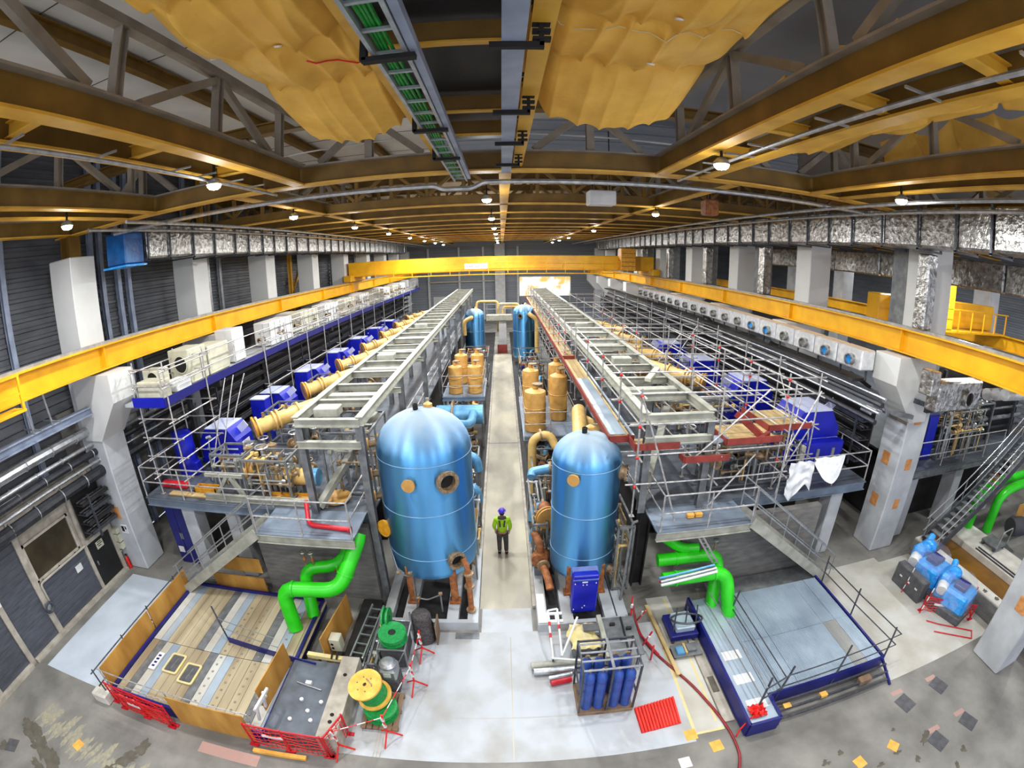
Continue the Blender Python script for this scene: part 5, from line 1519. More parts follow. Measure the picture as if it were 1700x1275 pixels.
for k, (z, y, x1) in enumerate(((2.55, 13.9, 1.5), (1.6, 13.0, 1.2), (1.05, 12.6, 1.25))):
    big_pipe('blue_pipe', '%s pale blue pipe between the walkway and the slim blue tank' % ('uppermost', 'middle', 'lowest')[k], [(.85, y - .2, z - .35 if k else z - .1), (.88, y, z), (x1, y, z + .12)], .16, 'bpipe', .25, (((x1, y, z + .12), (1, 0, .1)),), group='blue pipes by the slim tank')
t = thing('brown_disc_flanges', 'pair of upright brown blank flanges beside the largest tank at the walkway edge', 'flange', (-1.1, 12.3, 1.3))
for q in (0, .18):
    MB().lathe([(.34, 0), (.36, .04), (.01, .05)], (-1.1, 12.2 + q*2, 1.75 - q), (1, -.25, 0), 20).build('disc', 'yvessel', t)
MB().cyl((-1.35, 12.3, 1.7), (-1.05, 12.25, 1.7), .18, 14).build('nozzle', 'rust', t)
t = thing('brown_disc_flanges', 'tall brown flanged joint beside the slim blue tank at the walkway edge', 'flange', (1.15, 11.8, 1.5))
MB().lathe([(.36, 0), (.36, .05), (.2, .06), (.2, .12), (.36, .13), (.36, .18), (.01, .19)], (1.2, 12.0, 1.95), (.3, -1, 0), 20).build('disc', 'yvessel', t)
MB().cyl((1.2, 12.0, 1.95), (1.2, 12.6, 1.95), .2, 14).build('nozzle', 'rust', t)
t = thing('rusty_pump', 'orange-rusty pump with a bent outlet at the walkway edge by the slim blue tank', 'pump', (.95, 11.0, .3))
MB().lathe([(.1, -.22), (.26, -.2), (.3, 0), (.26, .2), (.1, .22)], (1.0, 11.3, .85), (.2, 1, 0), 18).build('casing', 'rust', t)
MB().tube([(1.0, 11.3, 1.1), (.95, 11.2, 1.5), (.8, 11.6, 1.6)], .12, 12, .2).build('outlet', 'rust', t)
MB().tube([(1.05, 10.9, .8), (1.15, 10.5, .7), (1.2, 10.2, .5)], .12, 12, .2).build('inlet', 'rust', t)
MB().cyl((1.06, 10.9, .82), (1.05, 10.98, .82), .2, 14).build('flange', 'brass', t)
MB().box(.8, 1.25, 11.1, 11.5, .1, .6).build('plinth', 'framed', t)

# walkway edges
for x, lab in ((-.93, 'low pale kerb rail along the door side edge of the walkway'), (.72, 'low pale kerb rail along the open side edge of the walkway')):
    solo('walkway_kerb', lab, 'kerb', MB().box(x - .05, x + .05, 9.95, 44, 0, .1), 'postc')
solo('walkway_joint', 'dark joint line across the walkway behind the tanks', 'joint', MB().box(-.87, .66, 22.3, 22.36, 0, .012), 'framed')
# low pump trenches beside the walkway and their fittings
for x0, x1, lab in ((-3.5, -1.0, 'dark floor plate under the pumps on the door side of the walkway'), (.8, 3.3, 'dark floor plate under the pumps on the open side of the walkway')):
    solo('machine_plinth', lab, 'plinth', MB().box(x0, x1, 12.7, 58, 0, .1), 'rack')
_pk = [None]
def pump_set(p, lab, m, rz):
    if _pk[0] is None:
        t = thing('pump', '', 'pump', (0, 0, 0), 'pumps beside the walkway')
        MB().lathe([(.08, -.2), (.26, -.16), (.3, 0), (.26, .16), (.08, .2)], (0, 0, .55), (0, 1, 0), 16).build('casing', 'rust', t)
        MB().cyl((0, .2, .55), (0, .75, .55), .19, 14).build('motor', 'navy', t)
        ou = MB().tube([(0, 0, .8), (0, 0, 1.3), (0, -.5, 1.4)], .1, 10, .2).build('outlet', 'bpipe', t)
        MB().tube([(0, -.2, .55), (0, -.6, .55), (.3, -.7, .5)], .1, 10, .2).build('inlet', 'ypipe', t)
        for z in (.95, 1.15): MB().cyl((0, 0, z), (0, 0, z + .04), .17, 12).build('flange', 'brass', ou)
        MB().box(-.3, .3, -.3, .8, 0, .28).build('plinth', 'framed', t)
        _pk[0] = (t, tree(t)); t.location = p; t['label'] = lab; t.rotation_euler.z = rz
        return
    dup(_pk[0][0], p, lab, 'pumps beside the walkway', rz, (1, 1, 1), _pk[0][1])
for k in range(12):
    pump_set((-2.0 - .7*(k % 2), 13.6 + 2.35*k, .1), '%s pump on the door side of the walkway, counted from the large tank' % ORD[k], None, .3*(k % 3))
    pump_set((1.7 + .7*(k % 2), 13.4 + 2.35*k, .1), '%s pump on the open side of the walkway, counted from the slim tank' % ORD[k], None, PI - .3*(k % 3))
for k in range(44):
    s = -1 if k % 2 else 1
    valve_at((s*(1.15 + 2.0*RN.random()), 12.9 + 26*RN.random()**1.5, .1), .9 + .9*RN.random(), 3*RN.random())
clutter('knot of small pipes between the largest tank and the walkway', -1.25, -.98, 11.0, 14.2, .1, 1.6, 14, 31, 'brass')
clutter('knot of small pipes between the walkway and the slim tank', .78, 1.2, 11.6, 14.6, .1, 1.9, 16, 32, 'brass')
clutter('small pipework rack behind the largest tank beside the walkway', -3.2, -1.1, 14.8, 17.2, .1, 2.1, 20, 33, 'brass')
clutter('small pipework rack behind the slim tank beside the walkway', 1.0, 3.1, 14.6, 17.0, .1, 2.0, 20, 34, 'rust')
clutter('pipework rack beside the shaded flank of the slim tank', 3.05, 3.5, 10.2, 12.0, .3, 2.6, 12, 35, 'brass')
clutter('pipework rack below the small far tank of the door side', -3.2, -1.2, 33, 37, .1, 2.4, 18, 36, 'rust')
clutter('pipework rack below the far tank of the open side', 1.2, 3.1, 31, 36, .1, 2.4, 18, 37, 'brass')

# vessel platforms
def platform(lab, x0, x1, y0, y1, z, legs=True):
    t = thing('vessel_platform', lab, 'platform', ((x0+x1)/2, (y0+y1)/2, 0))
    MB().box(x0, x1, y0, y1, z - .06, z).build('plate', 'deckb', t)
    for (a, b_) in (((x0, y0), (x1, y0)), ((x0, y1), (x1, y1)), ((x0, y0), (x0, y1)), ((x1, y0), (x1, y1))):
        MB().ib((*a, z - .12), (*b_, z - .12), .1, .2, .015).build('edge_beam', 'deckb', t)
    for x in (x0 + .1, x1 - .1):
        for y in (y0 + .1, y1 - .1):
            MB().bar((x, y, 0), (x, y, z - .2), .12).build('leg', 'framed', t)
    for q in (.55, 1.08):
        MB().tube([(x0, y1, z+q), (x0, y0, z+q), (x1, y0, z+q), (x1, y1, z+q)], .02, 6).build('rail', 'tube', t)
    for x, y in ((x0, y0), (x1, y0), ((x0+x1)/2, y0), (x0, y1), (x1, y1)):
        MB().tube([(x, y, z), (x, y, z + 1.1)], .02, 6).build('rail_post', 'tube', t)
    return t
platform('blue-grey platform carrying two ochre vessels on the door side of the walkway', -3.1, -1.05, 21.6, 25.2, 2.9)
platform('blue-grey platform carrying the tall ochre vessels on the open side of the walkway', .85, 3.1, 18.2, 24.0, 2.1)
def vessel(lab, x, y, z, r, h, m='yvessel'):
    t = thing('ochre_vessel', lab, 'vessel', (x, y, z), 'ochre vessels')
    MB().lathe([(.02, 0), (r, .03), (r, h*.88), (r*.96, h*.93), (r*.45, h*.98), (.02, h)], (x, y, z), n=22).build('shell', m, t)
    for q in (.25, .55): MB().torus((x, y, z + h*q), (0, 0, 1), r, .02, 22, 4).build('band', m, t)
    MB().cyl((x, y, z + h), (x, y, z + h + .18), r*.3, 10).build('top_nozzle', m, t)
    MB().cyl((x + .1, y, z + h + .16), (x + .1, y, z + h + .2), r*.5, 12).build('top_flange', 'brass', t)
    return t
vessel('short ochre vessel at the outer front of the door side platform', -2.5, 22.3, 2.9, .36, 1.5)
vessel('short ochre vessel on the door side platform closest to the walkway', -1.5, 22.3, 2.9, .36, 1.5)
vessel('ochre vessel behind the outer one on the door side platform', -2.35, 24.2, 2.9, .36, 1.7)
vessel('ochre vessel behind the walkway one on the door side platform', -1.45, 24.2, 2.9, .36, 1.7)
vessel('largest ochre vessel, on the open side platform closest to the walkway', 1.35, 19.0, 2.1, .48, 1.95)
vessel('ochre vessel with a conical top behind the largest one beside the walkway', 1.35, 22.2, 2.1, .42, 2.1)
vessel('ochre vessel at the outer side of the open side platform', 2.55, 20.3, 2.1, .42, 2.3)
vessel('ochre vessel far at the outer side of the open side platform', 2.75, 23.0, 2.1, .42, 2.2)
big_pipe('yellow_pipe', 'pale yellow humped pipe beside the walkway in front of the largest ochre vessel', [(1.05, 16.4, .3), (1.05, 16.4, 2.75), (1.75, 16.4, 2.95), (2.0, 16.2, 2.3), (2.75, 16.0, 2.3)], .17, 'ypipe', .35, (((1.4, 16.4, 2.88), (1, 0, .2)),))
big_pipe('yellow_pipe', 'thick pale yellow pipe sloping down onto the slim blue tank', [(2.85, 16.3, 3.9), (2.6, 14.5, 3.9), (2.3, 12.4, 3.7)], .27, 'ypipe', .4, (((2.35, 12.7, 3.73), (.2, 1, .1)),))
big_pipe('yellow_pipe', 'thick pale yellow branch pipe by the sloping pipe above the slim blue tank', [(2.75, 15.6, 3.8), (3.3, 15.4, 3.6), (3.3, 15.2, 2.2)], .24, 'ypipe', .4)
big_pipe('yellow_pipe', 'pale yellow pipe rising behind the dome of the largest blue tank', [(-2.6, 15.2, 2), (-2.6, 15.2, 3.9), (-1.9, 15.5, 4.0)], .2, 'yvessel', .3)
for k, x in enumerate((-1.8, .4, .9)):
    big_pipe('yellow_pipe', '%s pale pipe arching between the two far blue tanks' % ORD[k], [(x - .9, 47, 2), (x - .9, 47, 5.2 - .3*k), (x + 1.3, 47, 5.2 - .3*k), (x + 1.3, 47, 2)], .13, 'ypipe', .4, group='arched pipes at the far tanks')
t = thing('far_gantry', 'pale concrete cross beam on a pillar closing the walkway between the far tanks', 'gantry', (-.1, 46, 0))
MB().bbox(-.45, .35, 46, 46.6, 0, 3.3, .03).build('pillar', 'column', t)
MB().bbox(-1.7, 1.0, 45.8, 46.6, 3.3, 3.9, .03).build('cross_beam', 'frame', t)
for z in (4.5, 5.0): MB().bar((-1.7, 45.9, z), (1.0, 45.9, z), .06).build('rail', 'galv', t)
for x in (-1.6, -.3, .9): MB().bar((x, 45.9, 3.9), (x, 45.9, 5.0), .06).build('rail_post', 'galv', t)
solo('red_barrier', 'small red barrier across the far end of the walkway', 'barrier', MB().box(-.6, .4, 45.3, 45.4, 0, .9), 'redboard')
for k in range(5):
    railing('guard_rail', '%s handrail section along the door side gallery edge facing the walkway' % ORD[k], [(-3.8, 13.5 + 8*k, 3), (-3.8, 21.2 + 8*k, 3)], group='gallery edge handrails')
big_pipe('drain_pipe', 'slanting pale pipe standing beside the door side frame behind the largest tank', [(-3.3, 16.8, .1), (-3.15, 17.4, 4.2)], .09, 'frame', 0)

# ------------------------------------------------------------------ the person
t = thing('person', 'person in a hi-vis yellow jacket and violet helmet walking away down the walkway', 'person', (-.18, 12.72, 0))
def skin_body(edges, pts, rad, name, m, parent, root, lv=2):
    import bmesh
    me = bpy.data.meshes.new(name)
    o0 = parent.location + (parent.parent.location if parent.parent else V((0, 0, 0)))
    bm = bmesh.new()
    sk = bm.verts.layers.skin.verify()
    vs = [bm.verts.new(V(p) - o0) for p in pts]
    for v, r, i in zip(vs, rad, range(len(rad))):
        v[sk].radius = r if isinstance(r, tuple) else (r, r)
        v[sk].use_root = (i == root)
    for a, b in edges:
        bm.edges.new((vs[a], vs[b]))
    bm.to_mesh(me); bm.free()
    o = bpy.data.objects.new(name, me)
    COL.objects.link(o); o.parent = parent
    o.modifiers.new('skin', 'SKIN').use_smooth_shade = True
    s = o.modifiers.new('sub', 'SUBSURF'); s.levels = s.render_levels = lv
    me.materials.append(M[m])
    return o
def P3(x, y, z): return V((-.18 + x, 12.72 + y, z))
# body: pelvis, spine, neck, head; arms with hands; legs
pts = [P3(0, 0, .95), P3(0, .01, 1.15), P3(0, .03, 1.38), P3(0, .03, 1.5), P3(0, .05, 1.6), P3(0, .06, 1.68),
       P3(-.19, .03, 1.42), P3(-.26, 0, 1.16), P3(-.24, .1, .95), P3(-.235, .13, .88),
       P3(.19, .03, 1.42), P3(.26, -.01, 1.16), P3(.24, .06, .94), P3(.235, .09, .87),
       P3(-.10, 0, .9), P3(-.11, .03, .5), P3(-.11, -.03, .09), P3(-.115, .12, .045),
       P3(.10, 0, .9), P3(.115, .0, .5), P3(.12, -.05, .09), P3(.13, .1, .045)]
E_ = [(0, 1), (1, 2), (2, 3), (3, 4), (4, 5), (2, 6), (6, 7), (7, 8), (8, 9), (2, 10), (10, 11), (11, 12), (12, 13), (0, 14), (14, 15), (15, 16), (16, 17), (0, 18), (18, 19), (19, 20), (20, 21)]
ra = [(.12, .09), (.12, .09), (.14, .09), .055, .085, .075, .07, .05, .036, .03, .07, .05, .036, .03, .09, .065, .045, .04, .09, .065, .045, .04]
body = skin_body(E_, pts, ra, 'body', 'skin', t, 0)
# hands: five curled fingers each
for s in (-1, 1):
    w = P3(s*.236, .13 if s < 0 else .09, .88)
    hp, he, hr = [w, w + V((0, .01, -.07))], [(0, 1)], [.026, .03]
    for f in range(4):
        o = w + V((0, -.03 + .02*f + .01, -.075))
        n = len(hp)
        L = (.055, .07, .075, .06)[f]
        hp += [o, o + V((-s*.006, .0, -L*.5)), o + V((-s*.025, .004, -L))]
        he += [(1, n), (n, n+1), (n+1, n+2)]
        hr += [.012, .010, .008]
    n = len(hp)
    hp += [w + V((-s*.01, .035, -.04)), w + V((-s*.02, .055, -.08))]
    he += [(1, n), (n, n+1)]; hr += [.013, .009]
    skin_body(he, hp, hr, 'hand', 'skin', body, 0, 1)
jp = [P3(0, 0, .86), P3(0, .01, 1.15), P3(0, .03, 1.38), P3(0, .03, 1.48), P3(-.2, .03, 1.41), P3(-.27, 0, 1.16), P3(-.25, .09, .97), P3(.2, .03, 1.41), P3(.27, -.01, 1.16), P3(.25, .05, .96)]
jacket = skin_body([(0, 1), (1, 2), (2, 3), (2, 4), (4, 5), (5, 6), (2, 7), (7, 8), (8, 9)], jp, [(.185, .14), (.18, .135), (.19, .135), (.075, .07), .095, .072, .056, .095, .072, .056], 'jacket', 'hivis', t, 0)
for s in (-1, 1):
    MB().bar(P3(s*.09, -.13, 1.44), P3(s*.06, -.155, 1.2), .05, .012, (0, 1, 0)).build('dark_yoke_stripe', 'trouser', jacket)
MB().tube([P3(-.11, -.01, 1.49), P3(-.06, -.05, 1.5), P3(0, -.065, 1.5), P3(.06, -.05, 1.5), P3(.11, -.01, 1.49)], .055, 8, .05).build('dark_collar', 'trouser', jacket)
tp_ = [P3(0, 0, .97), P3(-.10, 0, .86), P3(-.11, .03, .5), P3(-.11, -.03, .12), P3(.10, 0, .86), P3(.115, 0, .5), P3(.12, -.05, .12)]
skin_body([(0, 1), (1, 2), (2, 3), (0, 4), (4, 5), (5, 6)], tp_, [(.17, .13), .115, .088, .075, .115, .088, .075], 'trousers', 'trouser', t, 0)
for x, y in ((-.113, .03), (.125, .01)):
    MB().ball(P3(x, y, .06), .07, 12, .9, 2.0, .95).build('boot', 'boot', t)
MB().ball(P3(0, .05, 1.72), .118, 16, .92, 1.08, .9).build('helmet', 'helmet', t)
MB().lathe([(.135, 0), (.14, .015), (.11, .03)], P3(0, .06, 1.695), n=18).build('helmet_brim', 'helmet', t)
MB().ball(P3(0, .02, 1.62), .085, 12, .95, .8, .75).build('hair', 'hair', t)
f = MB().ball(P3(0, .155, 1.615), .018, 8, .7, 1.2, 1.4)
f.build('nose', 'skin', body)
for s in (-1, 1):
    MB().ball(P3(s*.03, .138, 1.645), .011, 8).build('eye', 'white', body)
    MB().ball(P3(s*.086, .05, 1.62), .024, 8, .4, .8, 1.2).build('ear', 'skin', body)
MB().bar(P3(-.022, .142, 1.578), P3(.022, .142, 1.578), .01).build('mouth', 'pinkline', body)

# ------------------------------------------------------------------ pit on the door side
t = thing('pit_cover', 'patchwork of perforated steel plates covering the pit on the door side', 'floor plates', (-7.9, 7.4, 0))
xs = [-10.3 + .27*k for k in range(18)]
for k, x in enumerate(xs):
    if x > -5.7: break
    for (y0, y1) in ((4.98, 7.05), (7.07, 9.7)):
        if x > -7.35 and x < -5.9 and y0 < 7 and False: continue
        m = ('pit', 'grate', 'pit', 'paintcream', 'pit', 'framed', 'pit')[(k*5 + (1 if y0 > 6 else 0)*3) % 7]
        MB().box(x + .006, x + .264, y0, y1, .28, .31 + .004*((k*3) % 3)).build('cover_plate', m, t)
b = MB()
for k, x in enumerate(xs[9:16]):
    for j in range(16):
        if k % 2 == 0: b.box(x + .10, x + .16, 5.1 + .26*j, 5.16 + .26*j, .312, .322)
b.build('plate_holes', 'trussg', t)
t['kind'] = 'thing'
for c in t.children:
    if c.name.startswith('plate_holes'): c['kind'] = 'stuff'
for (a, b_) in (((-10.35, 4.95), (-5.55, 4.95)), ((-10.35, 9.72), (-5.55, 9.72)), ((-10.35, 4.95), (-10.35, 9.72)), ((-5.55, 4.95), (-5.55, 9.72))):
    MB().bar((*a, .2), (*b_, .2), .08, .4).build('curb', 'navy', t)
MB().box(-10.3, -5.6, 5.0, 9.7, 0, .27).build('base', 'rack', t)
solo('pit_toe_board', 'dark blue toe board lying across the plate-covered pit under the guard rail post', 'toe board', MB().bar((-7.75, 7.55, .42), (-4.9, 7.15, .42), .03, .2), 'navy')
t = thing('pit_rail', 'slim dark guard rail post with wires across the plate-covered pit', 'guard rail', (-7.75, 7.55, .3))
MB().tube([(-7.75, 7.55, .3), (-8.15, 7.85, 1.35)], .025, 6).build('post', 'darktube', t)
for z in (.75, 1.1): MB().tube([(-7.9, 7.66, z), (-5.95, 7.3, z)], .012, 6).build('wire', 'galv', t)
def ply(lab, p, q, z0, z1, group='plywood hoarding sheets', lean=0):
    t = thing('plywood_sheet', lab, 'plywood sheet', (*p, 0), group)
    p, q = V((*p, 0)), V((*q, 0))
    d = (q - p).normalized(); n = V((-d.y, d.x, 0))
    vs = [p + V((0, 0, z0)), q + V((0, 0, z0)), q + n*lean + V((0, 0, z1)), p + n*lean + V((0, 0, z1))]
    MB().add(vs + [v + n*.025 for v in vs], [(0, 1, 2, 3), (7, 6, 5, 4), (0, 4, 5, 1), (1, 5, 6, 2), (2, 6, 7, 3), (3, 7, 4, 0)]).build('sheet', 'ply', t)
    MB().bar(p + V((0, 0, z0 + .45*(z1-z0))) + n*(.05 + lean*.45), q + V((0, 0, z0 + .45*(z1-z0))) + n*(.05 + lean*.45), .03, .06).build('batten', 'plank', t)
    return t
ply('plywood sheet edging the pit beside the pale blue floor, further from the camera', (-10.45, 7.45), (-10.42, 9.5), .05, 1.05)
ply('plywood sheet edging the pit beside the pale blue floor, by the red mesh', (-10.45, 5.0), (-10.45, 7.4), .05, 1.05)
ply('large plywood sheet standing on the bare concrete in front of the pit, between red meshes', (-8.05, 4.84), (-5.85, 4.88), .0, 1.0)
ply('plywood sheet standing between the steel plates and the dark machine base', (-5.75, 5.6), (-5.65, 7.2), .05, 1.1)
ply('plywood sheet standing under the bend of the thick green pipe', (-4.75, 7.5), (-4.55, 9.3), .0, 1.05)
ply('plywood sheet at the back of the pit under the staircase', (-9.6, 9.95), (-7.6, 9.95), .1, .75)
ply('plywood box front leaning below the staircase landing behind the pit', (-9.2, 10.15), (-7.7, 10.15), .8, 1.35)
t = thing('pit_guard_rail', 'thin dark guard rail along the plywood beside the pale blue floor', 'guard rail', (-10.55, 7, 0))
for z in (.62, 1.08): MB().tube([(-10.52, 4.7, z), (-10.52, 9.6, z)], .02, 6).build('rail', 'darktube', t)
for y in (4.8, 6.2, 7.5, 9.0): MB().tube([(-10.52, y, 0), (-10.52, y, 1.15)], .022, 6).build('post', 'darktube', t)
t = thing('pit_front_rail', 'thin guard rail along the camera side edge of the pit', 'guard rail', (-8, 4.93, 0))
for z in (.66, 1.06): MB().tube([(-10.5, 4.93, z), (-5.7, 4.93, z)], .018, 6).build('rail', 'tube', t)
for x in (-10.4, -8.1, -5.75): MB().tube([(x, 4.93, 0), (x, 4.93, 1.1)], .02, 6).build('post', 'tube', t)
for k in range(2):
    y = 6.4 + 1.1*k
    t = thing('wire_rack', 'dark wire tray leaning on the pit plywood, %s' % ('the one closer to the red mesh' if k == 0 else 'the one closer to the staircase'), 'wire tray', (-10.75, y, 0), 'wire trays by the plywood')
    b = MB()
    for j in range(5): b.bar((-10.62, y - .35 + .17*j, .55), (-10.85, y - .35 + .17*j, .02), .02)
    b.build('wires', 'darktube', t)
    for z, x in ((.55, -10.62), (.28, -10.735), (.03, -10.85)):
        MB().bar((x, y - .4, z), (x, y + .4, z), .025).build('rail', 'darktube', t)

# yellow-rimmed suitcases of fittings on the plates
def hatch_box(lab, cx, cy, rot):
    t = thing('yellow_rim_crate', lab, 'crate', (cx, cy, .31), 'yellow rimmed crates')
    def rr(w, h, r):
        out = []
        for (sx, sy, a) in ((1, 1, 0), (-1, 1, 90), (-1, -1, 180), (1, -1, 270)):
            for j in range(4):
                q = math.radians(a + 30*j)
                out.append((cx + (sx*(w - r) + r*math.cos(q)), cy + (sy*(h - r) + r*math.sin(q))))
        return out
    o, i = rr(.26, .36, .07), rr(.2, .3, .04)
    n = len(o)
    vs = [(*p, .36) for p in o] + [(*p, .36) for p in i] + [(*p, .32) for p in o] + [(*p, .32) for p in i]
    fs = []
    for k in range(n):
        k2 = (k+1) % n
        fs += [(k, k2, n+k2, n+k), (2*n+k, k, k2, 2*n+k2)[::-1], (n+k, n+k2, 3*n+k2, 3*n+k)]
    MB().add(vs, fs).build('rim', 'yline', t)
    MB().prism(i, 2, .315, .335).build('dark_insert', 'tile', t)
    MB().bar((cx - .02, cy - .2, .34), (cx + .02, cy + .2, .34), .02, .012).build('cable', 'galv', t)
    return t
hatch_box('yellow-rimmed dark crate on the pit plates nearer the plywood', -9.0, 6.35, 0)
hatch_box('yellow-rimmed dark crate on the pit plates further from the plywood', -8.35, 6.15, 0)
t = thing('white_plate', 'long pale plate leaning between the yellow-rimmed crates and the plywood', 'plate', (-9.6, 6.3, .31))
MB().box(-9.72, -9.5, 5.95, 6.6, .32, .36).build('plate', 'white', t)
b = MB()
for j in range(4): b.box(-9.66, -9.56, 6.05 + .13*j, 6.12 + .13*j, .36, .362)
b.build('printed_mark', 'navy', t)

# red plastic barrier mesh
def mesh_fence(lab, p, q, z0, z1, posts=3, group='red barrier meshes'):
    t = thing('barrier_mesh', lab, 'barrier', (p[0], p[1], 0), group)
    p, q = V((*p, 0)), V((*q, 0))
    L = (q - p).length
    b = MB()
    nz = 7
    n = int(L / .12)
    for j in range(nz):
        z = z0 + (z1 - z0)*j/(nz - 1)
        pr = [p + (q-p)*(k/12) + V((0, 0, z + .03*math.sin(k*1.7 + j))) for k in range(13)]
        b.tube(pr, .010, 4)
    for k in range(n + 1):
        c = p + (q - p)*(k/n)
        b.bar(c + V((0, 0, z0)), c + V((.03, 0, z1)), .012)
    b.build('mesh', 'red', t, 0)
    MB().bar(p + V((0, 0, z1)), q + V((0, 0, z1)), .03, .05).build('top_rail', 'redpipe', t)
    for k in range(posts):
        c = p + (q - p)*(k/(posts - 1))
        MB().tube([c, c + V((0, 0, z1 + .05))], .025, 6).build('post', 'redpipe', t)
        MB().box(c.x - .12, c.x + .12, c.y - .05, c.y + .05, 0, .03).build('foot', 'redpipe', t)
    MB().bar(p + (q-p)*.2 + V((0, 0, z1*.6)), p + (q-p)*.5 + V((0, 0, z1*.62)), .02, .08).build('white_strip', 'white', t)
    return t
mesh_fence('red plastic mesh barrier at the pit corner beside the white slab', (-10.3, 4.78), (-8.15, 4.7), .05, .75)
mesh_fence('denser red mesh barrier overlapping the pit corner by the large plywood sheet', (-9.9, 4.68), (-8.2, 4.62), .05, .6)
mesh_fence('red plastic mesh barrier in front of the dark machine base by the reels', (-5.85, 4.78), (-4.0, 4.82), .05, .85)
mesh_fence('lower red barrier bent round the corner toward the reel pallet', (-3.95, 4.85), (-3.7, 5.5), .05, .8, 2)
solo('orange_beam', 'orange-brown timber lying on the concrete below the red mesh by the reels', 'timber', MB().bar((-5.8, 4.6, .05), (-4.5, 4.66, .05), .1, .08), 'otile')
def stand(lab, x, y):
    t = thing('barrier_stand', lab, 'barrier stand', (x, y, 0), 'red barrier stands')
    for a in (20, 140, 260):
        q = math.radians(a)
        MB().bar((x, y, .35), (x + .3*math.cos(q), y + .3*math.sin(q), .015), .03).build('leg', 'red', t)
    MB().tube([(x, y, .3), (x, y, 1.0)], .025, 6).build('post', 'red', t)
    for z in (.5, .75): MB().bar((x, y, z), (x - .02, y, z + .14), .055).build('white_band', 'white', t)
    return t
stand('red and white barrier stand at the front foot of the reel pallet', -2.75, 5.5)
stand('red and white barrier stand beside the silver machine', -2.35, 7.0)
stand('red and white barrier stand beside the green reel rack', -2.3, 8.1)
stand('red and white barrier stand at the corner of the dark machine base', -3.75, 5.0)
for k, (p, q) in enumerate((((-3.75, 5.0, .9), (-2.75, 5.5, .9)), ((-2.75, 5.5, .9), (-2.35, 7.0, .9)), ((-2.35, 7.0, .9), (-2.3, 8.1, .9)))):
    t = thing('barrier_chain', '%s red and white barrier bar between the stands around the reels' % ORD[k], 'barrier', p, 'barrier bars around the reels')
    p, q = V(p), V(q)
    for j in range(6):
        MB().tube([p + (q-p)*(j/6), p + (q-p)*((j+1)/6)], .012, 6).build('band', ('red', 'white')[j % 2], t)
solo('white_slab', 'thick white block on the floor at the pit corner beside the red mesh', 'block', MB().bbox(-10.95, -10.4, 4.55, 5.0, 0, .35, .03), 'kerb')

# dark machine base between pit and reels
t = thing('machine_foundation', 'dark steel machine base beside the pit, with loose bolts on top', 'machine base', (-4.9, 6.1, 0))
MB().bbox(-5.55, -4.2, 5.0, 7.3, .0, .45, .03).build('block', 'deck', t)
MB().box(-4.2, -3.75, 4.95, 7.4, 0, .62).build('side_beam', 'postc', t)
for y in (5.4, 5.6, 6.8): MB().cyl((-3.98, y, .62), (-3.98, y, .63), .05, 10).build('bolt_hole', 'dark', t)
MB().bar((-5.2, 6.5, .47), (-4.5, 6.35, .47), .03).build('bar', 'galv', t)
MB().box(-4.95, -4.8, 6.46, 6.56, .45, .53).build('small_plate', 'white', t)
for (x, y) in ((-4.9, 6.0), (-4.65, 5.7), (-5.0, 5.4), (-4.5, 5.45), (-4.4, 6.0)):
    MB().cyl((x, y, .45), (x, y, .5), .05, 8).build('cap', 'white', t)
t = thing('strut_frame', 'small white metal strut frame leaning against the plywood by the machine base', 'frame', (-5.6, 5.4, 0))
for (p, q) in (((-5.7, 5.2, .5), (-5.55, 5.2, 1.1)), ((-5.7, 5.6, .5), (-5.55, 5.6, 1.1)), ((-5.7, 5.2, .85), (-5.6, 5.7, .85)), ((-5.55, 5.1, 1.08), (-5.5, 5.75, 1.08))):
    MB().bar(p, q, .06).build('strut', 'white', t)
t = thing('yellow_beam', 'yellow beam with dark clips lying behind the machine base', 'beam', (-4.3, 7.5, 0))
MB().bar((-5.2, 7.42, .5), (-4.22, 7.38, .5), .12, .12).build('beam', 'yline', t)
for x in (-4.5, -4.36): MB().bar((x, 7.3, .56), (x, 7.48, .66), .04).build('clip', 'dark', t)
for x in (-5.0, -4.35): MB().box(x - .1, x + .1, 7.34, 7.46, 0, .44).build('support', 'oldwood', t)
t = thing('cream_box', 'cream box with two dark sockets standing below the green pipe plywood', 'box', (-4.5, 7.9, 0))
MB().bbox(-4.68, -4.38, 7.75, 8.05, .35, .8, .02).build('case', 'cream', t)
for z in (.48, .62): MB().cyl((-4.6, 7.75, z), (-4.6, 7.74, z), .04, 10).build('socket', 'dark', t)
MB().bar((-4.53, 7.9, 0), (-4.53, 7.9, .36), .08).build('leg', 'framed', t)
solo('machine_bed', 'dark oily machine bed between the plywood and the ladder sections', 'machine base', MB().bbox(-4.35, -3.75, 7.7, 10.0, .0, .28, .03), 'rack')

# green pipes
def green_pipe(lab, pts, r, flanges=()):
    t = thing('green_pipe', lab, 'pipe', pts[0], 'bright green pipes')
    MB().tube(pts, r, 16, .42).build('pipe', 'green', t)
    pp = [V(p) for p in pts]
    for (i, f) in flanges:
        a, b_ = pp[i], pp[i+1]
        c = a + (b_ - a)*f; d = (b_ - a).normalized()
        MB().cyl(c - d*.03, c + d*.03, r*1.12, 16).build('joint_band', 'green', t)
    return t
green_pipe('thicker bright green pipe of the door side pit, bending twice up to the landing', [(-6.0, 8.45, .3), (-6.2, 8.75, 1.55), (-4.55, 8.95, 1.5), (-4.1, 9.75, 2.5), (-4.05, 9.95, 2.72)], .215, ((1, .2), (2, .35)))
green_pipe('second bright green pipe on the door side, behind the thick one with the bolted joint', [(-5.65, 9.05, .3), (-5.85, 9.65, 1.6), (-4.75, 9.9, 1.62), (-4.35, 10.1, 2.4)], .19, ((1, .9),))
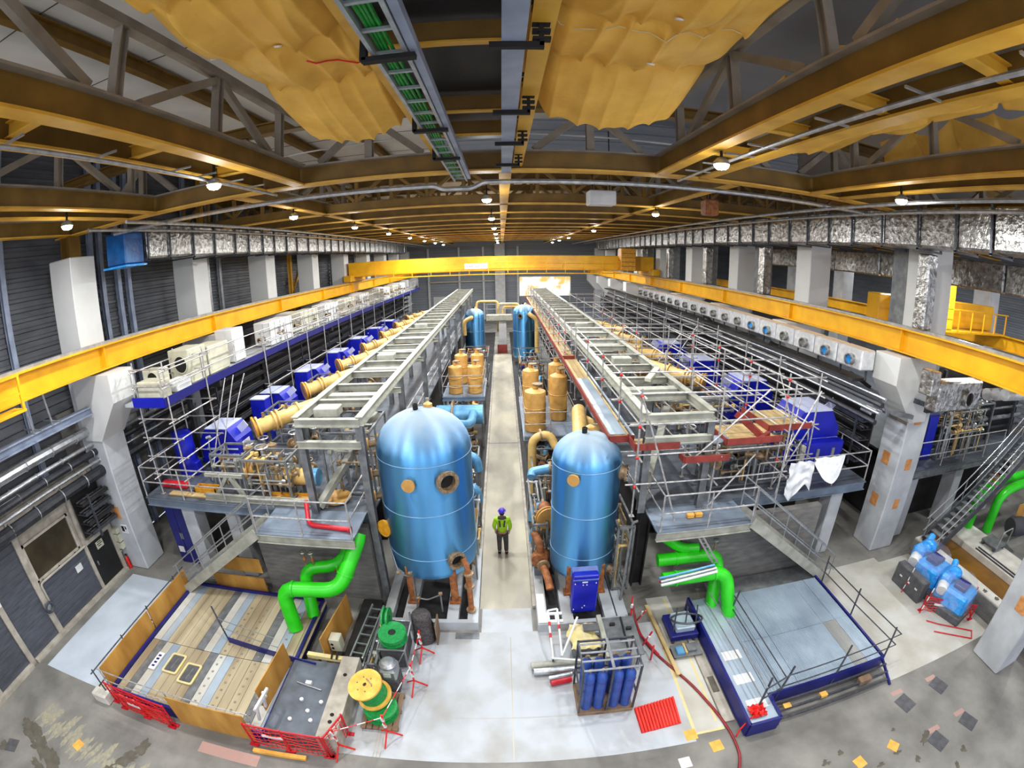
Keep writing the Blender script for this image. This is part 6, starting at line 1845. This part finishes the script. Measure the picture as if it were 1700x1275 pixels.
big_pipe('pipe_joint', 'rusty bolted joint on the second green pipe of the door side', [(-4.95, 9.87, 1.62), (-4.8, 9.9, 1.62)], .2, 'rust', 0)
t = thing('small_valve_tree', 'little brown valve tree standing on the second green pipe of the door side', 'valve', (-5.6, 9.6, 1.75))
for k, x in enumerate((-5.75, -5.5)):
    MB().cyl((x, 9.65, 1.72), (x, 9.65, 2.25), .03, 8).build('stem', 'brass', t)
    MB().torus((x, 9.65, 2.2), (0, 0, 1), .09, .015, 12, 5).build('hand_wheel', 'galv', t)
    MB().ball((x, 9.65, 1.95), .06, 8).build('body', 'rust', t)
green_pipe('thicker bright green pipe dropping into the grating-covered pit on the open bay side', [(4.1, 9.05, 1.55), (6.0, 9.0, 1.6), (6.12, 8.4, .3)], .2, ((0, .2), (0, .8)))
green_pipe('second bright green pipe on the open bay side, with a small valve on top', [(4.2, 9.85, 1.6), (6.05, 9.7, 1.7), (5.75, 8.9, .3)], .19, ((0, .3),))
green_pipe('third bright green pipe in the shade below the open bay side landing', [(4.25, 9.95, 2.4), (4.9, 9.9, 1.9), (5.4, 9.85, 1.9)], .15)
t = thing('small_valve_tree', 'little capped valve on the second green pipe of the open bay side', 'valve', (5.9, 9.65, 1.9))
MB().cyl((5.85, 9.68, 1.8), (5.85, 9.68, 2.2), .03, 8).build('stem', 'brass', t)
MB().lathe([(.08, 0), (.09, .05), (.02, .07)], (5.85, 9.68, 2.2), n=12).build('cap', 'galv', t)
t = thing('pipe_bundle', 'bundle of pale tubes resting across the green pipes of the open bay side', 'pipe bundle', (4.9, 8.7, 1.7))
for k in range(4):
    MB().tube([(3.95, 8.72 + .07*k, 1.66 + .06*(k % 2)), (5.6, 8.85 + .07*k, 1.78 + .06*(k % 2))], .04, 8).build('tube', ('white', 'silverpipe', 'redpipe', 'bpipe')[k], t)
t = thing('cable_trough', 'narrow pale cable trough slanting from the open bay side landing to the green pipe', 'cable trough', (5.4, 9.3, 2.4))
for q in (0, .14):
    MB().bar((4.95 + q, 9.35, 2.85), (5.55 + q, 9.1, 1.9), .03, .05).build('side_rail', 'galv', t)
for k in range(9): MB().bar(V((4.95, 9.35, 2.85)).lerp(V((5.55, 9.1, 1.9)), k/8), V((5.09, 9.35, 2.85)).lerp(V((5.69, 9.1, 1.9)), k/8), .02).build('rung', 'galv', t)
# ------------------------------------------------------------------ pit on the open bay side
t = thing('pit_cover', 'blue-edged platform of steel grating covering the pit on the open bay side', 'platform', (7.5, 7.2, 0))
for k in range(8):
    x0 = 5.95 + .46*k
    for (y0, y1) in ((5.55, 7.3), (7.32, 9.2)):
        MB().box(x0, x0 + .45, y0, y1, .42, .46 + .002*(k % 2)).build('grating', ('grate', 'grate', 'pit', 'grate')[(k + (1 if y0 > 6 else 0)) % 4] if k in (3, 6) else 'grate', t)
MB().box(5.2, 5.93, 4.85, 9.2, .42, .46).build('side_plate', 'grate', t)
MB().box(5.95, 9.65, 9.22, 10.0, .3, .36).build('rear_plate', 'framed', t)
b = MB()
for k in range(74):
    x = 5.97 + .05*k
    b.box(x, x + .012, 5.56, 9.2, .463, .478)
b.build('grating_bars', 'grate', t, 0)['kind'] = 'stuff'
for (p, q) in (((5.15, 4.8), (5.15, 9.3)), ((5.15, 4.8), (5.95, 4.8)), ((5.95, 4.8), (5.95, 5.5)), ((5.95, 5.5), (9.7, 5.5)), ((9.7, 5.5), (9.7, 9.3))):
    MB().bar((*p, .28), (*q, .28), .07, .46).build('edge_beam', 'navy', t)
for (x0, x1, y0, y1) in ((5.2, 5.9, 5.2, 5.5), (5.2, 5.9, 6.0, 6.3), (5.2, 5.9, 6.8, 7.1)):
    MB().box(x0 + .1, x1 - .1, y0, y1, .46, .47).build('white_plate', 'white', t)
MB().box(5.2, 9.65, 4.9 if 0 else 5.55, 9.25, .0, .4).build('base', 'rack', t)
t = thing('pit_steps', 'low steel steps with tube edges along the camera side of the grating platform', 'steps', (7.8, 5.2, 0))
for k in range(3):
    MB().bar((6.0, 5.30 - .17*k, .34 - .12*k), (9.75, 5.34 - .17*k, .34 - .12*k), .05, .04).build('step_bar', 'darktube', t)
for x in (6.05, 9.7):
    MB().bar((x, 5.5, .4), (x, 4.85, .02), .06).build('string', 'navy', t)
for k, x in enumerate((6.3, 7.4)):
    MB().box(x, x + .2, 5.12, 5.26, .18, .26).build('yellow_block', 'otile', t)
MB().bbox(8.7, 9.1, 5.1, 5.3, .12, .3, .02).build('brown_block', 'oldwood', t)
t = thing('platform_guard_rail', 'dark tube guard rail with slanting posts around the grating platform', 'guard rail', (7.5, 7, .4))
pp = [((6.0, 8.35), (6.3, 8.5)), ((6.15, 5.45), (6.45, 5.6)), ((5.5, 5.2), (5.75, 5.45)), ((7.9, 5.45), (8.3, 5.7)), ((9.75, 5.5), (10.0, 5.75)), ((9.8, 7.3), (10.0, 7.5)), ((9.85, 9.0), (10.0, 9.2))]
for (a, e) in pp:
    MB().tube([(*a, .2), (*e, 1.25)], .028, 6).build('post', 'darktube', t)
for z in (.68, 1.08):
    MB().tube([(5.6, 5.3, z), (6.3, 5.5, z), (10.15, 5.6, z), (10.0, 7.4, z), (9.95, 9.1, z)], .02, 6).build('rail', 'darktube', t)
    MB().tube([(5.62, 5.3, z), (5.5, 8.8, z)], .018, 6).build('rail', 'galv', t)
    MB().tube([(6.2, 5.5, z), (6.15, 8.5, z)], .018, 6).build('rail', 'darktube', t)
t = thing('red_mesh_roll', 'crumpled red mesh at the corner of the grating platform by the hose', 'mesh', (5.4, 5.05, .46))
MB().grid(lambda u, v: (5.25 + .4*u + .05*noise.noise(V((u*9, v*9, 0))), 4.95 + .35*v + .05*noise.noise(V((u*9, v*9, 5))), .52 + .12*noise.noise(V((u*7, v*7, 2)))), 12, 12, .01).build('mesh', 'red', t)
MB().tube([(5.25, 5.0, .5), (5.0, 4.9, .25), (4.95, 4.85, .02)], .02, 6).build('strap', 'red', t)
# clutter between slim tank and the grating platform
t = thing('low_trolley', 'dark trolley with a blue base and hoop below the open bay side green pipes', 'trolley', (4.7, 8.3, 0))
MB().bbox(4.25, 5.05, 8.0, 8.9, .15, .35, .02).build('base', 'navy', t)
MB().bbox(4.4, 4.95, 8.1, 8.75, .35, .55, .03).build('block', 'grate', t)
MB().torus((4.68, 8.25, .75), (0, .5, 1), .42, .03, 20, 6).build('hoop', 'darktube', t)
for x in (4.35, 4.68, 5.0): MB().bar((x, 8.2, .35), (x*.9 + .47, 8.35, 1.1), .03).build('strut', 'darktube', t)
for x in (4.35, 4.95):
    for y in (8.1, 8.8): MB().cyl((x - .03, y, .09), (x + .03, y, .09), .09, 12).build('wheel', 'tyre', t)
t = thing('tool_tray', 'metal tray with parts on the floor between the hose and the green pipes', 'tray', (4.55, 7.65, 0))
MB().box(4.2, 5.0, 7.45, 7.9, .1, .13).build('plate', 'framed', t)
for (a, m) in (((4.3, 4.5, 7.5, 7.75), 'bpipe'), ((4.6, 4.85, 7.55, 7.8), 'framed'), ((4.52, 4.58, 7.5, 7.85), 'plank')):
    MB().box(*a, .13, .22).build('part', m, t)
for x in (4.25, 4.95): MB().box(x - .04, x + .04, 7.5, 7.85, 0, .1).build('foot', 'rack', t)
solo('steel_rail', 'pale brown steel rail lying along the cream strip by the hose', 'rail', MB().ib((4.0, 9.6, .06), (4.15, 6.9, .06), .1, .12, .015), 'plank')
solo('steel_channel', 'worn grey channel in the floor beside the blue platform edge', 'floor channel', MB().box(4.8, 5.08, 5.3, 8.2, 0, .05), 'postc')
solo('mud_patch', 'small dark mud-stained slot cover beside the blue platform edge', 'cover', MB().box(4.86, 5.02, 6.2, 6.7, .05, .07), 'stain')

# ------------------------------------------------------------------ gas bottles, pipes and panels by the slim tank
t = thing('bottle_rack', 'steel cage on a pallet base holding blue gas bottles beside the red mat', 'bottle rack', (2.2, 6.55, 0))
MB().bbox(1.48, 2.78, 6.1, 7.05, .0, .12, .02).build('base', 'oldwood', t)
for x in (1.5, 2.14, 2.76):
    for y in (6.14, 7.02):
        MB().bar((x, y, .12), (x, y, 1.72), .045).build('post', 'darktube', t)
for z in (.75, 1.7):
    for (p, q) in (((1.5, 7.02), (2.76, 7.02)), ((1.5, 6.14), (1.5, 7.02)), ((2.76, 6.14), (2.76, 7.02))):
        MB().bar((*p, z), (*q, z), .04).build('rail', 'darktube', t)
for y in (6.14, 6.4, 6.65, 6.9):
    MB().tube([(1.5, y, 1.72), (2.76, y, 1.72)], .025, 6).build('top_tube', 'galv', t)
MB().bar((2.14, 6.14, 1.73), (2.14, 7.02, 1.73), .06, .04).build('top_tie', 'galv', t)
bp = thing('gas_bottle', '', 'gas bottle', (0, 0, 0), 'blue gas bottles in the cage')
MB().lathe([(.02, 0), (.125, .01), (.13, 1.12), (.12, 1.2), (.08, 1.28), (.04, 1.31), (.03, 1.33)], (0, 0, 0), n=20).build('body', 'bottle', bp)
MB().cyl((0, 0, 1.32), (0, 0, 1.42), .03, 10).cyl((-.05, 0, 1.4), (.05, 0, 1.4), .02, 8).build('valve', 'brass', bp)
MB().torus((0, 0, 1.02), (0, 0, 1), .13, .008, 20, 4).build('collar_band', 'navy', bp)
bk_ = tree(bp)
bx = (1.68, 1.96, 2.32, 2.60)
bl = ('first blue gas bottle from the walkway side in the front row of the cage', 'second blue gas bottle from the walkway side in the front row of the cage',
      'third blue gas bottle from the walkway side in the front row of the cage', 'fourth blue gas bottle from the walkway side in the front row of the cage')
for k in range(4):
    if k == 0: bp.location = (bx[0], 6.3, .12); bp['label'] = bl[0]
    else: dup(bp, (bx[k], 6.3, .12), bl[k], kids=bk_)
for k in range(4):
    dup(bp, (bx[k], 6.72, .12), bl[k].replace('front', 'back'), kids=bk_)
for k, (y, z, x0, x1, m) in enumerate(((7.5, .12, .55, 2.9, 'silverpipe'), (7.15, .1, .95, 1.45, 'redpipe'), (7.2, .22, .9, 1.48, 'silverpipe'), (7.7, .12, .5, 2.2, 'frame'))):
    solo('loose_pipe', ('thick silver pipe lying on the floor behind the bottle cage', 'short red-ended pipe lying at the walkway side of the bottle cage', 'short silver pipe resting on the red-ended one by the bottle cage', 'pale pipe furthest behind the bottle cage on the floor')[k],
         'pipe', MB().cyl((x0, y - .05, z), (x1, y + .05, z), .1 if k != 2 else .06, 14), m, 'loose pipes by the bottle cage')
t = thing('white_barrier_frame', 'white tube barrier frame leaning at the corner of the slim tank skid', 'barrier', (1.2, 8.3, 0))
for (p, q) in (((1.0, 8.9, .9), (1.05, 7.7, .35)), ((1.25, 8.9, .95), (1.28, 7.75, .35)), ((1.28, 7.75, .35), (1.75, 8.6, .9)), ((1.0, 7.7, .35), (1.9, 7.5, .38)), ((1.0, 8.9, .9), (1.25, 8.9, .95))):
    MB().tube([p, q], .03, 8).build('tube', 'white', t)
for (x, y, z) in ((1.02, 8.2, .6), (1.02, 8.5, .72), (1.26, 8.4, .7)):
    MB().cyl((x, y, z), (x, y + .1, z + .05), .035, 8).build('red_band', 'redpipe', t)
for (x, y) in ((1.05, 7.7), (1.8, 7.5)): MB().bar((x, y, 0), (x, y, .36), .04).build('leg', 'darktube', t)
t = thing('yellow_machine_cover', 'crumpled yellow cover with a dark panel on the bench behind the bottle cage', 'cover', (1.9, 8.2, .3))
MB().grid(lambda u, v: (1.5 + .75*u + .06*math.sin(v*8), 7.75 + .9*v, .55 + .22*math.sin(PI*u)*math.sin(PI*v) + .09*noise.noise(V((u*6, v*6, 3)))), 20, 20, .02).build('cover', 'yline', t)
MB().box(1.85, 2.25, 8.1, 8.35, .84, .87).build('dark_panel', 'tile', t)
MB().bbox(1.6, 2.2, 7.8, 8.6, 0, .5, .02).build('body', 'framed', t)
t = thing('grey_bench', 'long grey-brown steel bench with clamps behind the bottle cage', 'bench', (2.8, 8, 0))
MB().bbox(2.42, 3.3, 7.35, 8.75, .55, .63, .02).build('top', 'framed', t)
MB().box(2.3, 2.42, 7.3, 8.8, .56, .72).build('side_rail', 'frame', t)
for (x, y) in ((2.5, 7.45), (3.2, 7.45), (2.5, 8.65), (3.2, 8.65)): MB().bar((x, y, 0), (x, y, .55), .07).build('leg', 'framed', t)
for (x, y) in ((2.6, 8.4), (2.75, 7.8), (3.0, 8.2)): MB().bbox(x, x + .14, y, y + .07, .63, .72, .01).build('clamp', 'rack', t)
MB().bar((2.9, 7.4, .65), (2.95, 8.7, .65), .04).build('groove_bar', 'rack', t)
t = thing('red_pallet_truck', 'cluster of red frames with white bands behind the grey bench', 'barrier', (3.5, 8.4, 0))
for (p, q) in (((3.35, 8.95, .1), (3.3, 9.0, 1.1)), ((3.35, 8.95, .1), (3.75, 7.5, .3)), ((3.55, 9.0, .1), (3.6, 8.6, .9)), ((3.4, 8.0, .02), (3.6, 7.9, .8)), ((3.6, 7.6, .02), (3.55, 7.5, .7))):
    MB().bar(p, q, .04).build('bar', 'redpipe', t)
for (x, y, z) in ((3.32, 8.98, .7), (3.58, 8.75, .6), (3.55, 7.92, .5)): MB().bar((x, y, z), (x, y - .03, z + .14), .055).build('white_band', 'white', t)
solo('leaning_tube', 'tall grey tube leaning against the dark frame post by the slim tank', 'tube', MB().tube([(3.2, 9.7, .05), (3.45, 10.25, 2.7), (3.6, 10.25, 2.75)], .04, 8, .1), 'framed')
t = thing('red_floor_mat', 'bright red ribbed plastic mat on the pale floor beside the gas bottles', 'mat', (3.35, 5.75, 0))
c0 = [(2.84, 5.43), (3.81, 5.53), (3.85, 6.31), (2.82, 6.14)]
MB().prism(c0, 2, .004, .03).build('sheet', 'redpipe', t)
b = MB()
A_, B_, C_, D_ = [V((*p, .03)) for p in c0]
for k in range(13):
    f = (k + .5)/13
    b.bar(A_.lerp(B_, f) + V((0, 0, .02)), D_.lerp(C_, f) + V((0, 0, .02)), .045, .04)
b.build('ribs', 'redmat', t)
t = thing('red_hose', 'dark red hose curving over the cream floor strip and off across the bare concrete', 'hose', (4.4, 6, 0))
hp = [(3.45, 9.3, .5), (3.5, 8.6, .08), (3.72, 7.9, .03), (4.02, 7.33, .03), (4.43, 6.53, .04), (4.74, 5.6, .04), (4.88, 4.93, .03), (4.86, 4.34, .03), (4.7, 4.0, .03), (4.4, 3.2, .03)]
MB().tube(hp, .035, 8, .35).build('hose', 'hose', t)
MB().cyl((3.45, 9.3, .5), (3.44, 9.35, .56), .05, 10).build('coupling', 'brass', t)

# ------------------------------------------------------------------ reels, rack, ladders on the door side
t = thing('wooden_pallet', 'weathered wooden pallet under the tilted cable reel', 'pallet', (-3.05, 6.1, 0))
for k in range(6):
    MB().bbox(-3.45 + .15*k, -3.33 + .15*k, 5.65, 6.75, .10, .125, .005).build('deck_board', 'oldwood', t)
for y in (5.7, 6.2, 6.65):
    MB().box(-3.45, -2.58, y, y + .09, 0, .1).build('bearer', 'oldwood', t)
def reel(lab, c, ax, r, w, mm, cm, hole=.08, group='cable reels'):
    t = thing('cable_reel', lab, 'cable reel', c, group)
    c, a = V(c), V(ax).normalized()
    for s in (-1, 1):
        b = MB().lathe([(hole, 0), (r, 0), (r, .05), (hole, .05)], c + a*(s*w/2 - .025), a, 32, True)
        b.build('flange', mm, t)
    MB().cyl(c - a*w/2, c + a*w/2, hole*1.02, 16).build('core', 'rack', t)
    MB().lathe([(hole, -w/2 + .03), (r*.8, -w/2 + .03)] + [(r*(.8 + .02*(k % 2)), -w/2 + .03 + (w - .06)*k/14) for k in range(15)] + [(hole, w/2 - .03)], c, a, 32).build('wound_cable', cm, t)
    return t
rl = reel('large yellow wooden cable reel, tilted, with green cable, on the pallet', (-3.22, 6.32, .76), (-.22, -.16, .95), .42, .52, 'reelwood', 'greenreel', .05)
ax = V((-.22, -.16, .95)).normalized(); cc = V((-3.22, 6.32, .76)) + ax*.285
u_ = ax.orthogonal().normalized(); w_ = ax.cross(u_)
for k in range(6):
    q = 2*PI*k/6
    o = cc + (u_*math.cos(q) + w_*math.sin(q))*.2
    MB().cyl(o, o + ax*.015, .018, 8).build('bolt', 'brass', rl)
MB().bar(cc + u_*.12 - w_*.15, cc + u_*.12 + w_*.1, .03).build('strap_mark', 'brass', rl)
reel('coil drum of green cable lying flat on the pallet under the tilted reel', (-3.02, 6.15, .24), (0, 0, 1), .40, .22, 'greenreel', 'greenreel', .06)
gr = reel('green plastic cable drum lying on top of the steel rack', (-2.95, 7.95, .95), (0, -.1, 1), .36, .22, 'greenreel', 'greenreel', .1)
t = thing('drum_rack', 'steel rack with black panels holding the green cable drum', 'rack', (-2.95, 7.95, 0))
for (x, y) in ((-3.3, 7.55), (-2.6, 7.55), (-3.3, 8.6), (-2.6, 8.6)):
    MB().bar((x, y, 0), (x, y, .84 if y < 8 else 1.2), .04).build('post', 'galv', t)
for (p, q) in (((-3.3, 7.55), (-2.6, 7.55)), ((-3.3, 8.6), (-2.6, 8.6)), ((-3.3, 7.55), (-3.3, 8.6)), ((-2.6, 7.55), (-2.6, 8.6))):
    MB().bar((*p, .82), (*q, .82), .035).build('rail', 'galv', t)
MB().box(-3.25, -2.65, 7.6, 8.5, .1, .75).build('black_box', 'tile', t)
MB().bar((-2.62, 7.5, .8), (-3.0, 7.3, .1), .02).build('stay_wire', 'galv', t)
reel('second green drum standing upright behind the one on the steel rack', (-3.2, 8.45, 1.05), (1, 0, 0), .3, .12, 'greenreel', 'greenreel', .08)
t = thing('silver_machine', 'silver shop machine with a white label standing behind the tilted reel', 'machine', (-2.9, 7.1, 0))
MB().bbox(-3.12, -2.72, 6.85, 7.3, .45, .8, .04).build('body', 'galv', t)
MB().lathe([(.2, 0), (.22, .06), (.15, .14), (.02, .16)], (-2.93, 7.1, .8), n=16).build('dome', 'silverpipe', t)
MB().box(-3.02, -2.84, 6.84, 6.85, .6, .74).build('label', 'white', t)
MB().bbox(-3.15, -2.7, 6.85, 7.3, .0, .45, .02).build('black_base', 'tile', t)
t = thing('mesh_bag', 'black mesh-covered bulky bag in front of the largest tank skid', 'bag', (-2.3, 8.75, 0))
MB().grid(lambda u, v: (-2.35 + (.33 + .05*noise.noise(V((u*5, v*4, 1))))*math.cos(2*PI*u)*(1 - .25*v), 8.75 + (.3 + .05*noise.noise(V((u*6, v*4, 7))))*math.sin(2*PI*u)*(1 - .2*v), .95*v + .02), 30, 14).build('bag', 'fabric', t, 180)
MB().ball((-2.35, 8.75, .93), .27, 14, 1, .9, .4).build('top_folds', 'fabric', t)
solo('brown_board', 'brown board standing beside the black mesh bag', 'board', MB().bbox(-1.98, -1.94, 8.5, 9.0, 0, .75, .01), 'oldwood')
solo('floor_drain_plate', 'speckled grey plate on the floor at the corner of the largest tank skid', 'plate', MB().box(-1.5, -.85, 8.75, 8.98, .004, .02), 'framed')
def ladder(lab, p, q, w, n, m='galv', group='ladder sections'):
    t = thing('ladder', lab, 'ladder', p, group)
    p, q = V(p), V(q)
    d = (q - p).normalized()
    s = d.cross(V((0, 0, 1))).normalized()*(w/2)
    for k in (-1, 1):
        MB().bar(p + s*k, q + s*k, .04, .07).build('stile', m, t)
    for k in range(n):
        c = p + (q - p)*((k + .5)/n)
        MB().bar(c - s, c + s, .035).build('rung', m, t)
    return t
ladder('silver ladder section lying closest to the dark machine bed', (-3.95, 7.6, .35), (-3.75, 9.5, .5), .34, 6)
ladder('silver ladder section lying closest to the green drum rack', (-3.62, 7.4, .2), (-3.5, 9.4, .35), .3, 7, 'tray')
clutter('heap of grey fittings between the ladder sections and the drum rack', -3.55, -3.35, 7.3, 9.0, .0, .5, 14, 51, 'galv')
for k in range(7):
    t = thing('pipe_flange', 'loose steel ring lying among the ladder sections', 'ring', (-3.7 + .1*(k % 2), 7.2 + .25*k, 0), 'loose rings by the ladders')
    MB().torus((-3.72 + .12*(k % 2), 7.2 + .28*k, .05), (.3*(k % 3), .2, 1), .1, .03, 14, 6).build('ring', 'brass' if k % 3 else 'galv', t)

# ------------------------------------------------------------------ blue wrapped machines at the trench
def wrapped(lab, cx, cy, rot, s):
    t = thing('wrapped_machine', lab, 'machine', (cx, cy, 0), 'machines in blue wrap')
    c, sn = math.cos(rot), math.sin(rot)
    def W(x, y, z): return (cx + s*(x*c - y*sn), cy + s*(x*sn + y*c), z*s)
    def put(x0, x1, y0, y1, z0, z1, nm, m, b=.04):
        o = MB().bbox(x0, x1, y0, y1, z0, z1, b)
        o.v = [V(W(*p)) for p in o.v]
        return o.build(nm, m, t)
    put(-.55, .55, -.7, .7, 0, .3, 'skid', 'tile')
    put(-.5, .5, -.65, .3, .3, 1.0, 'body', 'bluefilm', .1)
    put(-.25, .3, -.35, .1, .98, 1.15, 'dark_hatch', 'navy', .03)
    put(-.3, .5, .25, .7, .3, 1.25, 'rear_body', 'bluefilm', .1)
    o = MB().ball((.2, .35, 1.2), .3, 14, 1, .9, .7)
    o.v = [V(W(*p)) for p in o.v]; o.build('pump_head', 'bluefilm', t)
    o = MB().cyl((-.5, .35, .8), (-.2, .45, .9), .2, 14)
    o.v = [V(W(*p)) for p in o.v]; o.build('white_end', 'white', t)
    o = MB().cyl((.35, .5, 1.2), (.7, .6, 1.3), .12, 14)
    o.v = [V(W(*p)) for p in o.v]; o.build('outlet', 'bluefilm', t)
    def f(u, v):
        a = 2*PI*u
        k = .92 - .25*max(0, v - .55)/.45
        r = .98*k/ max(abs(math.cos(a)), abs(math.sin(a))*.82)**.6 * (.72 + .07*noise.noise(V((math.cos(a)*3, math.sin(a)*3, v*5 + rot))))
        return W(r*math.cos(a)*.8, r*math.sin(a)*.95, .25 + 1.18*v + .05*noise.noise(V((u*11, v*5, 3))))
    MB().grid(f, 40, 16).build('clear_wrap', 'clear', t, 180)
    return t
wrapped('machine in blue film and clear wrap further from the camera, beside the trench kerb', 13.95, 7.95, .12, 1.08)
wrapped('machine in blue film and clear wrap closer to the camera, beside the trench kerb', 13.9, 6.5, .25, 1.0)
t = thing('dark_crate', 'dark crate with white stickers at the bay column side of the wrapped machines', 'crate', (13.1, 7.9, 0))
MB().bbox(12.95, 13.3, 7.2, 8.6, 0, .8, .03).build('body', 'tile', t)
for k in range(3):
    MB().box(12.94, 12.952, 7.4 + .4*k, 7.52 + .4*k, .4, .46).build('sticker', 'white', t)
mesh_fence('tangled red barrier mesh at the foot of the wrapped machines', (12.9, 6.9), (14.4, 5.75), .03, .55, 3)
t = thing('fallen_barrier', 'red tube barrier lying on the cream floor near the wrapped machines', 'barrier', (13.2, 5.5, 0))
for (p, q) in (((12.6, 5.9, .03), (13.7, 5.05, .03)), ((13.0, 6.1, .03), (14.0, 5.3, .03)), ((13.7, 5.05, .03), (14.0, 5.3, .03)), ((12.7, 6.4, .03), (13.1, 6.0, .03))):
    MB().tube([p, q], .02, 6).build('tube', 'redpipe', t)
stand('red barrier stand beside the wrapped machine closer to the camera', 14.6, 6.1)
for k, (x, y) in enumerate(((12.85, 7.9), (12.75, 6.8))):
    t = thing('barrier_post', 'slim red and white post beside the dark crate, %s the camera' % ('further from' if k == 0 else 'closer to'), 'post', (x, y, 0), 'posts by the dark crate')
    for j in range(6): MB().tube([(x + .03*j, y, .16*j), (x + .03*(j+1), y, .16*(j+1))], .02, 6).build('band', ('redpipe', 'white')[j % 2], t)
t = thing('trench_kerb', 'pale concrete kerb along the trench beside the wrapped machines', 'kerb', (15.2, 6.5, 0))
MB().bbox(14.95, 15.4, 3.2, 9.6, 0, .75, .02).build('kerb', 'kerb', t)
MB().box(14.9, 14.96, 3.2, 9.6, 0, .68).build('face', 'block', t)
for (x, y) in ((15.1, 6.0), (15.2, 5.5)): blob('floor', x, y, .16, .08, 'stain', .3, x, z=.752)
MB().box(15.05, 15.25, 5.1, 5.35, .75, .755).build('white_paper', 'white', t)
solo('trench', 'rusty brown trench floor behind the pale kerb', 'trench', MB().box(15.4, 17.0, 3.0, 9.8, .0, .45), 'mud')
t = thing('trench_far_kerb', 'pale far kerb of the trench with channel bars', 'kerb', (17.4, 6, 0))
MB().bbox(17.0, 18.6, 3.0, 9.4, 0, .72, .02).build('kerb', 'kerb', t)
for x in (17.1, 17.3): MB().bar((x, 3.0, .74), (x, 8.0, .74), .05).build('channel_bar', 'darktube', t)
for k, (y, x) in enumerate(((9.3, 18.2), (8.7, 18.9))):
    big_pipe('green_pipe', 'bright green arched pipe in the neighbouring bay, %s the staircase' % ('nearer' if k == 0 else 'further from'), [(x, y, .7), (x, y, 2.3), (x + 1.2, y, 2.5), (x + 4, y, 2.5)], .2, 'green', .7, group='green pipes of the neighbouring bay')
solo('amber_valve', 'amber valve head above the green pipes of the neighbouring bay', 'valve', MB().lathe([(.08, 0), (.2, .05), (.22, .2), (.1, .3)], (18.9, 9.2, 2.72), n=14), 'amber')
t = thing('trolley', 'low dark trolley with a tubular handle between trench and green pipes', 'trolley', (18.1, 7.8, .72))
MB().bbox(17.7, 18.5, 7.4, 8.2, .85, .95, .02).build('deck', 'framed', t)
for x in (17.75, 18.45):
    for y in (7.5, 8.1): MB().cyl((x, y - .05, .82), (x, y + .05, .82), .1, 12).build('wheel', 'tyre', t)
MB().tube([(17.7, 7.4, .95), (17.55, 7.3, 1.7), (18.3, 7.3, 1.75), (18.5, 7.4, .95)], .025, 6, .15).build('handle', 'galv', t)
solo('rubber_wheel', 'big dark rubber roll lying beyond the trench', 'roll', MB().lathe([(.12, -.4), (.36, -.4), (.4, -.3), (.4, .3), (.36, .4), (.12, .4)], (20.0, 7.9, 1.12), (1, -.3, 0), 20), 'tyre')
ply('brown plywood box side in the neighbouring bay behind the green pipes', (20.2, 8.2), (24.0, 8.0), .72, 1.9)

# ------------------------------------------------------------------ plates let into the bare concrete
def plate(lab, x, y, s, rot, m, group):
    c, sn = math.cos(rot)*s, math.sin(rot)*s
    return solo('floor_plate', lab, 'floor plate', MB().prism([(x - c + sn, y - sn - c), (x + c + sn, y + sn - c), (x + c - sn, y + sn + c), (x - c - sn, y - sn + c)], 2, 0, .008), m, group)
for k, (x, y, r, lab) in enumerate(((9.76, 4.15, .25, 'closest to the grating platform'), (11.16, 4.18, .3, 'beyond the first one, toward the bay column'), (11.15, 2.79, .35, 'closest to the bay column base'), (9.88, 2.75, .3, 'between the orange plates and the column'))):
    plate('dark square floor plate, ' + lab, x, y, .24, r, 'tile', 'dark floor plates')
for k, (x, y, r, lab) in enumerate(((3.94, 5.17, .05, 'at the pale paint edge beside the red mat'), (4.43, 4.74, .1, 'beside the red hose'), (7.53, 3.18, .2, 'at the picture edge in front of the grating platform'), (8.61, 3.21, .6, 'dirtiest one, in front of the grating platform'), (-10.54, 3.11, -.25, 'near the door wall stains'))):
    plate('orange square floor plate, ' + lab, x, y, .14, r, 'otile', 'orange floor plates')
plate('white square plate with a grey mark in the concrete floor', 3.61, 4.49, .13, .05, 'white', 'white floor plates')
plate('dark worn plate in the concrete floor by the door wall stains', -12.6, 2.12, .2, .3, 'tile', 'dark floor plates')
